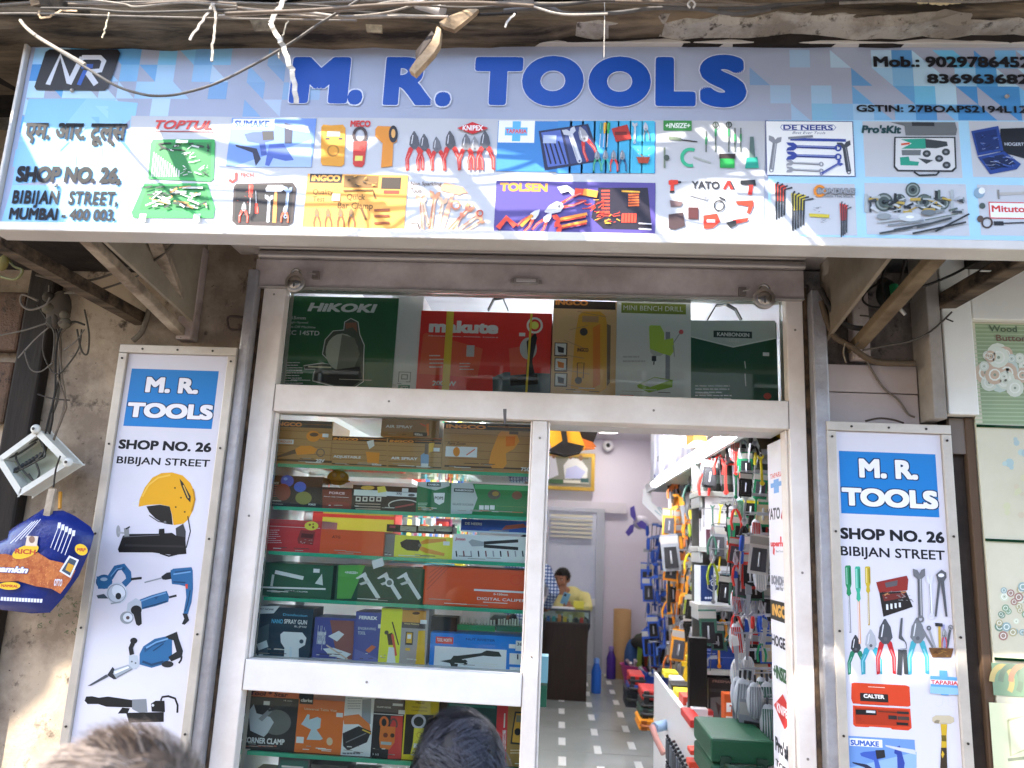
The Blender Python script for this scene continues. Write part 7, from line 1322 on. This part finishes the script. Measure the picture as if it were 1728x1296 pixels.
tag(g.obj('cable_connector'), 'green taped cable connector hanging under the right end of the sign', 'connector')
tag(G().box(at(*B8(1395, 130), -.4)-Vector((.012, 0, .01)), at(*B8(1440, 160), -.4)+Vector((0, .01, 0)), mat('#b8b4ae', .3, .4)).obj('small_clip'), 'small shiny clip on the rafter at the upper right', 'clip')
# ------------------------------------------------------------------ bags hanging at the top left of the doorway
hb = empty('tool_bag', at(950, 740, 1.9), 'yellow and black tool bag hanging at the top left inside the doorway', 'bag', 'bags hanging in the doorway')
def slab3(f, pts, Y, th, m, par=None, name=None):
    g = G(); slabpx(f, pts, Y, th, m, g); return g.obj(name, par, bevel=.008)
slab3(B6, [(70, 60), (250, 60), (320, 240), (240, 262), (190, 215), (130, 260)], 1.9, .16, mat('#d08f1a', .5), hb, 'body'); slab3(B6, [(165, 60), (195, 60), (215, 240), (200, 262)], 1.885, .01, '#1a1816', hb, 'strap'); slab3(B6, [(110, 262), (185, 213), (310, 240), (290, 265), (200, 285)], 1.89, .15, '#1a1816', hb, 'base')
hb2 = empty('tool_bag', at(995, 730, 2.0), 'black tool bag with orange trim hanging beside the yellow one', 'bag', 'bags hanging in the doorway')
slab3(B6, [(300, 60), (410, 60), (412, 110), (372, 215), (310, 190)], 2.0, .15, mat('#191614', .5), hb2, 'body'); slab3(B6, [(310, 195), (372, 218), (385, 235), (335, 240)], 1.995, .14, '#b5642a', hb2, 'trim')
g = G()
for i, (x, y) in enumerate(((1310, 720), (1322, 735), (1298, 742), (1316, 760))): g.prism([at(x+a, y+b, .3) for a, b in ((-22, -4), (-2, -12), (20, -2), (12, 14), (-14, 16))], (.01, .012, 0), mat(['#d8b43a', '#c9a22c', '#3a3020', '#e0c25a'][i], .4))
tag(g.obj('yellow_sticker_pack'), 'crumpled yellow packet stuck above the brand strip', 'packet')
# ------------------------------------------------------------------ hanging tools on the right inside wall
def facing(p): d = Vector((CAM.x-p.x, CAM.y-p.y, 0)); a = math.atan2(d.x, -d.y)*.72; return Matrix.Rotation(a, 3, 'Z')
HG = 'goods hanging on the right inside wall'
def hung(kind, p, h, c, label, group, c2='#2a2a2c', lean=0):
    g = G(); M = facing(p) @ Matrix.Rotation(lean, 3, 'Y'); T = lambda x, y, z: p + M@Vector((x, y, z)); m = mat(c, .4); d = mat(c2, .4); sv = mat('#a8aab0', .3, .8)
    if kind == 'driver':
        g.tube([T(0, 0, 0), T(0, 0, -h*.1), T(0, 0, -h*.38), T(0, 0, -h*.42)], [h*.05, h*.07, h*.065, h*.04], m, 8).tube([T(0, 0, -h*.42), T(0, 0, -h)], h*.018, sv, 6)
    elif kind == 'pliers':
        for s in (-1, 1): g.tube([T(s*h*.12, 0, -h), T(s*h*.15, 0, -h*.75), T(s*h*.09, 0, -h*.5), T(s*h*.01, 0, -h*.36)], [h*.035, h*.042, h*.04, h*.03], m, 6).tube([T(s*h*.02, 0, -h*.38), T(-s*h*.05, 0, -h*.25), T(-s*h*.015, 0, 0)], [h*.04, h*.045, h*.012], sv, 6)
    elif kind == 'hammer':
        g.tube([T(0, 0, -h), T(0, 0, -h*.5), T(0, 0, 0)], [h*.055, h*.05, h*.035], m, 8).tube([T(-h*.2, 0, 0), T(-h*.12, 0, 0), T(h*.08, 0, 0), T(h*.22, 0, -h*.03)], [h*.07, h*.06, h*.06, h*.015], sv, 8)
    elif kind == 'clamp':
        g.bar(T(0, 0, 0), T(0, 0, -h), h*.05, h*.03, d).bar(T(-h*.01, 0, -h*.04), T(h*.22, 0, -h*.02), h*.09, h*.05, m, up=(0, 1, 0)).bar(T(h*.22, 0, -h*.0), T(h*.22, 0, -h*.1), h*.06, h*.05, m).bar(T(-h*.03, 0, -h*.55), T(h*.2, 0, -h*.5), h*.12, h*.06, m, up=(0, 1, 0)).tube([T(-h*.03, 0, -h*.55), T(-h*.1, 0, -h*.62), T(-h*.1, 0, -h*.85)], h*.035, m, 8)
    elif kind == 'wrench':
        g.bar(T(0, 0, -h*.85), T(0, 0, -h*.14), h*.07, h*.03, m, up=(0, 1, 0)); g.prism([T(*q) for q in ((-h*.04, 0, -h*.16), (-h*.11, 0, -h*.06), (-h*.08, 0, 0), (-h*.03, 0, -h*.07), (h*.03, 0, -h*.07), (h*.08, 0, 0), (h*.11, 0, -h*.06), (h*.04, 0, -h*.16))], M@Vector((0, h*.03, 0)), m); g.lathe(T(0, 0, -h*.92), [(h*.04, 0), (h*.075, 0), (h*.075, h*.03), (h*.04, h*.03), (h*.04, 0)], m, 12, M@Vector((0, 1, 0)))
    elif kind == 'pack':
        w = h*.5; g.prism([T(-w/2, 0, -h), T(w/2, 0, -h), T(w/2, 0, -.0), T(-w/2, 0, -.0)], M@Vector((0, .004, 0)), m); g.prism([T(-w*.38, -.002, -h*.92), T(w*.38, -.002, -h*.92), T(w*.34, -.002, -h*.34), T(-w*.34, -.002, -h*.34)], M@Vector((0, -.016, 0)), d); g.prism([T(-w/2, -.0005, -h*.25), T(w/2, -.0005, -h*.25), T(w/2, -.0005, -h*.05), T(-w/2, -.0005, -h*.05)], M@Vector((0, -.001, 0)), mat('#a8a49e', .45)); g.tube([T(0, -.004, -h*.6), T(0, -.02, -h*.45), T(0, -.02, -h*.8)], h*.03, sv, 6)
    elif kind == 'saw':
        g.prism([T(*q) for q in ((-h*.05, 0, -h*.32), (h*.09, 0, -h*.32), (h*.03, 0, -h), (-h*.03, 0, -h))], M@Vector((0, .003, 0)), sv); g.prism([T(*q) for q in ((-h*.08, 0, 0), (h*.1, 0, -.01), (h*.12, 0, -h*.3), (-h*.07, 0, -h*.33))], M@Vector((0, .02, 0)), m)
    elif kind == 'bag':
        g.ell(T(0, 0, -h*.55), (h*.2, h*.1, h*.42), mat('#b8bcc0', .3), 8, 6); g.tube([T(0, 0, 0), T(0, 0, -h*.2)], h*.03, d, 6)
        for i in range(5): g.tube([T(-h*.1+i*h*.05, -h*.08, -h*.25), T(-h*.12+i*h*.06, -h*.09, -h*.9)], h*.018, m, 5)
    g.bar(T(0, .0, .008), p+Vector((.30, .1, .012)), .005, .005, sv)
    return tag(g.obj({'driver': 'screwdriver', 'pack': 'blister_pack', 'bag': 'drill_bit_bag', 'saw': 'hand_saw'}.get(kind, kind)), label, {'driver': 'screwdriver', 'pack': 'blister pack', 'bag': 'bag', 'saw': 'saw'}.get(kind, kind), group)
def field(f, x0, y0, x1, y1, Y, nx, ny, kinds, cols, h, where, seed):
    r = random.Random(seed); rows = ['top', 'second', 'third', 'fourth', 'fifth', 'sixth', 'seventh', 'eighth', 'ninth', 'tenth', 'eleventh', 'twelfth', 'thirteenth', 'fourteenth']
    names = {'#2f55b0': 'blue', '#1f3f8a': 'dark blue', '#e0881f': 'orange', '#f0a030': 'amber', '#1d1b1a': 'black', '#d8c42a': 'yellow', '#8a9a2a': 'olive green', '#c9352c': 'red', '#1f8a5a': 'green', '#8a8d92': 'grey', '#d9d6d2': 'white', '#5a7ac0': 'pale blue', '#3f6a5a': 'dark green', '#b5622a': 'rust'}
    for j in range(ny):
        for i in range(nx):
            x = x0+(x1-x0)*(i+.5+r.uniform(-.25, .25))/nx; y = y0+(y1-y0)*(j+r.uniform(-.12, .12))/ny; Yv = Y+r.uniform(-.2, .2); k = r.choice(kinds); c = r.choice(cols); p = at(*f(x, y), Yv)
            hung(k, p, h*r.uniform(.8, 1.2), c, '%s %s in the %s row of %s' % (names[c], {'driver': 'screwdriver', 'pack': 'blister pack', 'bag': 'drill bit bag', 'saw': 'hand saw'}.get(k, k), rows[j], where), '%s %s, %s row of %s' % (names[c], k, rows[j], where), r.choice(['#2a2a2c', '#b8a88a', '#1d1b1a', '#4a4a50']), r.uniform(-.12, .12))
field(ID, 1090, 885, 1128, 1105, 5.4, 5, 10, ['clamp', 'pack', 'driver', 'clamp', 'hammer'], ['#2f55b0', '#1f3f8a', '#2f55b0', '#5a7ac0'], .25, 'the far blue wall goods', 1)
field(ID, 1126, 790, 1166, 1110, 4.2, 6, 14, ['clamp', 'pliers', 'pack', 'hammer', 'saw', 'driver'], ['#e0881f', '#f0a030', '#e0881f', '#1d1b1a', '#f0a030', '#b5622a', '#8a8d92', '#1d1b1a'], .25, 'the orange wall goods', 2)
field(ID, 1162, 800, 1190, 1120, 3.3, 4, 11, ['pack', 'wrench', 'driver', 'pliers'], ['#d8c42a', '#1d1b1a', '#8a9a2a', '#f0a030', '#1d1b1a', '#3f6a5a'], .2, 'the goods beside the white rack', 3)
field(ID, 1180, 1025, 1245, 1112, 2.0, 7, 3, ['pliers', 'wrench', 'pack', 'clamp'], ['#1d1b1a', '#1d1b1a', '#3f6a5a', '#8a8d92', '#f0a030'], .17, 'dark goods under the middle shelf', 4)
field(ID, 1178, 855, 1196, 900, 2.0, 2, 1, ['driver', 'wrench'], ['#1d1b1a', '#8a8d92'], .14, 'the tools by the second shelf', 8)
field(ID, 1236, 728, 1290, 905, 1.25, 6, 5, ['driver', 'pliers', 'wrench', 'pack', 'bag'], ['#c9352c', '#1d1b1a', '#1f8a5a', '#8a8d92', '#d8c42a', '#c9352c'], .14, 'upper goods by the brand strip', 5)
field(ID, 1236, 905, 1298, 1125, 1.15, 6, 8, ['pliers', 'pack', 'pack', 'driver', 'bag', 'saw'], ['#c9352c', '#2f55b0', '#1f8a5a', '#8a8d92', '#3f6a5a', '#d9d6d2'], .15, 'middle goods by the brand strip', 6)
field(ID, 1246, 1135, 1306, 1225, 1.0, 7, 2, ['bag', 'bag', 'pack'], ['#8a8d92', '#3f6a5a', '#8a8d92'], .22, 'the bags above the green case', 7)
field(ID, 1184, 745, 1262, 812, 1.7, 7, 2, ['driver', 'wrench', 'pack', 'pliers', 'hammer'], ['#1d1b1a', '#3f6a5a', '#8a8d92', '#c9352c', '#1d1b1a'], .17, 'the dark goods under the loft', 11)
field(ID, 1196, 850, 1262, 1010, 1.62, 5, 4, ['driver', 'wrench', 'pack', 'pliers'], ['#1d1b1a', '#8a9a2a', '#8a8d92', '#3f6a5a', '#d8c42a'], .15, 'goods before the white cartons', 12)
# big yellow caulking tools standing in the corner
g = G(); p = at(1160, 1165, 3.0); q = at(1176, 1085, 3.0); m = mat('#e0b81f', .4); g.bar(p, q, .09, .05, m, up=(0, 1, 0)); g.bar(at(1150, 1120, 2.98), at(1172, 1122, 2.98), .03, .03, m); g.bar(at(1158, 1110, 2.98), at(1180, 1100, 2.98), .025, .03, mat('#d8c42a', .4)); g.ell(at(1163, 1122, 2.96), (.016, .01, .016), '#1d1b1a'); g.ell(at(1168, 1121, 2.96), (.016, .01, .016), '#1d1b1a'); g.bar(q, at(1186, 1080, 3.0), .05, .03, mat('#d8d02a', .4))
tag(g.obj('caulking_gun'), 'big bright yellow gun-shaped tool standing on the low cabinet', 'tool')
for i, (x0, y0, x1, y1, c, lab) in enumerate(((1122, 1145, 1140, 1160, '#d8cf2a', 'crumpled yellow packet at the far end of the low cabinet'), (1134, 1150, 1150, 1158, '#d8d6d6', 'white packet at the far end of the low cabinet'), (1132, 1162, 1178, 1172, '#1f1d1c', 'black tool case lying on the low cabinet'), (1140, 1176, 1182, 1188, '#e0d21f', 'bright yellow box lying on the low cabinet'), (1146, 1190, 1186, 1212, '#d0483a', 'red folder pack lying on the low cabinet'), (1164, 1192, 1188, 1214, '#dcdade', 'white sheet pack lying over the red one on the low cabinet'))):
    Y = 2.7-.22*i if i < 5 else 1.55; a = at(x0, y1, Y); b = at(x1, y0, Y); zc = max(za, a.z) if i < 2 else za
    tag(G().box((max(a.x, xa+.025), Y, za+.001), (b.x+.02, Y+.16, za+.001+max(.03, (b.z-a.z)*.6)), mat(c, .4)).obj('goods_pack', bevel=.004), lab, 'pack')
g = G(); g.tube([at(1100, 1225, 2.2), at(1108, 1248, 2.15), at(1120, 1272, 2.1)], .018, mat('#b8857c', .4), 8).tube([at(1104, 1228, 2.2), at(1128, 1222, 2.3)], .03, mat('#8fa8c4', .35), 8); tag(g.obj('pruning_handle'), 'pink handled tool with pale blue head hanging off the low cabinet', 'tool')
tag(G().tube([atz(1106, 1180, .35), at(1128, 1085, 4.3)], .012, mat('#8a8d92', .3, .8), 8).obj('steel_rod'), 'thin steel rod leaning by the floor stack', 'rod')
# left of doorway: small showcase end with blue face pack
tag(G().box((at(913, 1150, .5).x-.07, .47, at(913, 1150, .5).z), (at(924, 1150, .5).x, .55, at(918, 1106, .5).z), mat('#8fc4d0', .4)).obj('blue_pack'), 'pale blue pack at the left foot of the doorway', 'box')
tag(G().box((at(912, 1190, .5).x-.07, .47, at(912, 1190, .5).z), (at(922, 1190, .5).x, .55, at(918, 1155, .5).z), mat('#2f6a50', .4)).obj('green_pack'), 'green pack under the pale blue pack at the doorway', 'box')
# ------------------------------------------------------------------ people
SKIN = mat('#8d5d44', .55); SKD = mat('#a8775c', .55)
def remesh(o, vox, it=6):
    r = o.modifiers.new('skin', 'REMESH'); r.mode = 'VOXEL'; r.voxel_size = vox; r.use_smooth_shade = True
    s = o.modifiers.new('soft', 'SMOOTH'); s.iterations = it; s.factor = .5; return o
def hand(g, w, d, side, m, r=.0095, curl=.5, up=Vector((0, 0, 1))):
    """palm and five bent fingers; w wrist point, d direction the hand points, side the thumb side"""
    d = d.normalized(); side = (side-d*side.dot(d)).normalized(); n = d.cross(side); pc = w+d*.045
    g.cap(w, w+d*.03, .026, .03, m); 
    for k in range(4): g.cap(w+d*.03+side*(.024-k*.016), w+d*.085+side*(.028-k*.018), .014, .0115, m, 8)
    L = (.040, .046, .042, .033)
    for k in range(4):
        a = w+d*.085+side*(.028-k*.018); d1 = (d*math.cos(curl)-n*math.sin(curl)).normalized(); d2 = (d*math.cos(curl*2)-n*math.sin(curl*2)).normalized(); b = a+d1*L[k]; g.cap(a, b, r, r*.92, m, 8); g.cap(b, b+d2*L[k]*.8, r*.92, r*.75, m, 8)
    t0 = w+d*.03+side*.028; t1 = t0+(d*.6+side*.8).normalized()*.035; g.cap(t0, t1, .0125, .011, m, 8); g.cap(t1, t1+(d*.95+side*.2-n*.3).normalized()*.03, .011, .0085, m, 8)
def headpart(g, c, s, M, m):
    """c head centre, s half height, M turns the head (face looks along -Y)"""
    T = lambda x, y, z: c+M@Vector((x*s, y*s, z*s)); E = lambda q, r: g.ell(T(*q), tuple(v*s for v in r), m, 16, 12, M)
    E((0, .10, .18), (.70, .88, .80)); E((0, -.22, -.35), (.55, .55, .58)); E((0, -.38, -.72), (.30, .25, .22)); E((0, -.80, -.12), (.11, .16, .20)); E((0, -.70, .12), (.07, .1, .22))
    for x in (-1, 1): E((x*.72, .12, -.08), (.07, .16, .24)); E((x*.36, -.48, -.22), (.22, .2, .2)); E((x*.26, -.66, .20), (.2, .1, .07))
    E((0, -.68, -.48), (.2, .08, .05)); E((0, -.66, -.57), (.18, .08, .05)); g.cap(T(0, .2, -.5), T(0, .25, -1.35), .42*s, .48*s, m)
def face(par, c, s, M):
    T = lambda x, y, z: c+M@Vector((x*s, y*s, z*s)); g = G()
    for x in (-.26, .26): g.ell(T(x, -.66, .05), (.1*s, .06*s, .05*s), '#e0d8d0', 10, 7, M); g.ell(T(x, -.71, .05), (.045*s, .03*s, .045*s), '#15100c', 8, 6, M)
    g.obj('eyes', par); g = G()
    for x in (-1, 1): g.bar(T(x*.12, -.77, .19), T(x*.4, -.68, .2), .03*s, .05*s, '#120e0c')
    g.obj('eyebrows', par); g = G(); g.ell(T(0, -.74, -.52), (.2*s, .06*s, .045*s), mat('#6a3a30', .5), 10, 6, M); g.obj('lips', par)
def hair(par, c, s, M, cols, n, L, w, cap, flow=(0, .5, -.7), lift=.3, zmin=-.25):
    g = G(); T = lambda v: c+M@(v*s); g.ell(c+M@Vector((0, .14*s, .22*s)), (.745*s, .91*s, .82*s), cap, 18, 12, M)
    # trim the cap below the hairline
    g2 = G(); keep = [f for f in g.f if all((M.transposed()@(Vector(g.v[i])-c)).z/s > (.42 if (M.transposed()@(Vector(g.v[i])-c)).y/s < -.35 else -.35 if (M.transposed()@(Vector(g.v[i])-c)).y/s > .1 else .0) for i in f)]
    g2.add(g.v, keep, cap, True); r = random.Random(5)
    ms = [mat(x, .5, spec=.3) for x in cols]
    clump = [(Vector((r.uniform(-1, 1), r.uniform(-1, 1), r.uniform(-1, 1))), Vector((r.uniform(-.9, .9), r.uniform(-.7, .7), r.uniform(-.35, .35))), r.uniform(.5, 1.5), r.choice(ms)) for _ in range(90)]
    for i in range(n):
        u = r.uniform(-1, 1); ph = r.uniform(0, 2*math.pi); v = Vector((math.sqrt(1-u*u)*math.cos(ph)*.74, math.sqrt(1-u*u)*math.sin(ph)*.9+.14, u*.81+.22))
        if v.z < (.42 if v.y < -.35 else zmin if v.y > .1 else .05): continue
        nrm = Vector((v.x/.55, (v.y-.14)/.81, (v.z-.22)/.66)).normalized(); cl = min(clump, key=lambda q: (q[0]-v).length_squared); fl = Vector(flow)+cl[1]+Vector((r.uniform(-.2, .2), r.uniform(-.2, .2), r.uniform(-.1, .1))); fl = (fl-nrm*fl.dot(nrm)*.9).normalized(); sd = nrm.cross(fl).normalized()*w/s
        l = L/s*r.uniform(.7, 1.1)*(.6+.4*cl[2]); p0 = v-nrm*.02; p1 = v+fl*l*.5+nrm*(lift*l*.6); p2 = v+fl*l+nrm*(lift*l*.25)
        g2.add([T(p0-sd), T(p0+sd), T(p1+sd*.8), T(p1-sd*.8), T(p2)], [(0, 1, 2, 3), (3, 2, 4)], cl[3] if r.random() < .7 else r.choice(ms))
    return g2.obj('hair', par)
def person(label, headc, s, M, skin, shirt, trousers, pose, vox=.012, haircfg=None, base=None, hands=True):
    """pose: dict of joints in world coordinates"""
    J = {k: Vector(v) for k, v in pose.items()}; e = empty('person', base, label, 'person'); g = G(); headpart(g, headc, s, M, skin)
    g.cap(J['neck'], J['chest'], .055, .11, skin)
    for sd in 'lr':
        g.cap(J['chest'], J['sh'+sd], .09, .055, skin); g.cap(J['sh'+sd], J['el'+sd], .048, .038, skin); g.cap(J['el'+sd], J['wr'+sd], .037, .026, skin)
        g.cap(J['pelvis'], J['hip'+sd], .1, .09, skin); g.cap(J['hip'+sd], J['kn'+sd], .08, .055, skin); g.cap(J['kn'+sd], J['an'+sd], .052, .036, skin); g.cap(J['an'+sd], J['an'+sd]+J['fwd']*.17-Vector((0, 0, .05)), .04, .03, skin)
        d = J.get('hd'+sd, J['wr'+sd]-J['el'+sd]); side = J.get('th'+sd, J['fwd'])
        if hands: hand(g, J['wr'+sd], d, side, skin, curl=J.get('cu'+sd, Vector((.5, 0, 0))).x)
    g.cap(J['chest'], J['belly'], .12, .115, skin); g.cap(J['belly'], J['pelvis'], .115, .12, skin)
    o = remesh(g.obj('body', e), vox, 3); g = G()
    g.cap(J['chest']+Vector((0, 0, .02)), J['belly'], .145, .135, shirt); g.cap(J['belly'], J['pelvis']+Vector((0, 0, -.03)), .135, .145, shirt)
    for sd in 'lr':
        g.cap(J['chest']+Vector((0, 0, .03)), J['sh'+sd], .1, .07, shirt); ed = J['el'+sd].lerp(J['wr'+sd], J.get('sleeve', Vector((.8, 0, 0))).x); g.cap(J['sh'+sd], J['el'+sd], .068, .056, shirt); g.cap(J['el'+sd], ed, .056, .045, shirt)
    g.cap(J['neck']+Vector((0, .0, -.06)), J['chest'], .07, .1, shirt); remesh(g.obj('shirt', e), .014, 5); g = G()
    for sd in 'lr': g.cap(J['pelvis'], J['hip'+sd], .13, .115, trousers); g.cap(J['hip'+sd], J['kn'+sd], .1, .078, trousers); g.cap(J['kn'+sd], J['an'+sd], .078, .062, trousers)
    remesh(g.obj('trousers', e), .016, 4); g = G()
    for sd in 'lr': g.cap(J['an'+sd]+Vector((0, 0, -.045)), J['an'+sd]+J['fwd']*.18-Vector((0, 0, .055)), .05, .042, BLACK)
    g.obj('shoes', e); face(e, headc, s, M)
    if haircfg: hair(e, headc, s, M, **haircfg)
    return e
def stand(hc, s, face_dir, wid=.2):
    """joints of a relaxed standing figure whose head centre is hc"""
    f = Vector(face_dir).normalized(); rt = f.cross(Vector((0, 0, 1))); z = hc.z-s; x = Vector((hc.x, hc.y, 0)); U = lambda a, b, c: x-f*.02+rt*a+f*b+Vector((0, 0, c)); H = hc.z+s
    J = dict(neck=U(0, -.02, z-.02), chest=U(0, -.02, z-.2), belly=U(0, 0, H*.6), pelvis=U(0, -.01, H*.52), fwd=f)
    for sd, k in (('l', -1), ('r', 1)): J.update({'sh'+sd: U(k*wid, -.03, z-.14), 'el'+sd: U(k*(wid+.05), -.05, H*.61), 'wr'+sd: U(k*(wid+.04), .06, H*.475), 'hip'+sd: U(k*.09, 0, H*.5), 'kn'+sd: U(k*.1, .02, H*.28), 'an'+sd: U(k*.1, -.02, .085)})
    return J
def turn(yaw, tilt=0, roll=0): return Matrix.Rotation(yaw, 3, 'Z') @ Matrix.Rotation(tilt, 3, 'X') @ Matrix.Rotation(roll, 3, 'Y')
# passer-by close to the camera at the lower left, and a customer at the window, both facing the shop
h1 = at(240, 1296, -1.62); M1 = turn(R(180-25), R(6)); s1 = .112; h1 = at(236, 1226, -1.62)-Vector((0, 0, s1*1.12))
person('passer-by with tousled greyish brown hair at the lower left, close to the camera', h1, s1, M1, SKIN, mat('#8a6a58', .8), mat('#2f3138', .8), stand(h1, s1, M1@Vector((0, -1, 0))), haircfg=dict(cols=['#4a3d33', '#5f5146', '#3a302a', '#7d7066', '#6b5c50', '#8d8078'], n=5200, L=.06, w=.0009, cap=mat('#3a3029', .7), flow=(.9, .1, -.3), lift=.22), base=(h1.x, h1.y, 0))
s2 = .115; h2 = at(784, 1194, -.98)-Vector((0, 0, s2*1.1)); M2 = turn(R(180+8), R(10))
person('customer with thick black hair seen from behind at the window', h2, s2, M2, SKIN, mat('#6d7a8a', .8), mat('#22252c', .8), stand(h2, s2, M2@Vector((0, -1, 0))), haircfg=dict(cols=['#1c1b20', '#26252b', '#15141a', '#34343c', '#44454d'], n=5200, L=.055, w=.0009, cap=mat('#17161a', .6), flow=(.5, .4, -.5), lift=.18), base=(h2.x, h2.y, 0))
# shopkeeper in yellow leaning on the counter, chin on his hand, phone in the other
s3 = .125; h3 = at(948, 977, 7.05); M3_ = turn(R(-24), R(8), R(4))
def P3(px, py, Y): return at(px, py, Y)
pose = dict(neck=h3+Vector((.05, .12, -.14)), chest=P3(965, 1012, 7.25), belly=Vector((h3.x+.16, 7.3, 1.15)), pelvis=Vector((h3.x+.16, 7.35, 1.0)), fwd=Vector((0, -1, 0)), shl=P3(940, 1004, 7.22), ell=P3(944, 1029, 6.8), wrl=P3(946, 1003, 6.9), shr=P3(988, 1008, 7.25), elr=P3(993, 1026, 6.95), wrr=P3(966, 1026, 6.75), hipl=(h3.x+.06, 7.35, 1.0), hipr=(h3.x+.26, 7.35, 1.0), knl=(h3.x+.06, 7.3, .72), knr=(h3.x+.26, 7.3, .72), anl=(h3.x+.05, 7.36, .385), anr=(h3.x+.27, 7.36, .385), hdl=(.03, .05, .12), thl=(1, 0, .2), cul=(.75, 0, 0), hdr=(-.12, -.02, .03), thr=(0, 0, 1), cur=(.8, 0, 0), sleeve=(.75, 0, 0))
person('man in a pale yellow shirt leaning on the counter, hand on face, with a phone', h3, s3, M3_, SKD, mat('#d8cf8a', .8), mat('#2a2c34', .8), pose, haircfg=dict(cols=['#14110f', '#1f1a17'], n=900, L=.03, w=.002, cap=mat('#14110f', .7), lift=.5), base=(h3.x+.16, 7.35, .3))
p = P3(954, 1010, 6.68); ph = empty('phone', p, 'pale blue phone held by the man in the yellow shirt', 'phone'); RM = Matrix.Rotation(R(25), 3, 'X') @ Matrix.Rotation(R(18), 3, 'Y')
G().box(p-Vector((.04, .005, .075)), p+Vector((.04, .005, .075)), mat('#7fb4d0', .3), rot=RM, piv=p).obj('case', ph, bevel=.004); G().box(p+Vector((-.03, -.009, .03)), p+Vector((-.005, -.0055, .06)), '#2a3a48', rot=RM, piv=p).obj('lens_block', ph)
# customer in a checked shirt, mostly behind the window frame
s4 = .12; h4 = Vector((at(893, 905, 5.95).x, 5.95, at(893, 905, 5.95).z)); M4 = turn(R(180-35), R(12))
J = stand(Vector((h4.x, h4.y, h4.z-.3)), s4, M4@Vector((0, -1, 0)))
for k in J:
    if k != 'fwd': J[k] = J[k]+Vector((0, 0, .3))
pose = {k: v for k, v in J.items()}
pose['shr'] = at(921, 962, 5.9); pose['elr'] = at(936, 998, 5.85); pose['wrr'] = at(922, 1026, 6.2)
pose['chest'] = Vector((h4.x, h4.y, pose['shr'].z-.06)); pose['neck'] = Vector((h4.x, h4.y, pose['shr'].z+.1)); pose['shl'] = Vector((h4.x-.2, h4.y+.1, pose['shr'].z)); pose['belly'] = Vector((h4.x+.0, h4.y, 1.35)); pose['pelvis'] = Vector((h4.x+.02, h4.y, 1.15)); pose['hipl'] = Vector((h4.x-.08, h4.y, 1.12)); pose['hipr'] = Vector((h4.x+.1, h4.y, 1.12)); pose['knl'] = Vector((h4.x-.09, h4.y, .75)); pose['knr'] = Vector((h4.x+.1, h4.y, .75)); pose['anl'] = Vector((h4.x-.09, h4.y, .385)); pose['anr'] = Vector((h4.x+.1, h4.y, .385)); pose['ell'] = pose['shl']+Vector((-.05, 0, -.28)); pose['wrl'] = pose['ell']+Vector((.05, .1, -.22)); pose['sleeve'] = Vector((.85, 0, 0))
h4.z = pose['neck'].z+.16
person('customer in a blue checked shirt at the counter, half hidden by the window frame', h4, s4, M4, SKIN, check('#c3cfe0', '#2f4a80', '#2f4a80', 9), mat('#1d1e24', .8), pose, haircfg=dict(cols=['#14110f', '#1f1a17'], n=600, L=.03, w=.002, cap=mat('#14110f', .7)), base=(h4.x, h4.y, .3))
